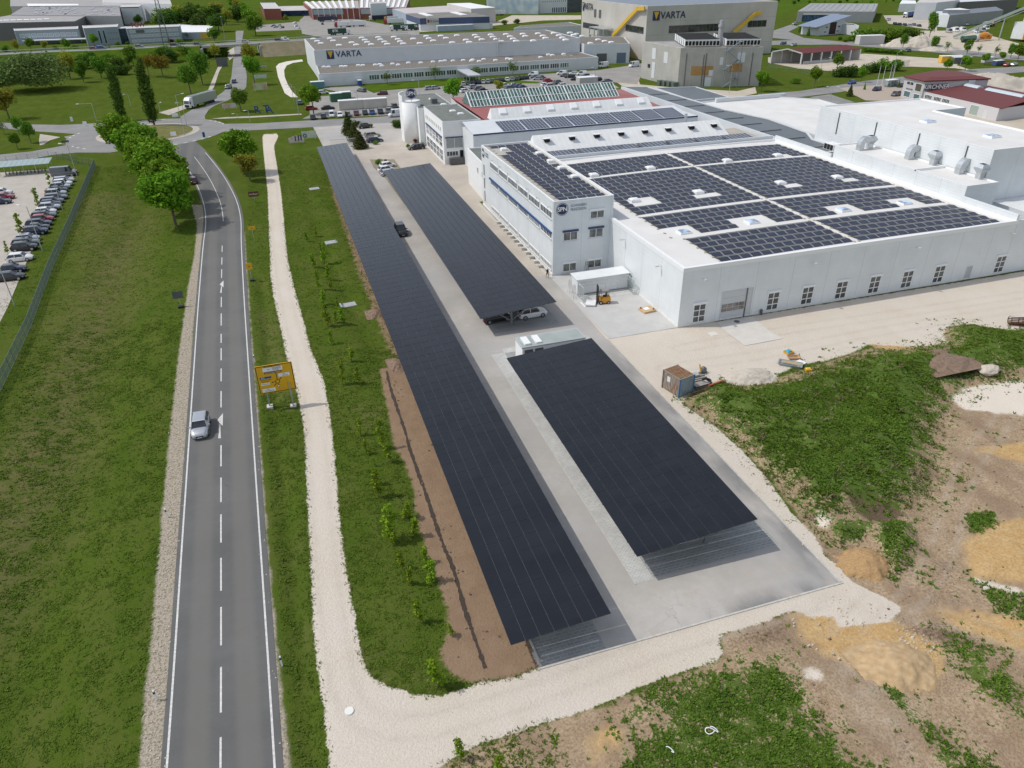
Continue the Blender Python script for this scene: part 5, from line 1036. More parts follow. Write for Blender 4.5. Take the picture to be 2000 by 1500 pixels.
for px,py,lb in ((1178,127,'white delivery van right of the low white wing'),(1238,126,'white delivery van left of the concrete cooling building')): x,y=G2(px,py,1);car('van','white',lb,x,y,200,None,small=True,cat='van')
# ================= ROAD FURNITURE =================
def post_sign(name,label,cat,bx,by,ty): 
    x,y=G2(bx,by);z=th(x,y);r=thing(name,label,cat,(x,y,z));return r,x,y,z,HT(bx,by,ty)
def guide(bx,by,lb):
    x,y=G2(bx,by);z=th(x,y);r=thing('guide_post',lb,'guide post',(x,y,z),0,'roadside guide posts');mb=MB();mb.hexa([(x-.06,y-.05,z),(x+.06,y-.05,z),(x+.06,y+.05,z),(x-.06,y+.05,z)],[(x-.06,y-.04,z+1.02),(x+.06,y-.04,z+1.02),(x+.06,y+.05,z+1.1),(x-.06,y+.05,z+1.1)]);mb.build('post',TRIM,r);mb=MB();mb.box(x-.065,x+.065,y-.055,y+.055,z+.72,z+.92);mb.build('band',BLACK,r)
for bx,by,lb in ((306,1367,'white guide post on the left shoulder near the bottom edge'),(551,1300,'white guide post on the right verge near the bottom edge'),(498,707,'white guide post on the right verge beside the yellow sign'),(327,1010,'white guide post on the left shoulder in the middle')): guide(bx,by,lb)
YEL=mat('sign_yellow',(.72,.40,.015),.45,var=.05,scale=2);BRN=mat('sign_brown',(.12,.035,.02),.5)
# large direction sign, tilted plane facing the road user
pL,pR=G2(527,793),G2(573,792);zs=th(*pL);cx,cy=(pL[0]+pR[0])/2,(pL[1]+pR[1])/2
r=thing('direction_sign','large yellow direction sign with a roundabout diagram on two grey posts','road sign',(cx,cy,zs))
ang=0.06;W2=2.08
for px_,nm in ((pL,'post'),(pR,'post')):
    mb=MB();mb.box(px_[0]-.07,px_[0]+.07,px_[1]-.12,px_[1]+.12,zs,3.2);mb.build(nm,GALV,r)
    mb=MB();mb.box(px_[0]-.35,px_[0]+.35,px_[1]-.4,px_[1]+.4,zs-.1,zs+.28);mb.build('footing',CONC,r)
z0s,z1s=2.05,5.75
def sq(mb,u0,u1,v0,v1,off):
    """rectangle on the board, u to the right, v upwards, metres from centre"""
    yb=cy-.18-off;zc=(z0s+z1s)/2;mb.face([(cx+u0,yb,zc+v0),(cx+u1,yb,zc+v0),(cx+u1,yb,zc+v1),(cx+u0,yb,zc+v1)])
mb=MB();mb.box(cx-W2,cx+W2,cy-.18,cy-.10,z0s,z1s);mb.build('board',[YEL],r)
mb=MB();h2=(z1s-z0s)/2
for a in ((-W2+.06,W2-.06,h2-.14,h2-.06),(-W2+.06,W2-.06,-h2+.06,-h2+.14),(-W2+.06,-W2+.14,-h2+.14,h2-.14),(W2-.14,W2-.06,-h2+.14,h2-.14)): sq(mb,*a,.004)
for i in range(28): # roundabout symbol
    a,c=2*math.pi*i/28,2*math.pi*(i+1)/28
    if 4.5 < a < 4.9: continue
    p=lambda rr,t: (cx+.15+rr*math.cos(t),cy-.186,(z0s+z1s)/2-.45+rr*math.sin(t));mb.face([p(.2,a),p(.27,a),p(.27,c),p(.2,c)])
def arrow(mb,a,r0,r1,w=.035,head=True):
    d=(math.cos(a),math.sin(a));n2=(-d[1],d[0]);P=lambda s,t: (cx+.15+d[0]*s+n2[0]*t,cy-.188,(z0s+z1s)/2-.45+d[1]*s+n2[1]*t)
    mb.face([P(r0,-w),P(r1,-w),P(r1,w),P(r0,w)][::1])
    if head: mb.face([P(r1-.02,-.09),P(r1+.15,0),P(r1-.02,.09)])
arrow(mb,math.pi/2+.02,.25,1.05);arrow(mb,.75,.25,.55);arrow(mb,math.pi+.02,.25,.55);arrow(mb,math.pi+.85,.25,.55);arrow(mb,-math.pi/2,.25,.85,head=False)
mb.build('diagram',BLACK,r)
mb=MB()
for a in ((-1.25,.95,1.02,1.52),(.35,1.62,.12,.55),(-1.72,-.75,-.72,-.42),(-1.72,-.25,-1.62,-1.18)): sq(mb,*a,.004)
o=mb.build('lettering_panels',SIGNW,r)
mb=MB();sq(mb,-1.15,.8,.72,.97,.004);mb.build('brown_panel',BRN,r)
mb=MB();sq(mb,-1.75,-.45,.12,.38,.004);mb.build('blue_panel',mat('sign_blue',(.01,.09,.26),.5),r)
mb=MB();zc=(z0s+z1s)/2;
tri=lambda s,off: [(cx+.15-s,cy-.18-off,zc-1.05+s*.6),(cx+.15,cy-.18-off,zc-1.05-s*1.1),(cx+.15+s,cy-.18-off,zc-1.05+s*.6)]
mb.m(0).face(tri(.22,.01));mb.m(1).face(tri(.14,.014));mb.build('give_way_symbol',[mat('sign_red',(.5,.02,.02),.5),SIGNW],r)
for s,u,v,sz,m in (('Nördlingen-Nord',-.2,1.66,.21,BLACK),('Industriegebiet',.3,1.42,.13,NAVY),('Nürnberger Str.',.3,1.27,.13,NAVY),('Nordring',.2,1.12,.13,NAVY),('-Ost',-.6,1.27,.15,NAVY),('Historische Altstadt',-.17,.845,.18,SIGNW),('-Ost',.95,.43,.14,NAVY),('Löpsingen',1.1,.25,.14,NAVY),('B25',-1.4,.25,.2,SIGNW),('alle Richtungen',-1.1,-.02,.17,BLACK),('Stadtmitte',-1.2,-.24,.16,BRN),('Nördl. Ries',-1.2,-.57,.14,NAVY),('-Ost',-1.1,-1.3,.14,NAVY),('Reimlinger Str.',-.9,-1.48,.14,NAVY)):
    text_part('lettering',s,sz*1.2,m,r,(cx+u,cy-.2,zc+v),depth=.002)
mb=MB();mb.bar((pL[0],pL[1]+.5,zs),(pL[0],pL[1],2.2),.06);mb.bar((pR[0],pR[1]+.5,zs),(pR[0],pR[1],2.2),.06);mb.build('brace',GALV,r)
def small_sign(label,bx,by,ty,w,h,m,cat='road sign',text=None,tm=None,back=False,group=None):
    r,x,y,z,H=post_sign('road_sign',label,cat,bx,by,ty);mb=MB();mb.tube((x,y,z),(x,y,H),.04,6);mb.build('post',GALV,r);mb=MB();mb.box(x-w/2,x+w/2,y-.07,y-.04,H-h,H);mb.build('board',m,r)
    if text: text_part('lettering',text,h*.45,tm or BLACK,r,(x,y-.08,H-h/2),depth=.002,sx=.8)
    return r
small_sign('orange-yellow detour sign with an arrow on a post, the upper one on the verge',497,472,442,1.3,.6,YEL,text='U13')
small_sign('square orange-yellow detour sign on a post with a weighted foot',492,547,514,.95,1.1,YEL,text='U')
mb=MB();x,y=G2(493,548);mb.obox((x,y,th(x,y)+.15),(.35,.3,.14));tag(mb.build('ballast_block',BLACK),'black ballast foot of the orange detour sign','ballast block')
small_sign('dark brown tourist sign with white letters on the verge by the gravel path',498,395,374,2.1,1.1,BRN,text='Nördlingen',tm=SIGNW)
r=small_sign('grey back of a traffic sign on a tripod stand on the left verge',353,598,569,1.5,1.15,DGREY)
mb=MB();x,y=G2(354,600);mb.obox((x,y,th(x,y)+.18),(.4,.3,.16));tag(mb.build('ballast_block',BLACK),'black ballast block at the foot of the tripod sign','ballast block')
small_sign('blue round sign below a give-way triangle at the roundabout mouth',401,277,258,.7,1.4,mat('sign_blue',(.01,.09,.26),.5))
small_sign('white and blue chevron board on the roundabout island',340,268,257,1.6,1.2,SIGNW);small_sign('dark grey back of a large sign board beside the footpath near the bridge',435,130,113,5.2,4.0,DGREY)
small_sign('small white info board at the side road verge',343,230,221,2.0,1.2,SIGNW,cat='sign');small_sign('white sign at the junction left of the roundabout',167,246,237,1.2,1.3,SIGNW,cat='sign');small_sign('white small pillar sign in the left meadow',141,237,228,.8,1.6,SIGNW,cat='sign')
small_sign('dark sign on the splitter island left of the roundabout',128,279,274,2.0,.6,DGREY,cat='sign')
for px,py,ty,w,m,lb in ((580,281,264,4.3,mat('poster_pink',(.55,.40,.38),.6,col2=(.72,.68,.64),scale=1.2),'reddish advertising board with a peaked top on the lawn, left of two'),(605,273,256,4.1,mat('poster_blue',(.35,.52,.58),.6,col2=(.70,.62,.45),scale=.9),'light blue advertising board on the lawn, right of two'),
    (511,133,128,5,mat('poster_grey',(.35,.4,.42),.6),'grey hoarding, farthest of three beside the northern road'),(509,155,146,5.5,mat('poster_green',(.30,.50,.45),.6,col2=(.6,.65,.6),scale=.6),'greenish hoarding in the middle of three beside the northern road'),(510,178,162,5.5,mat('poster_mixed',(.45,.25,.18),.6,col2=(.45,.6,.35),scale=.5),'red and green hoarding nearest of three beside the northern road'),(450,214,202,5,mat('poster_white',(.7,.68,.66),.6,col2=(.6,.3,.25),scale=.5),'white and red hoarding beside the tree on the lorry corner')):
    r,x,y,z,H=post_sign('hoarding',lb,'billboard',px,py,ty)
    if px == 580: mb=MB();mb.hexa([(x-w/2,y,.4),(x+w/2,y,.4),(x+w/2,y+.1,.4),(x-w/2,y+.1,.4)],[(x-w/2,y,H-.7),(x+w/2,y,H-.7),(x+w/2,y+.1,H-.7),(x-w/2,y+.1,H-.7)]);mb.face([(x-w/2,y,H-.7),(x+w/2,y,H-.7),(x,y,H)]);mb.face([(x+w/2,y+.1,H-.7),(x-w/2,y+.1,H-.7),(x,y+.1,H)])
    else: mb=MB();mb.box(x-w/2,x+w/2,y,y+.1,.5,H)
    mb.build('board',m,r)
    if px == 580:
        for k in (-.9,.3,1.2): mb=MB();mb.box(x+k*.75+.3,x+k*.75+.62,y-.02,y-.005,.8,2.3);mb.build('printed_figure',NAVY,r)
    if px == 605: mb=MB();disc(mb,x-1.2,y,H-1.2,.55,'-y',off=.02,r0=.3);mb.build('printed_ring',NAVY,r)
    for k in (-1,1): mb=MB();mb.box(x+k*w*.4-.06,x+k*w*.4+.06,y+.1,y+.2,0,H-.8);mb.build('leg',ALU,r)
for s,px,py in (('R',503,221),('T',521,219),('A',527,221)):
    x,y=G2(px,py);r=thing('letter_sculpture','standing blue letter %s on the lawn by the side road' % s,'letter sign',(x,y,0));text_part('letter',s,3.2,mat('letter_blue',(.02,.06,.22),.5),r,(x,y,1.1),depth=.15,bold=.06)
LB=[(83,490,403,'in the left car park, second from the bottom',1.4,150,False),(29,597,470,'in the left car park, nearest the bottom',1.4,150,False),(123,411,356,'in the left car park, third from the bottom',1.2,140,False),(153,352,282,'in the left car park, tallest above the bike shelter',1.6,150,False),
 (197,265,202,'with a long arm left of the roundabout',3.4,185,False),(361,265,186,'with a curved arm on the roundabout island',2.2,40,False),(365,245,201,'behind the roundabout island',1.2,180,False),(314,222,202,'beside the cycle path left of the lorry',1.0,60,False),(256,208,184,'in the meadow left of the right poplar',1.2,200,False),
 (584,226,170,'left of the row of roadside cars',1.6,170,False),(575,205,165,'behind the roadside tree',1.4,170,False),(702,226,180,'thin white one beside the long white containers',1.2,190,False),(823,236,157,'rising behind the round emblem tower',1.4,170,False),(464,230,222,'on the verge right of the roundabout',.9,200,False),(489,239,216,'by the side road at the lawn letters',.8,200,False),
 (1424,182,128,'in front of the grey concrete building',1.6,170,False),(1108,161,109,'on the car park beside the low white wing',1.2,170,True),(1162,165,132,'at the kiosk on the car park',1.,170,False),(1740,68,61,'behind the dense shrubs',1.4,190,False),(1742,151,102,'with a long arm over the gravel lot',4,30,False),(1874,133,90,'with a curved arm near the sandy lot',4.2,20,False),(1599,160,115,'long arm before the open red-roofed shed',4.0,15,False),(1622,195,170,'short pair of lamps on the lawn corner',1.4,150,True),(440,78,33,'far one beyond the bridge',1.4,100,True),(539,38,21,'double one before the brick building',1.0,180,True)]
for bx,by,ty,lb,arm,az,db in LB: lamp('slim grey street lamp ' + lb,bx,by,ty,arm,az,db)
# ================= MESH FENCE, BIKE SHELTER =================
MESHG=mat('fence_wire',(.20,.25,.24),.5,metal=.2)
def mb2(mp,m,r): o=mp.build('posts',m,r);o['kind']='stuff';return o
def fence(label,pts,h,step=.13,post=2.5,w=.045,m=None,cat='fence',name='mesh_fence',zf=th,rails=3):
    r=thing(name,label,cat,(pts[0][0],pts[0][1],0));mb=MB();mp=MB();d=along(pts);L=d[-1];s=0;f=lambda s: sub(pts,s,s+.01)[0]
    n=int(L/step);P=[f(i*step) for i in range(n+1)]
    for i in range(0,n,1): x,y=P[i];z=zf(x,y);mb.box(x-.004,x+.004,y-w/2,y+w/2,z+.05,z+h)
    for i in range(0,n-8,8):
        a,c=P[i],P[i+8];za,zc=zf(*a),zf(*c)
        for k in range(rails): t=.08+(h-.1)*k/(rails-1);mb.bar((*a,za+t),(*c,zc+t),.03)
    mb.build('mesh',m or MESHG,r)
    for i in range(int(L/post)+1):
        x,y=f(min(L-.02,i*post));z=zf(x,y);mp.box(x-.04,x+.04,y-.04,y+.04,z,z+h+.08)
    mp.build('posts',m or MESHG,r);return r
fence('tall grey-green mesh fence along the left car park slope',[(-37.5,62),(-37.9,80)]+FENCE[1:],1.9,.12,2.5)
fence('mesh fence across the far side of the left car park',gp(187,325,150,319,128,312,100,309),1.8,.2,2.5)
fence('light mesh fence at the bus stop side of the left car park',gp(97,309,60,314,20,318,-20,322),1.8,.25,2.5)
far('car_park',mat('lot_paving',(.40,.36,.31),.9,col2=(.47,.43,.375),scale=.4),.006,(-300,341,0,337,60,333,118,329,148,336,140,352,128,375,112,400,90,435,60,492,40,540,15,600,-8,645,-60,720,-300,720))
b=MB()
for py0 in range(0,34):
    yy=100+py0*2.62
    if yy > 196: break
    b.box(-52.2,-47.4,yy-.05,yy+.05,.008,.013)
o=b.build('bay_lines',mat('bay_line_stone',(.55,.52,.46),.8));o['kind']='structure'
far('road',A_FAR,.009,(0,300,62,296,60,302,100,318,60,320,0,330)) if 0 else None
x0,y0=G2(8,340);x1,y1=G2(96,338)
r=thing('bike_shelter','bicycle shelter with a grey-blue ribbed roof on slim steel posts','bike shelter',(x0,y0-3,0));mb=MB();ya=y0-3.2;yb=y0+1.6
mb.hexa([(x0-1,ya,2.3),(x1+.6,ya,2.3),(x1+.6,yb,2.75),(x0-1,yb,2.75)],[(x0-1,ya,2.38),(x1+.6,ya,2.38),(x1+.6,yb,2.83),(x0-1,yb,2.83)]);mb.build('roof',ribbed('shelter_roof',(.30,.38,.38),rib=1.2,axis='x',depth=1.),r)
for k in range(5):
    xx=x0+(x1-x0)*k/4
    for yy in (ya+.3,yb-.4): mb=MB();mb.tube((xx,yy,0),(xx,yy,2.4),.05,6);mb.build('post',GALV,r)
def bike(label,x,y,rz,col):
    r=thing('bicycle',label,'bicycle',(x,y,.0),rz,'bicycles in the shelter')
    for s in (-.52,.52):
        mb=MB()
        for i in range(12): a,c=2*math.pi*i/12,2*math.pi*(i+1)/12;mb.bar((s+.33*math.cos(a),0,.35+.33*math.sin(a)),(s+.33*math.cos(c),0,.35+.33*math.sin(c)),.045)
        o=mb.build('wheel',BLACK);o.parent=r
    mb=MB()
    for p,q in (((-.52,0,.35),(-.15,0,.8)),((-.15,0,.8),(.38,0,.85)),((.38,0,.85),(-.05,0,.32)),((-.05,0,.32),(-.52,0,.35)),((-.05,0,.32),(-.18,0,.95)),((.52,0,.35),(.36,0,1.02))): mb.bar(p,q,.045)
    o=mb.build('frame',PT[col]);o.parent=r
    mb=MB();mb.obox((-.2,0,.97),(.13,.07,.03));o=mb.build('saddle',BLACK);o.parent=r
    mb=MB();mb.bar((.36,-.28,1.03),(.36,.28,1.03),.035);o=mb.build('handlebar',BLACK);o.parent=r
    return r
cols=['black','silver','navy','red','grey','silver','black','green','black','blue','silver','black'];b0=None
for i in range(12):
    xx=x0+1+(x1-x0-2)*i/11;bike('%s bicycle, %s from the left under the shelter roof' % (cols[i],ORD[i]),xx,y0-1.9+random.uniform(-.15,.15),math.pi/2+random.uniform(-.15,.15),cols[i])
# sliding gate and fence at the yard entrance
gx0,gx1,gy=14.6,27.0,217.0
r=thing('sliding_gate','grey steel sliding gate closing the yard entrance beside the hedge','gate',(gx0,gy,0));mb=MB();mb.box(gx0,gx1,gy-.04,gy+.04,.15,.27);mb.box(gx0,gx1,gy-.04,gy+.04,1.5,1.62);mb.build('rails',ALU,r);mb=MB()
for k in range(60): mb.box(gx0+k*.21,gx0+k*.21+.03,gy-.015,gy+.015,.27,1.5)
mb.build('bars',ALU,r);mb=MB();mb.box(gx1+.1,gx1+1.1,gy-.3,gy+.3,0,1.7);mb.build('gate_post',TRIM,r)
# ================= YARD OBJECTS =================
# transformer station
t0x,t1x,ty0,ty1,tz=25.5,34.1,77.9,80.8,2.75
r=thing('transformer_station','flat grey-roofed transformer station behind the foreground solar roof','transformer station',(t0x,ty0,0));mb=MB();mb.box(t0x,t1x,ty0,ty1,0,tz-.12);mb.build('wall',WALL_SHUT,r)
mb=MB();mb.box(t0x-.08,t1x+.08,ty0-.08,ty1+.08,tz-.12,tz+.06);mb.build('roof_rim',mat('grey_rim',(.42,.45,.45),.5),r);mb=MB();mb.face([(t0x+.1,ty0+.1,tz+.066),(t1x-.1,ty0+.1,tz+.066),(t1x-.1,ty1-.1,tz+.066),(t0x+.1,ty1-.1,tz+.066)]);mb.build('roof',mat('wet_felt',(.30,.34,.32),.5,col2=(.38,.42,.40),scale=.6),r)
for xx in (26.0,27.5): mb=MB();mb.box(xx,xx+.8,ty0+.35,ty1-.5,tz+.07,tz+.3);mb.build('roof_hatch',TRIM,r)
mb=MB()
for xx in (25.8,27.2): mb.box(xx,xx+1.15,ty0-.03,ty0-.003,1.5,2.35)
mb.build('vent_grille',DGREY,r)
# white bin shelter with glass side screens
cA=(40.9,97.0);r=thing('bin_shelter','long white ribbed container shelter with a sloping roof in the paved court','shelter',(40.9,96.9,0));mb=MB()
mb.hexa([(40.7,96.6,.15),(49.3,96.6,.15),(49.3,99.0,.15),(40.7,99.0,.15)],[(40.7,96.6,2.5),(49.3,96.6,2.5),(49.3,99.0,2.6),(40.7,99.0,2.6)]);mb.build('wall',ribbed('white_ribs',(.72,.74,.74),rib=.25,axis='x'),r)
mb=MB();mb.hexa([(40.5,96.4,2.5),(49.5,96.4,2.5),(49.5,99.2,2.62),(40.5,99.2,2.62)],[(40.5,96.4,2.62),(49.5,96.4,2.62),(49.5,99.2,2.74),(40.5,99.2,2.74)]);mb.build('roof',ribbed('white_ribs',(.72,.74,.74),rib=.25,axis='x'),r)
GL2,n_,b_=_nodes('clear_glass');setin(b_,Base_Color=(.75,.88,.86,1),Roughness=.05);b_.inputs['Transmission Weight'].default_value=1.;b_.inputs['Alpha'].default_value=.45
for xx,lb in ((40.6,'left'),(49.0,'right')):
    q=thing('glass_screen','greenish clear glass screen at the %s end of the white bin shelter' % lb,'glass screen',(xx,93.9,0));mb=MB();mb.box(xx-.02,xx+.02,93.9,96.2,.1,2.3);mb.build('pane',GL2,q);mb=MB();mb.box(xx-.04,xx+.04,93.82,93.9,0,2.4);mb.box(xx-.04,xx+.04,96.2,96.28,0,2.4);mb.box(xx-.03,xx+.03,93.9,96.2,2.3,2.36);mb.build('frame',ALU,q)
r=thing('tube_frame','long thin steel tube frame lying in front of the white bin shelter','steel frame',(40.7,95.9,0));mb=MB()
for a,c in (((40.6,95.9,2.35),(49.6,95.9,2.35)),((41,94.8,2.3),(48.9,94.8,2.3)),((44.6,94.8,0),(44.6,94.8,2.3)),((44.6,94.8,2.3),(44.6,96.,2.35)),((46,94.0,1.6),(46,94.8,2.3))): mb.bar(a,c,.06)
mb.build('tubes',GALV,r)
for k,(xx,yy,lb) in enumerate(((40.0,97.9,'left of the white bin shelter, the rear one'),(39.8,95.8,'left of the white bin shelter, the front one'),(45.4,104.2,'leaning at the office wall beside a ground floor window'))):
    r=thing('step_ladder','thin step ladder ' + lb,'ladder',(xx,yy,0));mb=MB()
    for sx in (-.25,.25): mb.bar((xx+sx,yy-.5,0),(xx+sx*.6,yy,2.3),.05);mb.bar((xx+sx,yy+.5,0),(xx+sx*.6,yy,2.3),.04)
    for i in range(6): mb.bar((xx-.22,yy-.45+i*.08,.3+i*.35),(xx+.22,yy-.45+i*.08,.3+i*.35),.04)
    mb.build('frame',ALU if k < 2 else DGREY,r)
mb=MB();mb.box(40.1,40.3,92.1,93.9,.02,.08);tag(mb.build('white_board',TRIM),'narrow white board lying on the pavers left of the glass screen','board')
# forklift
fx,fy=G2(1176,592);r=thing('forklift','orange forklift with a black mast and a driver guard standing on the court','forklift',(fx,fy,0),math.radians(170))
def B2(mb,name,ms,par=None): o=mb.build(name,ms);o.parent=par or r;return o
mb=MB();mb.loft([[(-1.15,-.5,.25),(.55,-.52,.25),(.55,.52,.25),(-1.15,.5,.25)],[(-1.2,-.55,.8),(.5,-.55,.7),(.5,.55,.7),(-1.2,.55,.8)],[(-1.1,-.5,1.15),(-.25,-.5,1.1),(-.25,.5,1.1),(-1.1,.5,1.15)]]);mb.box(.3,.6,-.5,.5,.6,1.15);B2(mb,'body',mat('forklift_orange',(.62,.28,.02),.4))
mb=MB()
for sy in (-.32,.32): mb.box(.75,.87,sy-.07,sy+.07,.1,3.0)
for z_ in (.4,1.6,2.9): mb.box(.77,.85,-.32,.32,z_,z_+.12)
mb.box(.66,.72,-.2,.2,.3,2.7);B2(mb,'mast',BLACK)
for sy in (-.25,.25): mb=MB();mb.box(.9,1.95,sy-.06,sy+.06,.06,.11);B2(mb,'fork',DGREY)
mb=MB()
for sx,sy in ((-.95,-.48),(-.95,.48),(.35,-.48),(.35,.48)): mb.bar((sx,sy,1.0),(sx*.85,sy,2.15),.06)
B2(mb,'guard_frame',DGREY);mb=MB();mb.box(-.9,.4,-.5,.5,2.14,2.2);B2(mb,'guard_roof',mat('guard_grey',(.25,.25,.25),.5));mb=MB();mb.box(-.55,-.1,-.22,.22,1.1,1.28);mb.box(-.62,-.5,-.22,.22,1.2,1.75);B2(mb,'seat',BLACK)
for sx,sy,R_ in ((.35,-.52,.32),(.35,.52,.32),(-.85,-.48,.25),(-.85,.48,.25)): mb=MB();mb.tube((sx,sy-.1,R_),(sx,sy+.1,R_),R_,12);w=B2(mb,'wheel',BLACK);mb=MB();mb.tube((sx,sy-.11,R_),(sx,sy+.11,R_),R_*.5,8);B2(mb,'rim',RIM,w)
x,y=G2(1154,594);r=thing('pallet','pallet of white panels lying in front of the forklift','pallet',(x,y,0),-.5);mb=MB();mb.box(-.75,.75,-1.,1.,.14,.34);B2(mb,'white_panels',TRIM)
for k in (-.7,0,.7): mb=MB();mb.box(-.7,.7,k-.06,k+.06,0,.13);B2(mb,'pallet_board',mat('pallet_wood',(.34,.25,.15),.9))
x,y=G2(1264,607);r=thing('crate','light wooden crate with packed parts beside the hall wall','crate',(x,y,0),0.1);mb=MB();mb.box(-1.,1.,-.85,.85,0,.3);B2(mb,'base',mat('crate_wood',(.52,.36,.20),.8,var=.1));mb=MB();mb.box(-.5,.3,-.3,.5,.31,.36);B2(mb,'paper',TRIM)
for a,b_ in ((-.8,.55),(.75,-.5)): mb=MB();mb.tube((a,b_,.3),(a,b_,.5),.12,8);B2(mb,'cap',mat('red_brown',(.25,.07,.03),.7))
# manholes and slabs
for px,py,w_,lb in ((1393,652,.55,'pale square cover slab in the gravel before the hall corner'),): x,y=G2(px,py);mb=MB();mb.box(x-w_,x+w_,y-w_,y+w_,-.03,.03);tag(mb.build('cover_slab',mat('cover',(.66,.64,.58),.8)),lb,'manhole cover')
x,y=G2(1439,628);mb=MB();mb.tube((x,y,-.02),(x,y,.03),.42,20);tag(mb.build('manhole_cover',DGREY),'round dark manhole cover before the sectional gate','manhole cover')
x,y=G2(682,1389);mb=MB();mb.tube((x,y,-.02),(x,y,.06),.32,20);tag(mb.build('manhole_cover',mat('cover_pale',(.74,.74,.70),.8)),'round white manhole cover in the gravel bend','manhole cover')
sheet('concrete_apron',[gp(1400,630,1470,619,1505,648,1530,661,1455,675,1420,650)],.006,mat('pale_concrete',(.60,.57,.52),.85,var=.06,scale=.8))
x,y=G2(1486,614);mb=MB();mb.tube((x,y,0),(x,y,.75),.2,10);tag(mb.build('bin',DGREY),'small grey bin standing right of the hall door','bin')
# culvert gratings on the strip
def grate(px,py,w,l,lb,hood=False):
    x,y=G2(px,py);z=th(x,y);r=thing('culvert_head',lb,'drain',(x,y,z),.12,'galvanised drain heads in the grass strip');mb=MB();mb.box(-w/2,w/2,-l/2,l/2,-.1,.12);B3(mb,'concrete_rim',CONC,r);mb=MB();n=14
    for k in range(n): mb.box(-w/2+w*k/n+.01,-w/2+w*(k+.62)/n,-l/2,l/2,.13,.17)
    B3(mb,'grating',GALV,r)
    if hood: mb=MB();mb.hexa([(-w/2-.45,-l/2,0),(-w/2,-l/2,0),(-w/2,l/2,0),(-w/2-.45,l/2,0)],[(-w/2-.2,-l/2,.3),(-w/2,-l/2,.3),(-w/2,l/2,.3),(-w/2-.2,l/2,.3)]);B3(mb,'apron',GALV,r)
def B3(mb,name,ms,par): o=mb.build(name,ms);o.parent=par;return o
grate(681,592,2.2,1.5,'largest galvanised drain grating, nearest the viewer',True);grate(647,472,2.2,1.7,'middle galvanised drain grating in the strip');grate(614,369,2.2,1.8,'farthest galvanised drain grating in the strip')
# ================= RUSTY CONTAINER AND SITE MATERIAL =================
RUST,n_,b_=_nodes('rusty_container');g=NG(RUST);P=g.pos();sp=g.noise(g.pos(scale=(3,3,.6)),2.2,5,.7);c=g.mix(g.ramp(sp,.42,.62),(.42,.40,.36),(.30,.15,.07));g.L.new(c,b_.inputs['Base Color']);b_.inputs['Roughness'].default_value=.8
RUSTR,n_,b_=_nodes('rusty_roof');g=NG(RUSTR);sp=g.noise(g.pos(),2.4,5,.7);c=g.mix(g.ramp(sp,.35,.65),(.24,.115,.055),(.36,.24,.14));g.L.new(c,b_.inputs['Base Color']);b_.inputs['Roughness'].default_value=.85
CBL=mat('container_blue',(.05,.16,.32),.5,var=.2,scale=4);GREYB=mat('container_greyblue',(.27,.33,.36),.6,var=.15,scale=2)
c0,c1,c2=np.array(G2(1325,777)),np.array(G2(1296,754)),np.array(G2(1356,765));rz=math.atan2(c2[1]-c0[1],c2[0]-c0[0]);wC=2.35;lC=2.95
r=thing('shipping_container','small rusty container with blue corner posts at the edge of the weeds','container',(c0[0],c0[1],th(*c0)),rz)
mb=MB();n=12
for k in range(n): # ribbed roof and left side
    y0_,y1_=lC*k/n,lC*(k+.55)/n;mb.box(.05,wC-.05,y0_+.05,y1_+.05,2.38,2.46)
mb.box(.04,wC-.04,.04,lC-.04,2.3,2.38);B3(mb,'roof',RUSTR,r)
mb=MB();mb.box(.05,.06,.1,lC-.1,.1,2.3)
for k in range(n): mb.box(.0,.05,lC*k/n+.08,lC*(k+.5)/n+.08,.12,2.3)
mb.box(.05,wC-.05,lC-.06,lC-.05,.1,2.3);B3(mb,'side_wall',RUST,r);mb=MB();mb.box(.1,wC-.1,.02,.06,.1,2.32)
for k in range(9): mb.box(.14+k*.24,.24+k*.24,-.01,.02,.14,2.28)
mb.box(wC-.06,wC-.04,.1,lC-.1,.1,2.3);B3(mb,'end_wall',GREYB,r)
for xx,yy in ((0,-.02),(wC-.1,-.02),(0,lC-.1),(wC-.1,lC-.1)): mb=MB();mb.box(xx-.03,xx+.13,yy,yy+.13,0,2.48);B3(mb,'corner_post',CBL if yy < 0 else DGREY,r)
mb=MB();mb.box(0,wC,0,.1,2.38,2.5);mb.box(0,wC,lC-.1,lC,2.38,2.5);mb.box(.0,.08,.1,lC-.1,2.36,2.5);B3(mb,'top_rail',mat('rail_grey',(.30,.27,.22),.7),r);mb=MB();mb.box(-.02,-.005,lC-1.3,lC-.8,1.3,2.0);B3(mb,'notice',SIGNW,r)
def at(px,py,z=0): x,y=G2(px,py,z);return x,y,th(x,y)
x,y,z=at(1372,728);r=thing('tamper','yellow-handled vibrating tamper standing on the gravel behind the container','tamping machine',(x,y,z),.3);mb=MB();mb.hexa([(-.5,-.3,.02),(.5,-.3,.02),(.5,.3,.02),(-.5,.3,.02)],[(-.45,-.28,.12),(.55,-.28,.2),(.55,.28,.2),(-.45,.28,.12)]);B3(mb,'plate',DGREY,r);mb=MB();mb.loft([[(-.2,-.28,.2),(.45,-.28,.2),(.45,.28,.2),(-.2,.28,.2)],[(-.15,-.25,.75),(.4,-.25,.7),(.4,.25,.7),(-.15,.25,.75)],[(0,-.1,.95),(.2,-.1,.9),(.2,.1,.9),(0,.1,.95)]]);B3(mb,'engine',mat('engine_grey',(.13,.15,.16),.5),r);mb=MB();mb.bar((-.3,0,.2),(-.75,0,1.5),.14);mb.bar((-.75,-.2,1.5),(-.75,.2,1.5),.07);B3(mb,'handle',PT['yellow'],r)
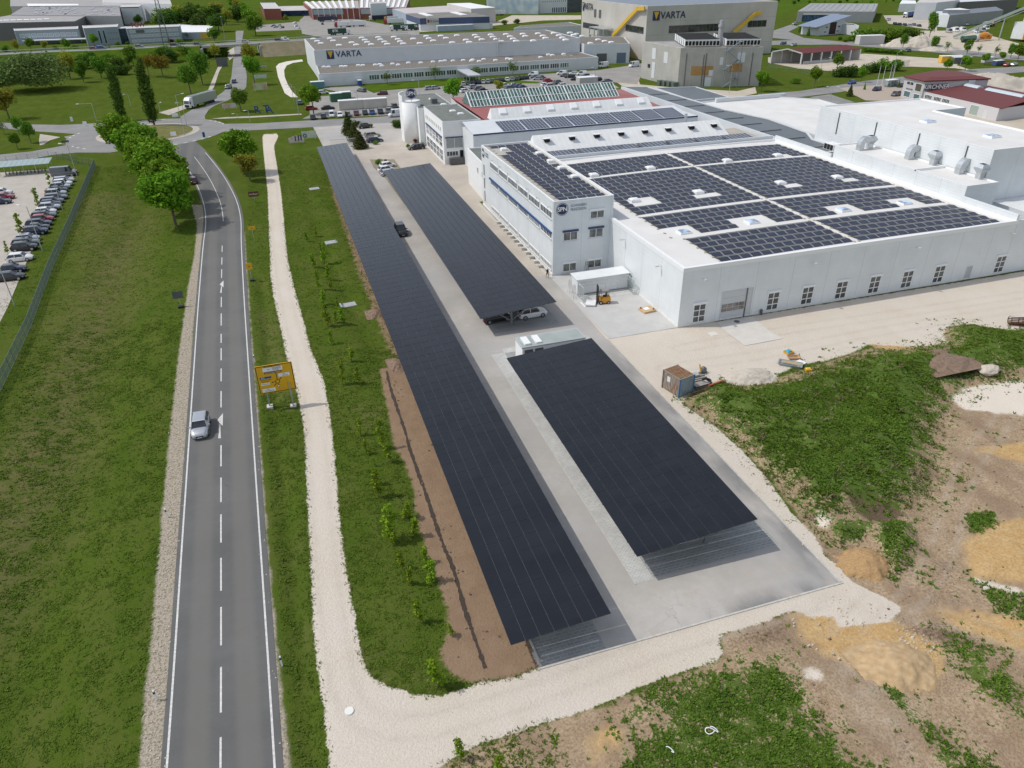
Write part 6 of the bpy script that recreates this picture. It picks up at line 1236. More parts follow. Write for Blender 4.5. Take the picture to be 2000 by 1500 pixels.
x,y,z=at(1356,737);r=thing('steel_box','low grey metal box on blocks behind the container','metal box',(x,y,z),.1);mb=MB();mb.loft([[(-.65,-.4,.3),(.6,-.45,.3),(.6,.45,.3),(-.65,.4,.3)],[(-.6,-.4,.52),(.5,-.4,.55),(.5,.4,.55),(-.6,.4,.52)]]);B3(mb,'lid',mat('box_grey',(.38,.40,.39),.5),r);mb=MB();mb.box(-.4,-.1,-.3,.3,0,.3);mb.box(.2,.5,-.3,.3,0,.3);B3(mb,'blocks',BLACK,r)
x,y,z=at(1379,750);r=thing('pipe_coil','black coil of plastic pipe lying right of the container','pipe coil',(x,y,z))
for k in range(4):
    mb=MB();R0=.62-.03*k
    for i in range(20): a,c=2*math.pi*i/20,2*math.pi*(i+1)/20;mb.bar((R0*math.cos(a),R0*math.sin(a),.08+k*.15),(R0*math.cos(c),R0*math.sin(c),.08+k*.15),.14)
    B3(mb,'winding',mat('pipe_black',(.03,.033,.037),.4),r)
x,y,z=at(1361,741);r=thing('timber_stack','stack of grey weathered beams between container and pipe coil','timber stack',(x,y,z),.02)
for k in range(4): mb=MB();mb.box(-.9,1.3,-.5+k*.26,-.3+k*.26,.02,.2+.1*(k % 2));B3(mb,'beam',mat('grey_timber',(.30,.275,.24),.9,var=.2),r)
x,y,z=at(1367,757);r=thing('trench_box','dark stacked steel shoring plates right of the container','steel plates',(x,y,z),.12)
for k in range(5): mb=MB();mb.box(-.9,1.2,-.4,.5,.05+k*.12,.12+k*.12);B3(mb,'plate',DGREY if k % 2 else mat('grey_timber',(.3,.275,.24),.9),r)
x,y,z=at(1396,753);r=thing('sewer_pipe','orange plastic sewer pipe lying on the gravel','pipe',(x,y,z),.22);mb=MB();mb.tube((-1.1,0,.16),(1.1,0,.16),.13,12);B3(mb,'tube',mat('pipe_orange',(.45,.13,.06),.5),r);mb=MB();mb.tube((1.1,0,.16),(1.3,0,.16),.16,12);B3(mb,'socket',mat('pipe_orange',(.45,.13,.06),.5),r)
r=thing('rebar_cage','long bent reinforcing cage at the edge of the weeds by the container','rebar',(*G2(1365,771),th(*G2(1365,771))),.2);mb=MB()
for k in range(14): mb.bar((-1.6+k*.25,0,0),(-1.65+k*.25,.05,.42),.035);mb.bar((-1.65+k*.25,.05,.42),(-1.5+k*.25,.4,.42),.035)
mb.bar((-1.7,0,.4),(1.8,0,.4),.035);B3(mb,'bars',mat('rusty_steel',(.16,.10,.07),.8),r)
x,y,z=at(1540,690);r=thing('yellow_tub','yellow mortar tub with a turquoise sheet inside, on the gravel edge','tub',(x,y,z),.2)
def tub(r,m,w=.45,l=.6,h=.35):
    mb=MB();B=lambda s,zz: [(-l*s,-w*s,zz),(l*s,-w*s,zz),(l*s,w*s,zz),(-l*s,w*s,zz)];mb.loft([B(.8,0),B(1,h),B(.9,h),B(.72,.06)]);B3(mb,'shell',m,r)
tub(r,PT['yellow']);mb=MB();mb.loft([[(-.4,-.3,.3),(.4,-.3,.3),(.4,.3,.3),(-.4,.3,.3)],[(-.3,-.1,.5),(.1,-.2,.55),(.3,.2,.42),(-.2,.25,.52)]]);B3(mb,'sheet',mat('turquoise_sheet',(.03,.38,.52),.5),r)
x,y,z=at(1550,700);r=thing('wooden_tray','tan shallow tray beside the yellow tub','tray',(x,y,z),-.3);tub(r,mat('tan_plastic',(.42,.26,.14),.7),.5,.8,.3)
x,y,z=at(1543,713);r=thing('mixing_trough','grey mixing trough with planks across it','trough',(x,y,z),-.75);tub(r,mat('trough_grey',(.28,.33,.34),.6),.7,1.5,.35)
for k in range(3): mb=MB();mb.box(-1.2+k*.1,1.3,-.3+k*.22,-.15+k*.22,.36,.40);B3(mb,'plank',mat('plank',(.50,.38,.22),.8),r)
x,y,z=at(1561,710);r=thing('styrofoam_board','white foam board lying beside the trough','foam board',(x,y,z),.3);mb=MB();mb.box(-.8,.8,-.55,.55,.02,.14);B3(mb,'board',TRIM,r)
x,y,z=at(1578,727);r=thing('jerrycan','bright yellow jerrycan lying at the edge of the weeds','canister',(x,y,z),-.3);mb=MB();mb.loft([[(-.35,-.25,0),(.35,-.25,0),(.35,.25,0),(-.35,.25,0)],[(-.38,-.27,.35),(.36,-.27,.35),(.36,.27,.35),(-.38,.27,.35)],[(-.25,-.15,.48),(.2,-.15,.5),(.2,.15,.5),(-.25,.15,.48)]]);B3(mb,'body',PT['yellow'],r);mb=MB();mb.tube((.3,0,.4),(.42,0,.48),.06,8);B3(mb,'cap',BLACK,r)
x,y,z=at(1988,634);r=thing('rusty_screen','rusty brown slatted screening drum at the right edge','machine',(x,y,z),-.5)
mb=MB()
for i in range(16):
    a=2*math.pi*i/16;mb.bar((-1.2,.55*math.cos(a),.6+.55*math.sin(a)),(1.6,.55*math.cos(a),.6+.55*math.sin(a)),.09)
for s in (-1.2,.2,1.6):
    for i in range(16): a,c=2*math.pi*i/16,2*math.pi*(i+1)/16;mb.bar((s,.6*math.cos(a),.6+.6*math.sin(a)),(s,.6*math.cos(c),.6+.6*math.sin(c)),.08)
B3(mb,'drum',mat('deep_rust',(.13,.045,.02),.9,var=.3,scale=3),r);mb=MB();mb.bar((-1.6,-.5,1.3),(1.8,.3,1.25),.12);B3(mb,'rail',TRIM,r)
for px,py,lb,rr in ((1735,745+750-750,'',0),):
    pass
def rock(px,py,s,lb):
    x,y,z=at(px,py);mb=MB();Q=random.Random(int(px));rings=[]
    for k,(sc,zz) in enumerate(((.8,-.1),(1,.15),(.85,.35),(.45,.5))): rings.append([(x+s*sc*math.cos(a)*Q.uniform(.8,1.15),y+s*.7*sc*math.sin(a)*Q.uniform(.8,1.15),z+s*zz) for a in [2*math.pi*i/9 for i in range(9)]])
    mb.loft(rings);tag(mb.build('boulder',STONE),lb,'boulder')
rock(1927,733,1.5,'flat pale boulder in the weeds near the white gravel patch');rock(1925,1152,.35,'small white boulder in the weeds at the right');rock(1056,1291,.22,'pair-like pale lump of concrete under the corner of the long solar roof')
# loader heap of gravel and sand
def heap(px,py,rx,ry,h,m,lb,seed,name='sand_heap',ang=0.,z0=None):
    x,y,z=at(px,py);z=z if z0 is None else z0;n=44;X,Y=np.meshgrid(np.linspace(-1.1,1.1,n),np.linspace(-1.1,1.1,n));rr=np.hypot(X,Y)*(1+.35*(vnoise(X*2+seed,Y*2,.5)-.5)+.15*(vnoise(X*7+seed,Y*7,.5)-.5));Z=h*np.clip(1-rr**1.5,-.12,1)+h*(.22*(vnoise(X*3+seed,Y*3,.7)-.5)+.16*(vnoise(X*9+seed,Y*9,.7)-.5)+.10*(vnoise(X*20+seed,Y*20,.7)-.5))*np.clip(1.15-rr,0,1)
    ca,sa=math.cos(ang),math.sin(ang);mb=MB();V=[(x+X[j,i]*rx*ca-Y[j,i]*ry*sa,y+X[j,i]*rx*sa+Y[j,i]*ry*ca,z+Z[j,i]) for j in range(n) for i in range(n)]
    mb.v=V;mb.f=[(j*n+i,j*n+i+1,(j+1)*n+i+1,(j+1)*n+i) for j in range(n-1) for i in range(n-1)];mb.mi=[0]*len(mb.f);o=mb.build(name,m,None,smooth=True);tag(o,lb,'heap');return o
GR1=mat('ochre_gravel',(.33,.20,.085),1.,col2=(.46,.30,.15),scale=7,bump=.8,bscale=9,det=6);SANDM=mat('grey_sand',(.46,.41,.34),1.,col2=(.56,.51,.43),scale=3,bump=.4,bscale=8);DIRTM=mat('brown_earth',(.17,.115,.08),1.,col2=(.26,.18,.13),scale=3,bump=.7,bscale=7);OCH2=mat('ochre_soil',(.40,.27,.14),1.,col2=(.52,.38,.22),scale=2,bump=.6,bscale=6)
heap(1690,1100,2.5,2.1,1.0,GR1,'coarse ochre gravel heap beside the asphalt corner',1);heap(1755,1300,2.9,2.4,.85,OCH2,'wide ochre soil heap in the churned ground at lower right',2);heap(1465,738,3.4,2.2,.9,SANDM,'grey sand heap at the edge of the gravel apron',3)
heap(1838,722,3.6,2.6,.55,DIRTM,'dark brown earth heap in the weeds',4,'earth_heap');heap(734,612,1.4,1.6,.6,DIRTM,'small brown earth heap against the long solar roof',5,'earth_heap');heap(776,713,1.2,2.,.55,DIRTM,'brown earth heap at the top of the bare soil strip',6,'earth_heap')
# white tape loops in the grass
for px,py,lb in ((1390,1430,'white looped plastic tape lying in the weeds'),(1303,1473,'short white strip of tape lying in the weeds')):
    x,y,z=at(px,py);mb=MB();pts=[(x+.5*math.sin(t*1.3)*(.5+t*.12),y+.25*math.cos(t*2.1),z+.16+.05*math.sin(t*3)) for t in np.linspace(0,5 if px > 1350 else 2,22)]
    for a,c in zip(pts[:-1],pts[1:]): mb.bar(a,c,.05)
    tag(mb.build('plastic_tape',TRIM),lb,'plastic tape')
# ================= PERSON =================
px_,py_=G2(1069,543)
def person(x,y,rz):
    o=thing('person','person in dark shirt and shorts walking past the corner of the office block','person',(x,y,0),rz)
    V=[(0,0,.95),(0,0,1.15),(0,0,1.42),(0,0,1.52),(.01,0,1.66),(0,.1,.92),(.14,.11,.5),(.10,.11,.08),(.26,.11,.04),(0,-.1,.92),(-.12,-.11,.5),(-.28,-.11,.12),(-.17,-.11,.02),(0,.19,1.4),(-.08,.25,1.12),(.10,.24,.9),(0,-.19,1.4),(.1,-.25,1.14),(.3,-.22,1.02),(.14,.24,.84),(.36,-.21,1.0)]
    E=[(0,1),(1,2),(2,3),(3,4),(0,5),(5,6),(6,7),(7,8),(0,9),(9,10),(10,11),(11,12),(2,13),(13,14),(14,15),(2,16),(16,17),(17,18),(15,19),(18,20)]
    R_=[.14,.13,.15,.06,.11,.10,.065,.045,.04,.10,.065,.045,.04,.06,.045,.035,.06,.045,.035,.035,.035]
    me=bpy.data.meshes.new('body');me.from_pydata(V,E,[]);b=bpy.data.objects.new('body',me);COL.objects.link(b);b.parent=o;sk_=b.modifiers.new('s','SKIN')
    for i,s in enumerate(me.skin_vertices[0].data): s.radius=(R_[i],R_[i]);s.use_root=i == 0
    b.modifiers.new('u','SUBSURF').levels=2;b.modifiers['u'].render_levels=2
    dg=bpy.context.evaluated_depsgraph_get();m2=bpy.data.meshes.new_from_object(b.evaluated_get(dg));b.modifiers.clear();b.data=m2;m2.name='body'
    SK=mat('skin',(.45,.27,.19),.6);SH=mat('dark_shirt',(.03,.035,.055),.8);PTs=mat('dark_shorts',(.025,.025,.03),.8);HR=mat('hair',(.04,.025,.015),.8)
    m2.materials.clear();[m2.materials.append(q) for q in (SK,SH,PTs,HR,BLACK)]
    for p in m2.polygons:
        z=p.center.z;x_,y_=p.center.x,p.center.y
        p.material_index=3 if z > 1.69 or (z > 1.58 and x_ < -.02) else (0 if z > 1.5 else (1 if z > .98 and abs(y_) < .25 and not (abs(y_) > .2 and z < 1.2) else (2 if .55 < z <= .98 and abs(y_) < .2 else (4 if z < .1 else 0))))
        p.use_smooth=True
    return o
person(px_,py_,math.radians(-80))
# ================= NEIGHBOURING BUILDINGS =================
def HZ_(b,ty):
    """height above plan point b at which picture row ty is reached"""
    b=np.array([b[0],b[1],0.]);c=ROT @ (b-np.array([0,0,CAM_H]));k=ROT @ np.array([0,0,1.0]);v=(ty-750)/F_PX;return (v*c[2]-c[1])/(k[1]-v*k[2])
def gz(z,*a): return [G2(a[i],a[i+1],z) for i in range(0,len(a),2)]
CREAM=mat('pale_concrete_wall',(.50,.47,.42),.85,var=.08,scale=.35,det=6);CONCW=mat('grey_concrete_wall',(.34,.325,.30),.85,col2=(.42,.40,.37),scale=.25,det=6);REDR=ribbed('red_roof',(.33,.12,.11),.6,rib=1.0,axis='x');REDT=mat('red_tiles',(.14,.034,.032),.7,var=.12,scale=3);BRICK=mat('brick_red',(.20,.06,.04),.8,var=.15,scale=2)
GREYC=ribbed('grey_cladding',(.27,.28,.29),rib=1.2,axis='xy');DKC=ribbed('dark_cladding',(.13,.125,.125),rib=1.5,axis='xy');BLUEW=ribbed('steel_blue_cladding',(.06,.085,.17),rib=1.5,axis='xy');LBLUE=ribbed('light_blue_cladding',(.36,.42,.50),rib=1.0,axis='z');PVG=panelmat('far_panel',(.05,.058,.075),(.12,.13,.15),px=1.7,py=1.0,rough=.3);DARKPV=panelmat('thin_film_roof',(.055,.062,.07),(.07,.075,.085),px=7,py=9,rough=.28,tone=.12);ROOFG=mat('grey_roof',(.33,.32,.31),.9,var=.1,scale=.2);ROOFL=mat('light_roof',(.52,.50,.48),.85,var=.08,scale=.1);WH=mat('white_far_wall',(.60,.625,.64),.7,var=.04,scale=.3);YELP=mat('yellow_steel',(.62,.40,.03),.5);SOLARF=mat('bluish_solar',(.12,.15,.20),.35,var=.15,scale=.3)
def quad(name,pts,m,root): mb=MB();mb.face(pts);return mb.build(name,m,root)
def slab(name,pts,m,root,t=.15): mb=MB();mb.hexa([(p[0],p[1],p[2]-t) for p in pts],pts);return mb.build(name,m,root)
# ---- office with the round sign ----
o2=bld('office_building','white two-storey office with a bitumen roof and the round stair tower','office building',[(40.1,184.2),(49.8,183.7),(49.8,207),(40.1,207)],10.45,WALL_SHUT,GREEN_ROOF,par=.2,parw=.25,capm=ALU)
A1,B1=(40.1,184.2),(49.8,183.7)
window(o2,A1,B1,5.7,8.9,7.5,9.3,3,2,glass=mat('sky_pane',(.08,.20,.36),.15),frame=BLUE,fw=.1);window(o2,A1,B1,.6,4.9,3.9,6.4,2,1,glass=BLIND,frame=TRIM,box=BLUE,fw=.08);window(o2,A1,B1,5.8,9.0,4.1,6.2,1,1,glass=BLIND,box=BLUE,fw=.08);window(o2,A1,B1,.6,3.6,2.0,3.2,4,1,fw=.08);window(o2,A1,B1,4.0,5.1,.1,3.3,1,1,glass=BLACKV,frame=DGREY,name='door',fw=.08);window(o2,A1,B1,5.9,6.7,2.2,3.2,1,1,fw=.07,frame=BLUE)
A2,B2_=(40.1,207),(40.1,184.2)
for k in range(9): window(o2,A2,B2_,2.2+k*2.2,3.0+k*2.2,7.7,8.8,1,1,glass=BLIND,fw=.07)
for k in range(5): window(o2,A2,B2_,2.0+k*4.0,5.2+k*4.0,3.9,6.3,2,2,glass=BLIND if k in (0,1,2) else GLASS,box=BLUE,fw=.12);window(o2,A2,B2_,2.0+k*4.0,5.4+k*4.0,.4,3.3,3,2,fw=.13)
mb=MB();mb.box(41.2,45.4,182.7,183.8,0,1.7);mb.build('entrance_wall',mat('slate_wall',(.10,.10,.10),.6,var=.2),o2)
q=bld('office_wing','rear wing of the white office with a flat bitumen roof and roof units','office building',[(38.6,207.1),(48.8,207.1),(48.8,231),(40.3,231)],9.9,WALL_SHUT,GREEN_ROOF,par=.2,parw=.25,capm=ALU)
mb=MB();mb.box(44.0,45.6,214,216,9.7,11.0);mb.build('roof_unit',DGREY,q);dome(q,46.6,211,9.68,1.6,1.2,.2,TRIM,.3);dome(q,45.4,221,9.68,1.6,1.2,.2,TRIM,.3)
dome(o2,46.0,197.5,10.25,1.6,1.3,.2,TRIM,.25);dome(o2,47.0,193,10.25,1.6,1.3,.2,TRIM,.25)
tw=thing('stair_tower','round white stair tower with a curved screen wall and a round letter sign on top','tower',(38.0,213.5,0));mb=MB();mb.tube((37.9,213.6,0),(37.9,213.6,10.9),2.6,40);o=mb.build('shaft',WALL_SHUT,tw,smooth=False);[setattr(p,'use_smooth',abs(p.normal.z) < .5) for p in o.data.polygons]
mb=MB()
for i in range(40): a,c=2*math.pi*i/40,2*math.pi*(i+1)/40;mb.hexa([(37.9+r_*math.cos(t),213.6+r_*math.sin(t),10.9) for r_,t in ((2.35,a),(2.6,a),(2.6,c),(2.35,c))],[(37.9+r_*math.cos(t),213.6+r_*math.sin(t),11.15) for r_,t in ((2.35,a),(2.6,a),(2.6,c),(2.35,c))])
mb.build('rim',ALU,tw)
mb=MB()
for i in range(14):
    a,c=math.radians(205-i*7),math.radians(198-i*7);mb.hexa([(38.6+r_*math.cos(t)*.8,216.5+r_*math.sin(t)*1.5,0) for r_,t in ((4.0,a),(4.3,a),(4.3,c),(4.0,c))],[(38.6+r_*math.cos(t)*.8,216.5+r_*math.sin(t)*1.5,12.3) for r_,t in ((4.0,a),(4.3,a),(4.3,c),(4.0,c))])
mb.build('screen_wall',WALL_SHUT,tw)
sx_,sy_=37.9,212.2;mb=MB();mb.tube((sx_,sy_+.1,10.9),(sx_,sy_+.1,12.2),.1);mb.build('sign_post',ALU,tw);emblem(tw,sx_,sy_,13.1,1.5,'-y')
lamp('tall thin mast behind the round letter sign',823,236,100,.5,180) if 0 else None
# ---- hall with the first white roof ridge ----
def ridge_hall(nm,lab,x0,x1,y0,y1,z,my0,my1,mz0,mz1,mx0,mx1,pv,vents,vm,wallm=WALL_W,roofm=None):
    r=bld(nm,lab,'industrial hall',[(x0,y0),(x1,y0),(x1,y1),(x0,y1)],z,wallm,roofm or ROOF_W,par=0)
    mb=MB();back=my1+.9;mb.hexa([(mx0,my0,mz0-.3),(mx1,my0,mz0-.3),(mx1,back,mz0-.3),(mx0,back,mz0-.3)],[(mx0+.6,my1-.3,mz1),(mx1-.6,my1-.3,mz1),(mx1-.6,my1,mz1),(mx0+.6,my1,mz1)]);mb.build('roof_ridge',ribbed('ridge_white',(.72,.73,.72),rib=1.3,axis='x',depth=.5),r)
    for k in range(vents):
        x=mx0+(mx1-mx0)*(k+.55)/vents;t=.62;y=my0+(my1-my0)*t;zz=mz0+(mz1-mz0)*t
        if vm == 'open': mb=MB();mb.hexa([(x-.8,y-1.1,zz+.55),(x+.8,y-1.1,zz+.55),(x+.8,y+.2,zz+.5),(x-.8,y+.2,zz+.5)],[(x-.8,y-1.1,zz+.65),(x+.8,y-1.1,zz+.65),(x+.8,y+.2,zz+.6),(x-.8,y+.2,zz+.6)]);f=mb.build('vent_flap',TRIM,r);mb=MB();mb.box(x-.6,x+.6,y-.7,y+.3,zz-.2,zz+.48);p=mb.build('opening',BLACKV,r);p.parent=f
        else:
            mb=MB();s=(mz1-mz0)/(my1-my0);mb.hexa([(x-.9,y-.7,zz-.7*s-.1),(x+.9,y-.7,zz-.7*s-.1),(x+.9,y+.7,zz+.7*s-.1),(x-.9,y+.7,zz+.7*s-.1)],[(x-.9,y-.8,zz-.7*s+.3),(x+.9,y-.8,zz-.7*s+.3),(x+.9,y+.7,zz+.7*s+.3),(x-.9,y+.7,zz+.7*s+.3)]);mb.build('roof_window',TRIM,r)
    a,c,ya,yb,za,zb,n=pv;w=(c-a)/n
    for k in range(n):
        mb=MB();X0,X1=a+k*w+.2,a+(k+1)*w-.2;mb.m(0).hexa([(X0,ya,za),(X1,ya,za),(X1,yb,zb),(X0,yb,zb)],[(X0,ya,za+.08),(X1,ya,za+.08),(X1,yb,zb+.08),(X0,yb,zb+.08)]);mb.m(1)
        for i in range(1,7): xx=X0+(X1-X0)*i/7;mb.hexa([(xx-.03,ya,za+.08),(xx+.03,ya,za+.08),(xx+.03,yb,zb+.08),(xx-.03,yb,zb+.08)],[(xx-.03,ya,za+.1),(xx+.03,ya,za+.1),(xx+.03,yb,zb+.1),(xx-.03,yb,zb+.1)])
        for i in range(1,5): t=i/5;yy,z_=ya+(yb-ya)*t,za+(zb-za)*t;mb.box(X0,X1,yy-.03,yy+.03,z_+.08,z_+.1)
        mb.build('solar_panel_block',[SOLARB,RAIL],r)
    return r
SOLARB=mat('blue_solar_cells',(.028,.040,.075),.25,col2=(.05,.065,.10),scale=.8)
h1=ridge_hall('ridge_hall','white hall strip with open roof flaps directly behind the big hall',50.4,107.4,144.4,159.5,8.4,153.2,158.3,8.6,11.0,54,102,(55.2,105.4,147.4,151.8,8.42,8.75,7),8,'open',roofm=mat('beige_roof',(.42,.38,.32),.9,var=.1,scale=.5))
mb=MB();mb.box(50.5,107.6,144.45,144.8,8.4,9.5);mb.build('parapet',WH,h1)
h2=ridge_hall('ridge_hall','white hall with a blue solar strip and closed roof windows behind the two treetops',45.0,105.2,173.3,189.5,9.0,185.2,188.1,9.9,12.0,53,98.4,(52.6,102,173.9,181.2,9.02,10.0,8),7,'shut',roofm=WH)
slab('pv_deck',[(45.0,173.35,9.0),(103.5,173.35,9.0),(103.5,183.6,10.15),(45.0,183.6,10.15)],WH,h2,.1)
mb=MB();mb.box(45,105,173.1,173.3,8.8,9.12);mb.build('gutter',BLUE,h2)
yard=sheet('court_paving',[[(50.4,159.6),(107,159.6),(107,173.2),(45,173.2)]],.02,A_DARK)
r=bld('glass_ridge_hall','hall with a red metal roof and a long glazed gable ridge','industrial hall',[(50.2,189.6),(104,189.6),(106.5,222),(53,229)],8.6,WALL_W,REDR,par=0)
slab('red_slope',[(53.0,189.7,8.65),(101.5,189.7,8.65),(101,203,10.2),(51.0,204,10.2)],REDR,r,.05);slab('red_slope',[(51,204.1,10.2),(101,203.1,10.2),(105.8,221,8.8),(53,228,8.8)],REDR,r,.05)
gx0_,gx1_=52.3,96.2;mb=MB();mb.hexa([(gx0_,202.2,10.1),(gx1_,202.2,10.1),(gx1_,212.8,10.1),(gx0_,212.8,10.1)],[(gx0_+.2,207.3,13.2),(gx1_-.2,207.3,13.2),(gx1_-.2,207.7,13.2),(gx0_+.2,207.7,13.2)]);mb.build('glazing',GGLASS,r)
mb=MB();n=46
for k in range(n+1):
    x=gx0_+(gx1_-gx0_)*k/n;w_=.14 if k % 6 else .3;mb.bar((x,202.15,10.15),(x,207.3,13.28),w_,.1)
for t in (0,.45,1): y,z=202.15+5.15*t,10.17+3.1*t;mb.bar((gx0_,y,z),(gx1_,y,z),.22,.14)
mb.build('glazing_bars',TRIM,r);mb=MB();mb.box(75,76.6,194,195.4,9,10.2);mb.build('roof_unit',GALV,r)
d1=bld('low_roof_building','long low building roofed with dark thin solar sheets right of the ridge halls','industrial building',[(108.4,128.6),(115.1,128.6),(115.2,140.2),(118.6,146.6),(119.8,163.3),(116.6,178.6),(115.2,221),(107.6,225)],9.0,WH,DARKPV,par=.2,parw=.5,capm=WH)
for k,y in enumerate((134,143,152,160,168,177,187,197,208)): mb=MB();mb.box(108.3,115.2,y-.1,y+.1,8.81,8.9);mb.build('cable_tray',DGREY,d1)
d2=bld('low_roof_building','second low building with a dark thin solar roof below the grey concrete tower','industrial building',[G2(p[0],p[1],8.8) for p in ((1278,171),(1360,169),(1425,189),(1352,196))],8.8,WH,DARKPV,par=.15,parw=.4,capm=WH)
w1=bld('flat_roof_building','white flat-roofed hall between the dark solar roofs and the tall hall','industrial hall',[(118.9,146.6),(118.9,140.3),(147,139.3),(149.5,183),(138.5,194.5),(116,192),(116.8,178.8),(120.2,163.4)],8.8,WH,ROOF_W,par=.25,parw=.5,capm=WH)
mb=MB();mb.box(121,144,190.5,191.2,8.6,9.6);mb.build('pipe_duct',WH,w1)
mb=MB();mb.tube((97.8,166.7,0),(97.8,166.7,11.2),.35,10);mb.tube((99.2,165.8,0),(99.2,165.8,9.8),.25,10);tag(mb.build('exhaust_stack',GALV),'pair of thin steel exhaust stacks between the ridge halls','chimney')
# ---- long white hall ----
mz=11.0;mc=G2(617,130,4.5);mr=G2(1140,103,5.);far_l=G2(594,76,mz);far_r=G2(1066,58,mz)
vh=bld('long_hall','long white hall with a gravel roof full of roof lights and a blue-lettered sign','industrial hall',[(22.6,357.0),(145.6,352.0),far_r,far_l],mz,WH,GRAVEL_ROOF,par=.2,parw=.5,capm=WH)
wl=bld('low_wing','low white wing with window bands in front of the long hall','industrial building',[(21.4,328.4),(145.8,330.2),(145.6,351.9),(22.6,356.9)],4.9,WH,GRAVEL_ROOF,par=.15,parw=.5,capm=WH)
Aw,Bw=(21.4,328.4),(145.8,330.2)
for t in (1.5,10.5): window(wl,Aw,Bw,t,t+8.2,.05,3.5,1,1,glass=WH,frame=ALU,fw=.12,name='gate')
for k in range(19):
    t=20.2+k*4.75
    if 57 < t < 62: continue
    window(wl,Aw,Bw,t,t+4.4,1.3,3.5,4,1,glass=GGLASS if k % 3 == 0 else GLASS,fw=.2)
cn=thing('entrance_canopy','long covered walkway on posts leading to the low white wing','canopy',(80,318,0));c0_,c1_=G2(893,147),G2(905,163);mb=MB();mb.box(79.5,84.5,309,329.9,3.1,3.5);mb.build('roof',ALU,cn)
for y in (310,315,320,325):
    for x in (80,84): mb=MB();mb.box(x-.1,x+.1,y-.1,y+.1,0,3.1);mb.build('post',GALV,cn)
def logo_v(root,x,y,z,s,tilt=0):
    """square emblem with a bright triangle, then the word beside it"""
    mb=MB();mb.m(0).box(x-s*.55,x+s*.55,y-.08,y-.02,z-s*.6,z+s*.6);mb.m(1).face([(x-s*.42,y-.1,z+s*.5),(x,y-.1,z-s*.45),(x+s*.42,y-.1,z+s*.5)]);mb.build('emblem',[NAVY,YELP],root)
logo_v(vh,29.4,357-.28,8.9,2.9);text_part('lettering','VARTA',3.4,NAVY,vh,(37.3,356.3,8.9),-.04,bold=.04,sx=1.05)
random.seed(5)
def minidomes(root,pts,s=2.0,glass=SIGNW):
    for i,(x,y,z) in enumerate(pts):
        mb=MB();rings=[[(x+s/2*q_*a,y+s/2*q_*b,z+h_) for a,b in ((-1,-.8),(1,-.8),(1,.8),(-1,.8))] for q_,h_ in ((1,0),(1,.35),(.85,.6),(.4,.75))];mb.loft(rings);mb.build('roof_light',glass,root)
pts=[]
for c in range(17):
    for rr_ in range(4):
        if random.random() < .12: continue
        px_=611+c*31.5+rr_*7+random.uniform(-2,2);py_=77-c*.75+rr_*4.4
        if px_ < 1128: pts.append((*G2(px_,py_,mz-.1),mz-.15))
minidomes(vh,pts[:90],2.6)
pts=[(*G2(a,b,4.8),4.78) for a,b in ((633,132),(642,132),(667,131),(675,131),(700,129),(709,129),(733,128),(742,127),(746,130),(767,126),(778,128),(798,124),(822,124),(846,122),(861,121),(869,120),(885,120),(905,119),(921,120),(923,118),(936,121),(945,117),(968,119),(991,116),(998,117),(1056,113),(1071,108),(1079,109),(1101,107))];minidomes(wl,pts,1.8)
mb=MB();x,y=105,352.2;mb.tube((x,y,4.8),(x,y,13.5),.35,8);mb.build('flue',GALV,vh)
an=bld('hall_annex','lower white annex with dark gates at the right end of the long hall','industrial building',[(145.9,347.5),(166.5,341),(178,372),(150,385)],8.6,WH,GRAVEL_ROOF,par=.2,parw=.5,capm=WH);minidomes(an,[(*G2(a,b,8.6),8.45) for a,b in ((1126,67),(1137,71),(1153,85),(1168,78),(1181,81),(1194,83))],2.4)
window(an,(145.9,347.5),(166.5,341),6,11,.1,4.6,1,1,glass=DGREY,frame=ALU,name='gate');window(an,(145.9,347.5),(166.5,341),15.5,20,.1,4.8,1,1,glass=mat('gate_blue',(.12,.16,.22),.5),frame=ALU,name='gate')
bld('rear_hall','plain pale hall behind the long white hall with a dark flat roof','industrial hall',gz(9.5,1003,55,1139,49,1112,43,1018,50),9.5,WH,GRAVEL_ROOF,par=.2,parw=.5,capm=WH)
# ---- big concrete hall and cooling building ----
zb=23.55;R1=G2(1520,2,zb);C1=G2(1265,12,zb);L1=G2(1137,-2,zb);bk=(L1[0]+R1[0]-C1[0],L1[1]+R1[1]-C1[1])
bc=bld('concrete_hall','huge concrete factory hall with yellow outside stairs and a blue-lettered sign','factory',[C1,R1,bk,L1],zb,mat('concrete_panels',(.44,.42,.38),.85,col2=(.52,.50,.455),scale=.12,det=6),SOLARF,par=.3,parw=1.2,capm=CREAM)
joints(bc,C1,R1,9,.2,zb-.2,w=.12,m=CONCW);A_,u_,nn_=wall_frame(C1,R1)
mb=MB();Lr=math.hypot(R1[0]-C1[0],R1[1]-C1[1])
for z in (5.5,11,16.8): wquad(mb,A_,u_,nn_,.1,Lr-.1,z-.06,z+.06,.03,.06)
mb.build('panel_joints',CONCW,bc)
window(bc,C1,R1,12,Lr*.57,11.5,14.8,14,1,glass=BANDG,frame=DGREY,fw=.15);window(bc,C1,R1,Lr*.78,Lr*.93,12.4,15.4,4,1,glass=BANDG,frame=DGREY,fw=.2)
def on(A,u,nn,t,off,z): return (A[0]+u[0]*t+nn[0]*off,A[1]+u[1]*t+nn[1]*off,z)
ang_=math.atan2(u_[1],u_[0])
mb=MB();p0=lambda t,z,o=.2: on(A_,u_,nn_,t,o,z);mb.m(0).face([p0(3,17.3),p0(6.6,17.3),p0(6.6,21.3),p0(3,21.3)]);mb.m(1).face([p0(3.5,21,.26),p0(4.8,17.7,.26),p0(6.1,21,.26)]);mb.build('emblem',[NAVY,YELP],bc)
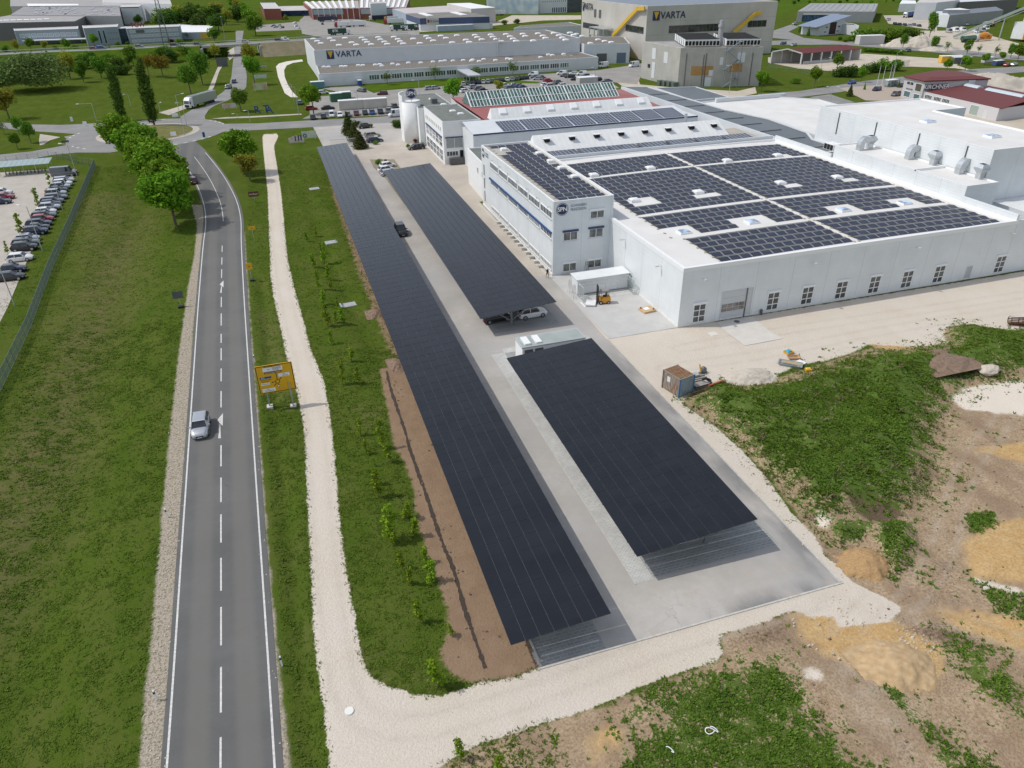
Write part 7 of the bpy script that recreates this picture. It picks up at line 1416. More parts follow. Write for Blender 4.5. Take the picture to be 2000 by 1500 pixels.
text_part('lettering','VARTA',4.2,NAVY,bc,p0(13.6,19.3,.25),ang_,bold=.05)
mb=MB();mb.bar(p0(Lr*.665,10.5,1.2),p0(Lr*.82,18.4,1.2),.5,1.6);mb.bar(p0(Lr*.82,18.4,1.2),p0(Lr*.87,18.8,1.2),.5,1.6);mb.build('yellow_stairs',YELP,bc)
A3,u3,n3_=wall_frame(L1,C1);L3=math.hypot(C1[0]-L1[0],C1[1]-L1[1]);p3=lambda t,z,o=.3: on(A3,u3,n3_,t,o,z)
joints(bc,L1,C1,L3/4,.2,zb-.2,w=.2,m=CONCW)
window(bc,L1,C1,L3*.03,L3*.3,9.5,12.2,6,1,glass=BANDG,frame=DGREY,fw=.15);window(bc,L1,C1,L3*.72,L3*.97,11.5,14.5,5,1,glass=BANDG,frame=DGREY,fw=.2)
mb=MB();mb.bar(p3(L3*.56,8.5,1.2),p3(L3*.9,22.2,1.2),.6,1.7);mb.bar(p3(L3*.9,22.2,1.2),p3(L3*.99,22.6,1.2),.6,1.7);mb.build('yellow_stairs',YELP,bc)
mb=MB();mb.m(0).face([p3(L3*.02,18.0),p3(L3*.045,18.0),p3(L3*.045,22.2),p3(L3*.02,22.2)]);mb.m(1).face([p3(L3*.022,21.8,.4),p3(L3*.033,18.4,.4),p3(L3*.043,21.8,.4)]);mb.build('emblem',[NAVY,YELP],bc)
text_part('lettering','VARTA',4.4,NAVY,bc,p3(L3*.11,20.2,.4),math.atan2(u3[1],u3[0]),bold=.05)
for t in (.22,.3): mb=MB();wquad(mb,A3,u3,n3_,L3*t,L3*t+2.5,15.6,19.4,.2,.2);mb.build('louvre',DGREY,bc)
r=thing('steel_stairs','open grey steel stair frame against the concrete hall','steel stairs',(*p3(L3*.45,0)[:2],0));mb=MB()
for t in (.32,.40,.48,.55):
    for o_ in (1,6): mb.bar(p3(L3*t,0,o_),p3(L3*t,11.5,o_),.4)
for z in (5,8,11.5): mb.bar(p3(L3*.32,z,6),p3(L3*.55,z,6),.3);mb.bar(p3(L3*.32,z,1),p3(L3*.55,z,1),.3)
mb.bar(p3(L3*.32,11.6,3.5),p3(L3*.55,11.6,3.5),5,.3);mb.bar(p3(L3*.28,1,6),p3(L3*.34,8,6),.8,.3);mb.build('frame',GALV,r)
zc_=13.9;cc=(152.9,269.4);cr=(182.3,258.9);cl=G2(1256,81,zc_);cbk=(cl[0]+cr[0]-cc[0],cl[1]+cr[1]-cc[1])
cb=bld('cooling_building','square concrete building crowned with rows of black and white cooling units','plant building',[cc,cr,cbk,cl],zc_,mat('concrete_panels_pale',(.36,.35,.32),.85,col2=(.43,.42,.385),scale=.3,det=6),ROOFG,par=.2,parw=.6,capm=CREAM)
Ac,uc,nc=wall_frame(cc,cr);Lc=math.hypot(cr[0]-cc[0],cr[1]-cc[1]);pc=lambda t,z,o=.1: on(Ac,uc,nc,Lc*t,o,z);joints(cb,cc,cr,Lc/7,.2,zc_-.2,w=.15,m=CREAM);Al,ul,nl_=wall_frame(cl,cc);Ll=math.hypot(cl[0]-cc[0],cl[1]-cc[1]);joints(cb,cl,cc,Ll/5,.2,zc_-.2,w=.12,m=CONCW)
OCHW=mat('ochre_boarding',(.38,.22,.08),.8,var=.2,scale=1)
for a,b_,c_,d_ in ((.15,.42,4.2,7.4),(.62,.77,5.2,8.2)): mb=MB();wquad(mb,Ac,uc,nc,Lc*a,Lc*b_,c_,d_,.09,.08);mb.build('ochre_patch',OCHW,cb)
for a,b_,c_,d_ in ((.33,.41,.1,3.4),(.7,.79,8.6,12),(.49,.53,7.8,10.5),(.37,.42,3.9,6.0)): mb=MB();wquad(mb,Ac,uc,nc,Lc*a,Lc*b_,c_,d_,.13,.1);mb.build('pale_panel',WH,cb)
for a,b_,c_,d_ in ((.28,.38,8.2,12.2),(.3,.38,1.0,7),(.6,.7,7.6,11.6)): mb=MB();wquad(mb,Al,ul,nl_,Ll*a,Ll*b_,c_,d_,.1,.08);mb.build('pale_panel',WH,cb)
mb=MB();wquad(mb,Al,ul,nl_,Ll*.18,Ll*.25,4.6,6,.1,.08);mb.build('dark_window',BANDG,cb)
for t in (.08,.29,.32,.88): mb=MB();mb.bar(pc(t,.2,.15),pc(t,12.0 if t > .3 or t < .1 else 11.5,.15),.22);mb.build('downpipe',DGREY,cb)
r=thing('spiral_stair','zigzag grey steel fire stair on the cooling building','steel stairs',(*pc(.63,0,1.5)[:2],0));mb=MB();z=0;k=0
while z < 13: a,b_=(.55,.70) if k % 2 == 0 else (.70,.55);mb.bar(pc(a,z,1.6+.8*(k % 2)),pc(b_,z+3.2,1.6+.8*(k % 2)),.9,.25);mb.bar(pc(b_-.02,z+3.2,1.6),pc(b_+.02,z+3.2,1.6),2,.2);z += 3.2;k += 1
for t in (.54,.72): mb.bar(pc(t,0,2.4),pc(t,14.2,2.4),.25)
mb.build('flights',mat('stair_grey',(.20,.24,.27),.5),r)
for k in range(6):
    u0=.04+k*.155
    for part,(t0,t1) in enumerate(((.05,.47),(.55,.96))):
        if part == 1 and k == 5: pass
        q=thing('cooling_unit','%s row from the near edge of the %s bank of rooftop cooling units' % (ORD[k],'left' if part == 0 else 'right'),'cooling unit',(*cc,zc_),group='cooling units on the concrete building')
        P_=lambda t,s,z: (cc[0]+uc[0]*Lc*t-nc[0]*Ll*s+0,cc[1]+uc[1]*Lc*t-nc[1]*Ll*s,z)
        mb=MB();mb.hexa([P_(t0,u0,zc_+.4),P_(t1,u0,zc_+.4),P_(t1,u0+.09,zc_+.4),P_(t0,u0+.09,zc_+.4)],[P_(t0,u0-.01,zc_+2.7),P_(t1,u0-.01,zc_+2.7),P_(t1,u0+.1,zc_+2.7),P_(t0,u0+.1,zc_+2.7)]);mb.build('casing',TRIM,q)
        mb=MB();mb.hexa([P_(t0+.005,u0+.0,zc_+2.72),P_(t1-.005,u0+.0,zc_+2.72),P_(t1-.005,u0+.09,zc_+2.72),P_(t0+.005,u0+.09,zc_+2.72)],[P_(t0+.01,u0+.005,zc_+2.9),P_(t1-.01,u0+.005,zc_+2.9),P_(t1-.01,u0+.085,zc_+2.9),P_(t0+.01,u0+.085,zc_+2.9)])
        for i in range(10): ta=t0+(t1-t0)*(i+.15)/10;tb=t0+(t1-t0)*(i+.8)/10;mb.hexa([P_(ta,u0-.012,zc_+.7),P_(tb,u0-.012,zc_+.7),P_(tb,u0+.01,zc_+.7),P_(ta,u0+.01,zc_+.7)],[P_(ta,u0-.018,zc_+2.2),P_(tb,u0-.018,zc_+2.2),P_(tb,u0+.01,zc_+2.2),P_(ta,u0+.01,zc_+2.2)])
        o=mb.build('fans',BLACKV,q)
x,y=P_(.51,.25,0)[:2];mb=MB();mb.tube((x,y,zc_),(x,y,zc_+6.4),.95,14);mb.tube((x,y,zc_+6.4),(x,y,zc_+7.4),1.2,14);mb.tube((x,y,zc_+7.4),(x,y,zc_+8.8),.8,10);tag(mb.build('chimney',mat('chimney_grey',(.36,.36,.37),.5)),'thick grey chimney between the rooftop cooling units','chimney')
for k in range(4): x,y=G2(1290+k*9,166+k*1.3);mb=MB();mb.box(x-1.1,x+1.1,y-1.1,y+1.1,0,1.8);tag(mb.build('green_unit',mat('unit_green',(.09,.12,.10),.6)),'%s dark green cabinet from the left at the foot of the cooling building' % ORD[k],'cabinet','dark green cabinets')
far('gravel',mat('sandy_ground',(.50,.44,.35),.95,var=.12,scale=.2),.012,(1190,150,1243,143,1250,165,1325,172,1440,178,1475,170,1478,182,1400,200,1330,180,1215,168))
# ---- open red shed ----
sh=thing('open_shed','open shed with a dark red roof on white portal frames','shed',(224.8,312.3,0));F_=[(224.8,312.3),(234.6,303.6)];D_=(266.9-234.6,302.3-303.8+4);f0,f1=np.array(F_[0]),np.array(F_[1]);dv=np.array([34.5,3.0]);n=6;e0,e1,rg=5.0,4.6,6.3;mid=(f0+f1)/2
for s,nm in ((0,'back'),(1,'front')):
    a,b_=(f0,mid) if s == 0 else (mid,f1);z0_,z1_=(e0,rg) if s == 0 else (rg,e1);ex=(a-b_)*.0
    slab('roof_slope',[(*(f0 if s == 0 else mid),z0_),(*(mid if s == 0 else f1),z1_),(*((mid if s == 0 else f1)+dv),z1_),(*((f0 if s == 0 else mid)+dv),z0_)],REDT,sh,.12)
for k in range(n+1):
    d=dv*k/n
    for q_,z in ((f0,e0),(f1,e1)): p=q_+d;mb=MB();mb.box(p[0]-.25,p[0]+.25,p[1]-.25,p[1]+.25,0,z-.15);mb.build('post',WH,sh)
for d,nm in ((dv*.0,'gable'),): mb=MB();mb.bar((*f0,e0),(*mid,rg),.3,.5);mb.bar((*mid,rg),(*f1,e1),.3,.5);mb.build('gable_frame',WH,sh)
mb=MB();mb.bar((*(f0+(.3,.1)),2.3),(*(f0+dv),2.3),.2,4.6);mb.bar((*(f0+dv),2.3),(*(f1+dv),2.3),.2,4.6);mb.build('rear_wall',CONCW,sh);mb=MB();mb.bar((*(f1+dv*.05+(0,.3)),.6),(*(f1+dv*.62),.6),.2,1.2);mb.build('low_wall',ROOFL,sh)
# ---- brick-red roofed company building ----
kz=6.7;kp=gz(kz,1768,151,1807,159.5,1931,155,1873,142,1825,140.5)
KW=mat('lilac_grey_render',(.50,.48,.50),.8,var=.04);kb=bld('company_building','two-storey company building with a red roof and white letters on grey','office building',kp,kz,KW,REDT,par=0)
kc=np.array(kp);cen=kc.mean(0);mb=MB();mb.loft([[(*(p+(p-cen)*.05),kz) for p in kc],[(*(p+(p-cen)*.05),kz+.35) for p in kc],[(*(p+(p-cen)*-.25),kz+1.0) for p in kc]]);mb.build('red_roof',REDT,kb)
a_,b_=kp[1],kp[2];Lk=math.hypot(b_[0]-a_[0],b_[1]-a_[1]);Ak,uk,nk=wall_frame(a_,b_);mb=MB();wquad(mb,Ak,uk,nk,Lk*.01,Lk*.36,4.1,5.9,.5,.3);mb.build('sign_board',mat('board_grey',(.07,.07,.075),.9),kb);text_part('lettering','KIRCHNER',1.9,SIGNW,kb,on(Ak,uk,nk,Lk*.185,.56,5.0),math.atan2(uk[1],uk[0]),bold=.03,sx=1.0)
window(kb,a_,b_,Lk*.42,Lk*.46,3.6,4.8,1,1,fw=.12);mb=MB();wquad(mb,Ak,uk,nk,Lk*.68,Lk*.78,3,kz,.5,.5);mb.build('white_bay',WH,kb)
a_,b_=kp[0],kp[1];Lk=math.hypot(b_[0]-a_[0],b_[1]-a_[1]);window(kb,a_,b_,Lk*.15,Lk*.5,4.6,5.8,2,1,fw=.12);window(kb,a_,b_,Lk*.6,Lk*.92,3.2,5.8,1,1,glass=mat('brown_pane',(.10,.09,.07),.3),fw=.14);window(kb,a_,b_,Lk*.12,Lk*.45,.7,2.7,1,1,glass=mat('teal_pane',(.08,.16,.17),.2),fw=.14);window(kb,a_,b_,Lk*.62,Lk*.92,.7,2.5,1,1,glass=mat('teal_pane',(.08,.16,.17),.2),fw=.14)
text_part('lettering','KIRCHNER',.7,DGREY,kb,on(*wall_frame(a_,b_),Lk*.35,.1,3.4),math.atan2(b_[1]-a_[1],b_[0]-a_[0]))
kl=gz(3.6,1805,178.5,1952,212,2075,196,1932,168);k2=bld('low_hall','low hall with a dark red roof and arched roof lights attached to the company building','industrial hall',kl,3.6,mat('pale_lilac_render',(.58,.56,.57),.8),REDT,par=0);kc=np.array(kl);cen=kc.mean(0)
m0,m1=(kc[0]+kc[3])/2,(kc[1]+kc[2])/2;slab('roof_slope',[(*(kc[0]-(0,.8)),3.7),(*(kc[1]-(0,.8)),3.7),(*m1,5.2),(*m0,5.2)],REDT,k2,.15);slab('roof_slope',[(*m0,5.2),(*m1,5.2),(*kc[2],3.7),(*kc[3],3.7)],REDT,k2,.15)
for t0,t1 in ((.12,.32),(.42,.9)):
    a_,b_=m0+(m1-m0)*t0,m0+(m1-m0)*t1;d=(b_-a_)/np.linalg.norm(b_-a_);nn=np.array([-d[1],d[0]]);mb=MB();mb.loft([[(*(p+nn*w_),5.15+h_) for w_,h_ in ((-1.3,0),(-.8,.5),(0,.7),(.8,.5),(1.3,0))] for p in (a_,b_)]);mb.build('arched_roof_light',mat('polycarbonate',(.50,.56,.60),.3),k2)
Lk=math.hypot(kl[1][0]-kl[0][0],kl[1][1]-kl[0][1])
for t in (.03,.16,.28): window(k2,kl[0],kl[1],Lk*t,Lk*(t+.1),1.6,2.9,5,1,fw=.1)
window(k2,kl[0],kl[1],Lk*.66,Lk*.77,.05,3.0,1,1,glass=mat('gate_green',(.32,.38,.34),.5),fw=.1,name='gate');window(k2,kl[0],kl[1],Lk*.84,Lk*.88,.05,2.2,1,1,glass=WH,fw=.08,name='door')
for px,py,lb,m_,s_ in ((1917,222,'blue tarpaulined stack beside the low red-roofed hall',mat('tarp_blue',(.02,.08,.30),.5),1.0),(1936,228,'grey skip with scrap beside the low red-roofed hall',mat('skip_grey',(.30,.31,.30),.6),1.1),(1957,228,'dark green cabinet at the corner of the low red-roofed hall',mat('unit_green',(.09,.12,.10),.6),.9)):
    x,y=G2(px,py+2);mb=MB();mb.loft([[(x-s_,y-.8*s_,0),(x+s_,y-.8*s_,0),(x+s_,y+.8*s_,0),(x-s_,y+.8*s_,0)],[(x-s_*1.1,y-.9*s_,1.1),(x+s_*1.1,y-.9*s_,1.1),(x+s_*1.1,y+.9*s_,1.1),(x-s_*1.1,y+.9*s_,1.1)],[(x-s_*.7,y-.5*s_,1.6),(x+s_*.7,y-.5*s_,1.6),(x+s_*.7,y+.5*s_,1.6),(x-s_*.7,y+.5*s_,1.6)]]);tag(mb.build('storage_bin',m_),lb,'container')
# ---- silo plant ----
sx_,sy_=404,333;sp_=thing('batching_silo','tall white silo of the concrete plant with orange trim and small windows','silo',(sx_,sy_,0));mb=MB();mb.tube((sx_,sy_,9.5),(sx_,sy_,24),5.6,28);mb.build('tank',mat('silo_white',(.62,.62,.62),.5),sp_);mb=MB();mb.tube((sx_,sy_,6),(sx_,sy_,9.5),2,20,5.5);mb.build('cone',ALU,sp_)
mb=MB();mb.box(sx_-9.5,sx_-1,sy_-4,sy_+4,1.2,9.4);mb.box(sx_+1.5,sx_+9,sy_-5,sy_+4,0,7.4);mb.build('base_tower',WH,sp_);mb=MB();mb.box(sx_-1,sx_+1.4,sy_-4.2,sy_+4,1.2,9.6);mb.box(sx_-10,sx_-9.5,sy_-4.2,sy_-3.6,1.2,9.5);mb.build('orange_panels',mat('silo_orange',(.65,.35,.12),.6),sp_);mb=MB();mb.box(sx_-5.9,sx_-3.2,sy_-6.5,sy_-5.2,18.5,22.5);mb.build('orange_hood',PT['orange'],sp_)
for z in (3.4,6.6): window(sp_,(sx_-9.5,sy_-4),(sx_-1,sy_-4),3.5,5.8,z,z+1.2,2,1,fw=.15)
pa=G(1862,72,1.0);r=thing('conveyor','long inclined covered conveyor rising to the silo','conveyor',(pa[0],pa[1],0));mb=MB();mb.bar(pa,(sx_-5,sy_-5,20),1.6,1.3);mb.build('belt_cover',mat('conveyor_green',(.28,.34,.31),.5),r);mb=MB();mb.bar((pa[0],pa[1],-.4),(sx_-5,sy_-5,18.2),.35)
for t in (.3,.6): p=np.array(pa)*(1-t)+np.array((sx_-5,sy_-5,20))*t;mb.bar((p[0],p[1],0),tuple(p),.4)
mb.build('trestle',GALV,r)
# ---- generic far buildings : roof corners read at their height ----
def fb(lb,z,wm,rm,*px,cat='industrial hall',name='hall',par=.25,group=None): return bld(name,lb,cat,gz(z,*px),z,wm,rm,par=par,parw=.6,capm=WH if par else None)
def band_on(root,A,B,z0,z1,m,off=.15,t0=.0,t1=1.,name='band'): A_,u,nn=wall_frame(A,B);L=math.hypot(B[0]-A[0],B[1]-A[1]);mb=MB();wquad(mb,A_,u,nn,L*t0+.05,L*t1-.05,z0,z1,off,.12);return mb.build(name,m,root)
def row_win(root,A,B,n,z0,z1,glass=GLASS,t0=0.,t1=1.,fill=.7,frame=TRIM):
    L=math.hypot(B[0]-A[0],B[1]-A[1]);w=L*(t1-t0)/n
    for k in range(n): window(root,A,B,L*t0+w*(k+.5-fill/2),L*t0+w*(k+.5+fill/2),z0,z1,1,1,glass=glass,frame=frame,fw=.15)
w_=fb('workshop hall with a grey standing-seam roof and blue glazing in front',6.9,GREYC,ROOFG,1558,22,1708,22.5,1715,7,1583,6.5,name='workshop',par=0)
P=gz(6.9,1558,22,1708,22.5,1715,7,1583,6.5);band_on(w_,P[0],P[1],.4,4.6,BGLASS,.2,.07,.45,'glazing');band_on(w_,P[0],P[1],5.0,5.6,WH,1.8,.08,.55,'canopy')
P=np.array(P)
for k in range(12): t=.03+k*.081;a,b_=P[0]+(P[1]-P[0])*t,P[3]+(P[2]-P[3])*t;c_,d_=P[0]+(P[1]-P[0])*(t+.035),P[3]+(P[2]-P[3])*(t+.035);a,b_,c_,d_=a+(b_-a)*.1,b_-(b_-a)*.1,c_+(d_-c_)*.1,d_-(d_-c_)*.1;mb=MB();mb.face([(*a,7.05),(*c_,7.05),(*d_,7.2),(*b_,7.2)]);mb.build('roof_panel',mat('roof_glass_strip',(.26,.30,.31),.4),w_)
q=thing('slant_house','white house with a steep mono-pitch blue-grey roof and a dark timber middle','house',(322.6,406,0));A,B=np.array([322.6,406.]),np.array([343.5,409.5]);dv2=np.array([-2.5,13.])
mb=MB();mb.loft([[(*A,0),(*A,5.2),(*(A+dv2),5.2),(*(A+dv2),0)],[(*B,0),(*B,9.2),(*(B+dv2),9.2),(*(B+dv2),0)]]);mb.build('wall',WH,q)
e_=(B-A)/21;slab('roof',[(*(A-e_*4-(0,2)),5.0),(*(B+e_*3-(0,2)),10.1),(*(B+dv2+e_*3),10.1),(*(A+dv2-e_*4),5.0)],mat('blue_grey_roof',(.20,.25,.34),.5),q,.25)
band_on(q,A,B,.3,6.8,mat('dark_timber',(.05,.025,.02),.8),.1,.42,.68,'timber_front')
for t in (.25,.75): window(q,A,B,21*t,21*t+2.2,3.6,5.0,2,1,fw=.15);window(q,A,B,21*t-.6,21*t+1.6,1.2,2.4,2,1,fw=.15)
window(q,A,B,10.2,11.2,3,5,1,1,fw=.15);window(q,A,B,12.8,13.6,3,5,1,1,fw=.15)
fb('low white annex with a flat brown roof beside the slant-roofed house',5.4,WH,mat('brown_roof',(.20,.16,.13),.8),1644,47,1678,50,1668,46,1648,44,name='annex',cat='annex')
TG=mat('blue_grey_facade',(.25,.30,.34),.6,var=.05,scale=.2);TW=mat('grey_blind_pane',(.36,.40,.44),.5)
t1=fb('blue-grey three-storey office with red roof letters left of the bridge',9,TG,ROOFL,247,56,350,51.5,352,47,243,51.5,cat='office building',name='office_building');P=gz(9,247,56,350,51.5)
for z in (1.0,3.8,6.4): row_win(t1,P[0],P[1],11,z,z+1.5,TW,.04,.97,.86)
band_on(t1,P[0],P[1],6.4,7.9,DGREY,.22,.16,.32,'dark_blind');text_part('roof_letters','TGW',3.6,mat('letter_red',(.35,.01,.06),.5),t1,on(*wall_frame(P[0],P[1]),7,.5,10.8),math.atan2(P[1][1]-P[0][1],P[1][0]-P[0][0]),bold=.06,depth=.2)
t2=fb('blue-grey office with a glazed stair strip in the middle',10.2,TG,ROOFL,163,55,229,52,231,47,160,50,cat='office building',name='office_building');P=gz(10.2,163,55,229,52);row_win(t2,P[0],P[1],2,1,8.6,BGLASS,.35,.62,.55,WH)
for z in (3.0,6.5): row_win(t2,P[0],P[1],4,z,z+.6,BLACKV,.66,.97,.7,TG)
t2b=fb('glazed green link between the two blue-grey offices',8.6,BGLASS,ROOFL,229,56,247,55,246,52,229,53,cat='office building',name='glass_link',par=0)
t3=fb('long low blue-grey office wing at the far left',8.2,TG,ROOFL,28,60,152,56,153,51,26,56,cat='office building',name='office_building');P=gz(8.2,28,60,152,56)
row_win(t3,P[0],P[1],10,4,6.2,TW,.05,.97,.8);mb=MB();A_,u_,nn_=wall_frame(P[0],P[1]);wquad(mb,A_,u_,nn_,5,62,2.2,2.7,7,7);mb.build('white_canopy',WH,t3)
dh=fb('dark grey high hall with white roof stripes at the far left',11,DKC,ROOFG,-80,46,146,41.5,173,28.5,30,28,par=0)
for k in range(9): a=gz(11.15,-20+k*13,41-k*.4,-9+k*13,41-k*.4,-7+k*13,39.5-k*.4,-18+k*13,39.5-k*.4);mb=MB();mb.face([(*p,11.2) for p in a]);mb.build('roof_stripe',SIGNW,dh)
fh=fb('vast grey factory roof with scattered square roof lights',11.5,GREYC,mat('lavender_roof',(.28,.27,.28),.9,var=.1,scale=.05),20,29,236,31,233,13,46,13,par=0)
random.seed(9)
for k in range(60): a,b_=random.uniform(60,226),random.choice((15.5,18,20.5,23,25.5,28));q=gz(11.7,a,b_,a+5,b_-.6,a+8,b_-2.0,a+3,b_-1.5);mb=MB();mb.face([(*p,11.75) for p in q]);mb.build('roof_light',mat('rooflight_grey',(.42,.45,.47),.4),fh)
fb('long white roof behind the vast grey factory',12,GREYC,ROOFG,20,12,235,12.5,240,-4,20,-6,par=0);mb=MB();mb.face([(*p,12.2) for p in gz(12.2,55,12,155,10.5,152,7.5,52,7)]);tag(mb.build('white_roof_strip',SIGNW),'bright white roof strip on the rear factory at the far left','roof')
th_=fb('high white warehouse block with a red roof edge',13,WH,ROOFL,235,14,271,13,277,9,236,9.5,par=0);P=gz(13,235,14,271,13);band_on(th_,P[0],P[1],12.3,13.0,mat('red_edge',(.25,.05,.05),.6),.2,0,1,'red_edge')
fb('white gabled house right of the white warehouse block',8,WH,ROOFL,279,20,300,18,297,14,281,14.5,cat='house',name='house')
fb('cluster of pale factory blocks at the top left edge',14,WH,ROOFL,200,4,335,8,330,-6,200,-10,par=0)
for k,(a,b_,lb) in enumerate(((313,348,'left'),(352,388,'right'))): 
    h=thing('gabled_house','%s of two low white gabled houses behind the blue-grey office' % lb,'house',(*G2(a,40),0));p0_,p1_=np.array(G2(a,41)),np.array(G2(b_,39));dd=np.array([4,22.]);md=(p0_+p1_)/2;mb=MB();mb.loft([[(*p0_,0),(*p1_,0),(*p1_,4.6),(*md,6.6),(*p0_,4.6)],[(*(p0_+dd),0),(*(p1_+dd),0),(*(p1_+dd),4.6),(*(md+dd),6.6),(*(p0_+dd),4.6)]]);mb.build('wall',WH,h);slab('roof',[(*p0_,4.7),(*md,6.8),(*(md+dd),6.8),(*(p0_+dd),4.7)],ROOFL,h);slab('roof',[(*md,6.8),(*p1_,4.7),(*(p1_+dd),4.7),(*(md+dd),6.8)],ROOFL,h);row_win(h,p0_,p1_,3,1.6,3.2)
yb_=fb('white-roofed hall with a yellow wall section below the roadside trees',4.2,LBLUE,SIGNW,352,63.5,412,62,416,50,351,48,par=0,name='club_hall');P=gz(4.2,352,63.5,412,62);band_on(yb_,P[0],P[1],.2,3.8,YELP,.15,.63,.97,'yellow_wall');row_win(yb_,P[0],P[1],3,1,2.6,GLASS,.7,.92,.5)
br=fb('brick hall with large steel windows and white roof stripes',8.2,BRICK,mat('striped_roof',(.40,.37,.34),.9),609,17.5,701,16,700,1,592,4,par=0);P=gz(8.2,609,17.5,701,16);band_on(br,P[0],P[1],3.8,7.6,mat('steel_window',(.26,.33,.36),.4),.15,.02,.66,'steel_windows')
for k in range(9): t=k/8;p=np.array(P[0])*(1-t)+np.array(P[1])*t;mb=MB();mb.box(p[0]-.35,p[0]+.35,p[1]-.4,p[1]-.1,0,8.2);mb.build('pilaster',CREAM,br)
Q=gz(8.2,592,4,700,1)
for k in range(8): t=.05+k*.12;a,b_=np.array(P[0])*(1-t)+np.array(P[1])*t,np.array(Q[0])*(1-t)+np.array(Q[1])*t;mb=MB();mb.bar((*a,8.5),(*b_,8.5),2.2,.6);mb.build('roof_stripe',SIGNW,br)
b3=fb('second brick hall with steel windows, behind the parked lorries',8.2,BRICK,mat('striped_roof',(.40,.37,.34),.9),702,16,793,15,800,-4,702,0,par=0);P=gz(8.2,702,16,793,15);band_on(b3,P[0],P[1],3.8,7.6,mat('steel_window',(.26,.33,.36),.4),.15,.02,.98,'steel_windows');Q=gz(8.2,702,0,800,-4)
for k in range(9): t=.05+k*.11;a,b_=np.array(P[0])*(1-t)+np.array(P[1])*t,np.array(Q[0])*(1-t)+np.array(Q[1])*t;mb=MB();mb.bar((*a,8.5),(*b_,8.5),2.2,.6);mb.build('roof_stripe',SIGNW,b3)
fb('square brick building with a white flat roof at the far verge',8.6,BRICK,ROOFL,515,17,548,16.8,537,5,508,5.3,name='brick_building',cat='building');fb('low hall with a pale folded roof between two brick buildings',4.6,BGLASS,ROOFL,549,21,604,20,594,11,545,12)
fb('small white plant room on the roof of the rear brick hall',12,WH,ROOFL,723,7,754,5.5,752,3,721,4,name='plant_room',cat='building')
ds=fb('blue and white warehouse with a pale company sign',8,WH,mat('weathered_roof',(.20,.19,.17),.9,var=.15,scale=.1),820,35.5,956,32,918,23,793,27,par=0,name='warehouse');P=gz(8,820,35.5,956,32);P4=gz(8,793,27);band_on(ds,P[0],P[1],4.0,7.9,BLUEW,.15,0,1,'blue_band');band_on(ds,P4[0],P[0],4.0,7.9,BLUEW,.15,0,1,'blue_band');band_on(ds,P[0],P[1],3.9,7.9,ROOFL,.3,.09,.27,'sign_board')
text_part('lettering','DS Smith',2.2,DGREY,ds,on(*wall_frame(P[0],P[1]),math.dist(P[0],P[1])*.2,.5,5.9),math.atan2(P[1][1]-P[0][1],P[1][0]-P[0][0]));mb=MB();A_,u_,nn_=wall_frame(P[0],P[1]);wquad(mb,A_,u_,nn_,math.dist(P[0],P[1])*.105,math.dist(P[0],P[1])*.13,5,7,.4,.1);mb.build('red_mark',PT['red'],ds)
for t in (.22,.72): a,b_=np.array(P[0])*(1-t)+np.array(P[1])*t,np.array(P4[0])*(1-t)+np.array(gz(8,918,23)[0])*t;a,b_=a+(b_-a)*.3,a+(b_-a)*.95;mb=MB();mb.bar((*a,8.3),(*b_,8.3),4.5,.5);mb.build('roof_stripe',SIGNW,ds)
fb('pale low-pitched roof behind the blue and white warehouse',8,LBLUE,mat('mauve_roof',(.50,.46,.45),.9,var=.08,scale=.1),793,26.5,918,22.5,872,11,766,17,par=0);fb('grey high store with a white roof at the right of the warehouse',10.6,ROOFL,SIGNW,920,17,967.5,14.5,918,5.5,873,6.5,par=0,name='high_store')
ck=fb('blue and grey chequered facade building at the top edge',11,mat('chequer',(.25,.33,.40),.5,col2=(.40,.46,.46),scale=.2,det=0),ROOFG,952,-1,1052,0,1052,-10,950,-10,par=0,name='office_building',cat='office building');wb=fb('white office with small black windows at the top edge',13,WH,ROOFL,1053,-6,1108,-8,1108,-14,1053,-12,name='office_building',cat='office building');P=gz(13,1053,-6,1108,-8);row_win(wb,P[0],P[1],12,8.4,10,BLACKV,.1,.97,.45);row_win(wb,P[0],P[1],8,.3,4.5,BGLASS,.45,.97,.8)
fb('dark glazed office block between the white office and the concrete hall',13,mat('dark_glazing',(.06,.07,.08),.3,var=.3,scale=.4),ROOFG,1108,-8,1137,-9,1137,-15,1108,-14,name='office_building',cat='office building',par=0)
fb('light grey hall with dark sloped roof behind the cement lorries',7,GREYC,mat('slate_roof',(.16,.18,.21),.6),1856,30,1960,20,1945,13,1846,22,par=0);fb('white plastered hall end left of the dark sloped roof',7,WH,WH,1826,28,1855,30,1846,22,1830,22,par=0,name='hall');fb('pale tall hall with vertical panels at the top right',11,WH,ROOFL,1790,5,1830,5,1875,0,1800,-4,par=0);fb('dark glazed building at the top right corner',10,DKC,WH,1875,4,1990,-2,1990,-12,1870,-8,par=0);fb('bright white flat roof at the top right',9,GREYC,SIGNW,1842,19,1895,19,1875,15.5,1850,17,par=0);fb('white arched tent hall at the top right',6,WH,SIGNW,1757,7,1790,7,1788,1,1762,0,par=0,name='tent_hall',cat='tent')
sheet('paving',[[(108.3,81.6),(150,81.6),(150,139),(108.3,139)]],.014,A_DARK)
mb=MB();mb.box(108.25,122,81.4,81.7,0,8.85);tag(mb.build('screen_wall',WALL_W),'wall continuing the hall front at the right picture edge','wall')
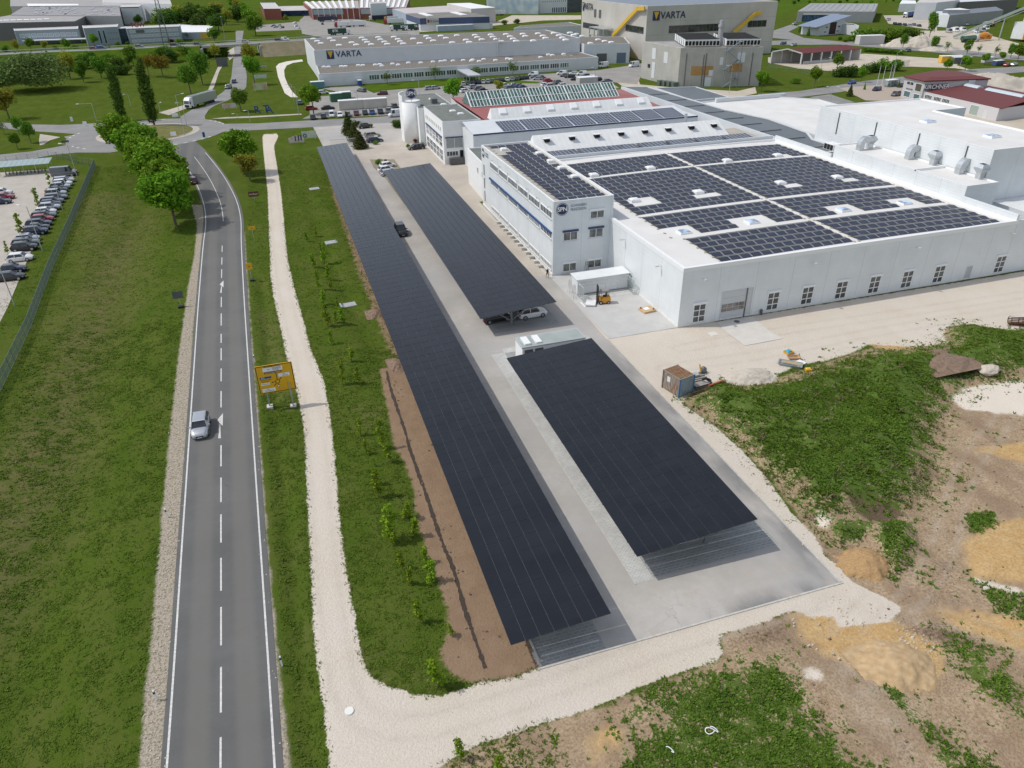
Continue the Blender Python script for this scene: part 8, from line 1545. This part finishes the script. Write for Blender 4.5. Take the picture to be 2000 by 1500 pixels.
# ---- embankment, bridge ----
EB=[G2(a,b_,6.) for a,b_ in ((-160,112),(0,105),(100,99.5),(200,96),(300,91),(395,87.5))];EB2=[G2(a,b_,6.) for a,b_ in ((505,82),(560,79),(592,77),(660,74),(800,68))]
def embank(name,pts,z,w,foot,m):
    A,B=strip(pts,w/2);A2,B2x=strip(pts,w/2+foot);mb=MB();k=len(pts)
    for i in range(k-1): mb.face([(*B2x[i],-.05),(*B2x[i+1],-.05),(*B[i+1],z),(*B[i],z)]);mb.face([(*B[i],z),(*B[i+1],z),(*A[i+1],z),(*A[i],z)]);mb.face([(*A[i],z),(*A[i+1],z),(*A2[i+1],-.05),(*A2[i],-.05)])
    for i in (0,k-1): mb.face([(*B2x[i],-.05),(*B[i],z),(*A[i],z),(*A2[i],-.05)])
    o=mb.build(name,m);o['kind']='structure';return o
embank('embankment',EB,5.9,15,10,GRASS_F);embank('embankment',EB2,5.9,15,10,mat('dry_slope',(.16,.15,.08),1.,col2=(.24,.20,.13),scale=.3,bump=.4))
allp=EB+EB2;band('road',allp,5.5,-5.5,5.96,A_FAR);bdg=thing('road_bridge','concrete road bridge carrying the upper road over the northern street','bridge',(*EB[-1],0));A,B=strip(allp,6.6)
i0,i1=len(EB)-1,len(EB);mb=MB();mb.hexa([(*B[i0],4.9),(*B[i1],4.9),(*A[i1],4.9),(*A[i0],4.9)],[(*B[i0],5.93),(*B[i1],5.93),(*A[i1],5.93),(*A[i0],5.93)]);mb.build('deck',CONCW,bdg)
for i in (i0,i1): p,q_=np.array(B[i]),np.array(A[i]);d=(q_-p)/np.linalg.norm(q_-p);mb=MB();mb.bar((*(p-d*4),2.4),(*(q_+d*4),2.4),1.2,5.0);mb.build('abutment',CONCW,bdg)
for S_ in (A,B): 
    mb=MB()
    for i in range(len(S_)-1): mb.bar((*S_[i],6.75),(*S_[i+1],6.75),.15,.25)
    tag(mb.build('guard_rail',GALV),'steel guard rail along the %s edge of the upper road' % ('far' if S_ is A else 'near'),'guard rail')
for i,(px,c,k) in enumerate(((183,'maroon','hatch'),(198,'blue','minivan'),(272,'grey','hatch'),(341,'black','estate'),(386,'maroon','hatch'),(479,'silver','hatch'),(557,'white','minivan'),(544,'maroon','hatch'))):
    ys_=np.interp(px,(0,100,200,300,395,505,592),(104.5,99,95.2,90.4,87,81.6,76.6));x,y=G2(px,ys_-1.5,6.5);car(k,c,'%s %s on the raised road, %s from the left' % (c,NM[k],['first','second','third','fourth','fifth','sixth','eighth','seventh'][i]),x,y,-8,'cars on the raised road',small=True,z=5.97)
# ---- far grounds ----
far('car_park',A_DARK,.014,(604,190,655,186,655,178,626,172,700,168,730,182,760,176,900,166,1000,163,1045,146,1170,137,1230,128,1262,122,1245,165,1190,160,1210,172,1130,178,1000,186,850,215,790,222,760,225,590,232,605,225),(596,30,700,38,820,60,818,70,640,75,590,66,585,40),(497,50,588,42,590,58,500,62))
far('lawn',GRASS_F,.03,(716,168,900,150,1058,160,1050,163,900,163,720,178))
far('gravel',mat('sandy_ground',(.50,.44,.35),.95,var=.12,scale=.2),.013,(640,68,830,62,965,50,1060,40,1135,38,1135,30,1000,30,960,46,820,58,640,66),(1500,122,1560,134,1640,140,1690,130,1850,115,1870,128,1900,138,1700,110,1690,105,1500,112),(1690,105,1880,117,1862,133,1715,128),(1735,75,1800,88,1990,112,1990,85,1900,60,1740,60),(1870,160,1990,172,2100,180,2100,330,1830,245,1800,190,1850,185))
far('road',A_FAR,.018,(1480,192,1560,190,1640,180,1700,168,1800,158,2100,132,2100,124,1900,135,1780,148,1690,158,1600,172,1560,178,1480,184),(1500,88,1640,87,1800,100,2100,128,2100,120,1820,92,1690,80,1640,82,1560,78,1500,80),(1505,62,1545,48,1560,52,1540,62,1570,74,1690,86,1600,84,1510,74),(1580,190,1620,184,1670,200,1640,205))
far('forecourt',mat('pink_paving',(.40,.33,.27),.9,var=.06),.02,(1640,172,1790,160,1790,200,1690,196));far('yard',A_LOT,.016,(1725,30,1830,30,1830,60,1735,46));far('field',mat('field_green',(.065,.115,.014),1.,col2=(.085,.135,.02),scale=.02,spec=0),.02,(1500,-3,1800,-3,1790,6,1590,5,1540,22,1515,38),(500,0,512,2,510,16,480,14,470,4))
for px,py,rx,ry,h,lb in ((1768,89,22,14,6,'left'),(1793,90,17,12,7,'middle'),(1836,97,20,10,3.5,'right')): heap(px,py,rx*.6,ry*.6,h*.75,SANDM,'%s pale aggregate heap beside the concrete plant' % lb,px,z0=0)
heap(1925,172,22,12,5.2,SANDM,'long pale sand bank behind the company building',9,z0=0);heap(1868,55,4,3,1,SANDM,'small sand mound by the conveyor foot',12,z0=0)
def cont(lb,px,py,L_,m,h=2.6,w=2.5,rz=0.,z=0,cat='container',name='container'):
    x,y=G2(px,py);r=thing(name,lb,cat,(x,y,z),rz);mb=MB();mb.box(-L_/2,L_/2,-w/2,w/2,.1,h);B3(mb,'shell',m,r);mb=MB();mb.box(-L_/2-.06,L_/2+.06,-w/2-.06,w/2+.06,h-.16,h+.02);B3(mb,'roof_rim',TRIM if m is not GALV else ALU,r);return r
cont('long cream container, left half of the pair behind the roadside cars',686,213,8.3,CREAM,3.1);cont('long cream container, right half of the pair behind the roadside cars',733,210,8.3,CREAM,3.1);GC=mat('green_steel',(.03,.11,.06),.6);cont('left green waste container on the lot',657,198,4.2,GC,3.0,rz=.1);cont('right green waste container on the lot',675,192,4,GC,2.4,rz=.1);cont('turquoise-roofed container at the corner of the low wing',621,172,5.5,mat('teal_steel',(.08,.22,.26),.6),2.6)
cont('small blue rubbish container before the low wing',703,166,1.6,mat('tarp_blue',(.02,.08,.30),.5),2.0);cont('flat-roofed white kiosk on the car park',1146,162,8,mat('kiosk',(.40,.40,.38),.7),2.4,4,cat='kiosk',name='kiosk');cont('glass bus shelter by the street',1739,169,5,glassmat('shelter_glass',(.20,.25,.25)),2.5,1.8,.1,cat='bus shelter',name='bus_shelter');cont('grey and white storage block right of the dense shrubs',1697,86,14,ROOFL,4.4,5,-.2)
cont('long grey site container beside the warehouse',889,60,26,LBLUE,3.6,4,.02);cont('white cube container near the excavator',953,56,6,WH,3.6,4);cont('white blank container at the top of the gravel road',1052,20,8,WH,3.4,4);cont('grey and blue site container at the gravel road',1075,23,9,LBLUE,3.2,4);cont('yellow and red covered market truck behind the street tree',1856,122,10,PT['yellow'],2.9,3,-.3);cont('dark covered trailer right of the yellow truck',1876,124,8,DGREY,2.8,3,-.3);cont('row of waste containers at the kerb',1928,122,6,ROOFL,2.2,2,.1);cont('row of bottle banks at the kerb',1948,128,5,BLUEW,2.2,2,.1)
GT=mat('trailer_green',(.01,.055,.035),.5);PT['dgreen']=GT
for i,(px,py,hd,cb_,bx_,L_,tx,lb) in enumerate(((663,68,0,'white','dgreen',15,'BTK','dark green trailer with white letters near the flags'),(781,60,176,'white','dgreen',14,'BTK','dark green lorry with white letters, left of two by the warehouse'),(807,59,176,'white','dgreen',12,'TK','dark green lorry behind, right of two by the warehouse'),(672,53,175,'red','white',14,None,'white lorry with a red cab, left one on the lorry yard'),(697,52,178,'red','white',14,None,'white lorry with a red cab, right one on the lorry yard'),(741,40,180,'white','navy',17,None,'navy blue trailer lorry by the brick hall'),(640,42,0,'navy','navy',16,None,'dark blue trailer before the brick hall'),(775,47,175,'red','white',20,None,'long white trailer with a dark red cab under the warehouse canopy'),(772,42,175,'orange','white',18,None,'long white trailer with an orange cab in the lorry yard'),(974,30,170,'white','white',12,None,'plain white lorry right of the high store'),(1774,34,200,'white','blue',13,None,'white cab with a blue trailer on the yard right of the workshop'))):
    x,y=G2(px,py);lorry(lb,x,y,hd,cb_,bx_,L_,'lorries in the distance',tx)
for i,(px,py) in enumerate(((1850,50),(1860,50),(1871,49),(1885,49),(1853,64),(1866,62),(1880,61),(1905,64),(1918,62),(1925,58))): x,y=G2(px,py);car('van','white' if i % 4 else 'silver','white vehicle, %s from the left in the concrete plant yard' % ORD[[0,2,5,6,1,3,4,7,8,9][i]],x,y,250,'white vans in the concrete plant yard',small=True,cat='van')
for i,(px,py,c) in enumerate(((1748,48,'navy'),(1757,49,'navy'),(1767,50,'black'),(1777,51,'silver'),(1785,50,'grey'),(1795,52,'black'))): x,y=G2(px,py);car('hatch',c,'%s car, %s from the left in the row before the dense shrubs' % (c,ORD[i]),x,y,250,'cars before the dense shrubs',small=True)
for i,(px,py,c) in enumerate(((534,52,'grey'),(538,54,'silver'),(545,51,'white'),(551,55,'grey'),(576,46,'white'),(579,52,'silver'),(583,56,'white'),(630,48,'black'),(650,42,'white'),(656,43,'silver'),(664,44,'grey'),(508,51,'black'))): x,y=G2(px,py);car('hatch',c,'%s car, number %s on the far car parks by the brick buildings' % (c,ORD[i]),x,y,200+i*9,'cars by the brick buildings',small=True)
x,y=G2(1893,82);lorry('cement lorry with a grey-green tank among the plant vehicles',x,y,10,'white','green',14,None,tanker=True);x,y=G2(1918,80);r=thing('mixer_drum','orange mixer drum vehicle in the concrete plant','mixer lorry',(x,y,0),.1);mb=MB();mb.tube((-3.5,0,2.6),(.5,0,3.0),1.1,12,1.7);mb.tube((.5,0,3.0),(3.4,0,3.1),1.7,12,.9);B3(mb,'drum',PT['orange'],r);mb=MB();mb.box(-4,5,-1.2,1.2,.7,1.4);mb.box(3.6,5.4,-1.2,1.2,1.0,3.2);B3(mb,'chassis',PT['orange'],r)
x,y=G2(1930,52);lorry('red and grey tanker lorry in the plant yard',x,y,20,'red','silver',14,None,tanker=True)
# pylon
x,y=G2(333,118);hp=34;r=thing('lattice_pylon','slim dark lattice power pylon rising past the blue-grey office','pylon',(x,y,0));mb=MB()
for sx in (-1,1):
    for sy in (-1,1): mb.bar((x+sx*2.0,y+sy*2.0,0),(x+sx*.5,y+sy*.5,hp),.2)
for k in range(16):
    z0_,z1_=hp*k/16,hp*(k+1)/16;w0,w1=2.0-1.5*k/16,2.0-1.5*(k+1)/16;mb.bar((x-w0,y-w0,z0_),(x+w1,y-w1,z1_),.1);mb.bar((x+w0,y-w0,z0_),(x-w1,y-w1,z1_),.1)
mb.build('lattice',mat('pylon_green',(.12,.15,.13),.6),r)
for i,(px,py,ty) in enumerate(((1712,168,127),(1722,166,127),(1735,163,126),(1742,160,122))): x,y=G2(px,py);h=HT(px,py,ty);mb=MB();mb.tube((x,y,0),(x,y,h),.09,6,.05);tag(mb.build('flagpole',TRIM),'%s white flagpole from the left on the lawn' % ORD[i],'flagpole','flagpoles on the lawn')
fence('wire fence before the open red-roofed shed',gp(1500,133,1560,141,1600,148),1.8,.6,5,w=.05,zf=lambda a,b_: 0);fence('dark grating gate right of the shrubs',gp(1760,129,1777,127),2.2,.4,4,w=.1,m=DGREY,zf=lambda a,b_: 0,name='grating_gate',cat='gate');fence('yellow safety barrier at the foot of the concrete hall',[p3(L3*.0,0,3)[:2],p3(L3*.3,0,3)[:2]],2.5,.8,3,w=.3,m=YELP,zf=lambda a,b_: 0,name='safety_barrier',cat='barrier');fence('yellow safety barrier left of the cooling building',gp(1220,112,1245,116),2.6,.8,3,w=.3,m=YELP,zf=lambda a,b_: 0,name='safety_barrier',cat='barrier')
# ================= FAR TREES =================
def T_(kind,lb,bx,by,ty,w=1.,cat='tree',group=None): x,y=G2(bx,by);grow(kind,lb,cat,x,y,max(1.5,HT(bx,by,ty)),group,w,z=0)
T_('round','bright street tree in front of the concrete cooling building, right corner',1486,179,132,.95);T_('round','round street tree standing before the open red shed',1590,170,124,.85);T_('round','round street tree beside the shrubs and the flagpoles',1681,161,126,.8);T_('mid','tall dark green tree in front of the red-roofed shed',1634,138,100,.9);T_('mid','very tall narrow tree at the lorry yard',1815,72,18,.62)
for px,by,ty,w,k in ((1763,94,63,.85,'mid'),(1823,98,68,.85,'mid'),(1849,104,77,.9,'sparse'),(1888,106,74,.85,'mid'),(1910,107,84,.9,'sparse'),(1943,112,84,.9,'sparse'),(1973,114,82,.85,'mid'),(1987,119,84,.9,'mid')): T_(k,'street tree along the rear street, %s from the left' % ORD[[1763,1823,1849,1888,1910,1943,1973,1987].index(px)],px,by,ty,w,group='trees along the rear street')
for i,(px,by,ty) in enumerate(((1848,141,111),(1884,139,104),(1922,127,100),(1955,121,98))): T_('round','street tree along the front street, %s from the left' % ORD[i],px,by,ty,1.,group='trees along the front street')
for i,(px,by,ty,w,k,lb) in enumerate(((1640,150,125,1.5,'darkbush','dark shrub left of the gap before the red shed'),(1660,150,126,1.5,'darkbush','dark shrub right of the tall tree before the red shed'),(1688,144,124,1.3,'darkbush','dark shrub left of the flagpoles'),(1708,141,118,1.5,'darkbush','middle dark shrub left of the flagpoles'),(1721,138,112,1.2,'bush','taller shrub behind the flagpoles'),(1745,138,114,1.4,'bush','rightmost shrub at the gravel lot corner'),(1552,163,150,1.5,'bush','small shrub on the lawn at the lattice post'),(1659,188,165,.9,'pine','dark conical shrub on the lawn corner'),(1688,175,161,.7,'cone','small conical shrub by the forecourt'),(1754,171,154,.6,'cone','slim dark conifer right of the bus shelter'),(1562,63,45,.9,'cone','small conifer left of the slant-roofed house'),(1578,70,52,1.,'cone','dark round tree before the slant-roofed house'))): T_(k,lb,px,by,ty,w,'bush' if 'bush' in k else 'tree')
random.seed(21)
for i in range(14): px=1640+i*11;T_('bush' if i % 3 else 'darkbush','shrub in the dense thicket behind the red shed, %s from the left' % ORD[i],px,80+random.uniform(-3,3)-(i > 8)*4,52+random.uniform(-4,6)+(i < 4)*16,1.5,'bush','dense thicket behind the red shed')
for i in range(9): T_('bush','low shrub along the rear street kerb, %s from the left' % ORD[i],1690+i*8.5,101+i*.6,91+i*.6,1.6,'bush','low shrubs along the rear street')
random.seed(3)
for i in range(38):
    px=95+i*9.3;ys_=np.interp(px,(0,100,200,300,395),(105,99.5,96,91,87.5));bb=ys_+random.uniform(20,42)*(1 if px < 330 else .8);T_(['mid','bush','dark','darkbush','round','mid','bush','yellow'][(i*5) % 8],'tree or shrub on the embankment foot, %s from the left' % ORD[i],px,bb,bb-random.uniform(16,34),1.25,group='trees and shrubs on the embankment foot')
for i,(px,by,ty,k) in enumerate(((35,100,76,'yellow'),(62,99,72,'mid'),(90,98,77,'yellow'),(133,98,73,'mid'),(186,92,64,'round'),(150,97,86,'bush'),(12,101,86,'bush'),(110,99,88,'bush'),(232,90,80,'bush'),(250,88,80,'bush'))): T_(k,'tree before the blue-grey offices, %s from the left' % ORD[sorted((35,62,90,133,186,150,12,110,232,250)).index(px)],px,by,ty,1.1,group='trees before the blue-grey offices')
for px,by,ty,w,k,lb in ((272,50,26,1.,'dark','dark tree left behind the blue-grey office letters'),(337,84,75,1.2,'copper','copper-red shrub at the right end of the blue-grey office'),(331,83,72,.9,'cone','small conifer at the right end of the blue-grey office'),(366,78,62,1.3,'sparse','pale shrub before the white-roofed hall'),(420,82,50,1.2,'mid','round tree right of the yellow wall section'),(395,60,20,1.5,'dark','large dark tree above the white-roofed hall'),(428,62,22,1.3,'dark','large dark tree left of the far street'),(408,45,8,1.5,'mid','broad tree high behind the white-roofed hall'),(380,38,5,1.4,'dark','dark tree at the top left of the far street'),(425,35,0,1.3,'yellow','yellow-green tree at the top of the far street'),(500,70,26,1.3,'mid','first broad tree right of the far street'),(490,52,12,1.3,'round','second bright tree right of the far street'),(478,40,3,1.2,'round','third bright tree right of the far street'),(466,28,-4,1.2,'yellow','fourth tree right of the far street'),(455,20,-6,1.2,'round','fifth and farthest tree right of the far street'),(365,30,12,1.6,'olive','brownish tree beside the gabled houses'),(340,25,10,1.6,'dark','dark tree behind the left gabled house'),(320,8,-8,1.4,'dark','dark tree at the top edge above the gabled houses'),(558,42,28,1.,'yellow','yellow-green shrub by the low folded-roof hall'),(1015,22,8,1.4,'bush','round shrub before the chequered building'),(985,48,38,1.5,'bush','shrub beside the sandy road'),(1010,46,36,1.6,'darkbush','dark round shrub beside the sandy road'),(640,0,-8,1.3,'dark','dark tree at the top edge')): T_(k,lb,px,by,ty,w,'bush' if 'bush' in k else 'tree')
for i in range(14): T_(['dark','mid','round'][i % 3],'tree in the belt beyond the far field, %s from the left' % ORD[i],1560+i*31,4-i*.15,-7-i*.2,1.3,group='tree belt beyond the far field')
for i in range(12): T_('bush','hedge shrub along the road behind the high store, %s from the left' % ORD[i],955+i*13,14+i*.6,4+i*.8,1.7,'bush','hedge behind the high store')
random.seed(12)
for i in range(24): T_(['dark','mid','round','yellow'][i % 4],'tree in the far green belt at the top edge, %s from the left' % ORD[i],480+i*19.5 if i < 8 else 1520+(i-8)*30,random.uniform(-4,3) if i < 8 else random.uniform(4,12),random.uniform(-14,-6) if i < 8 else random.uniform(-4,2),1.3,group='far green belt')
for i in range(16): T_(['mid','yellow','bush','dark'][i % 4],'tree along the far left industrial streets, %s from the left' % ORD[i],300+i*11,random.uniform(20,60),random.uniform(2,16),1.3,group='trees by the far left industrial streets')
for i in range(14):
    x,y=G2(905+i*9.5,163-i*.9,.6);c_=['silver','black','white','grey','navy'][i*3 % 5];car('hatch',c_,'%s hatchback, %s from the left in the front row of the long hall car park' % (c_,ORD[i]),x,y,80,'front row of the long hall car park',small=True)
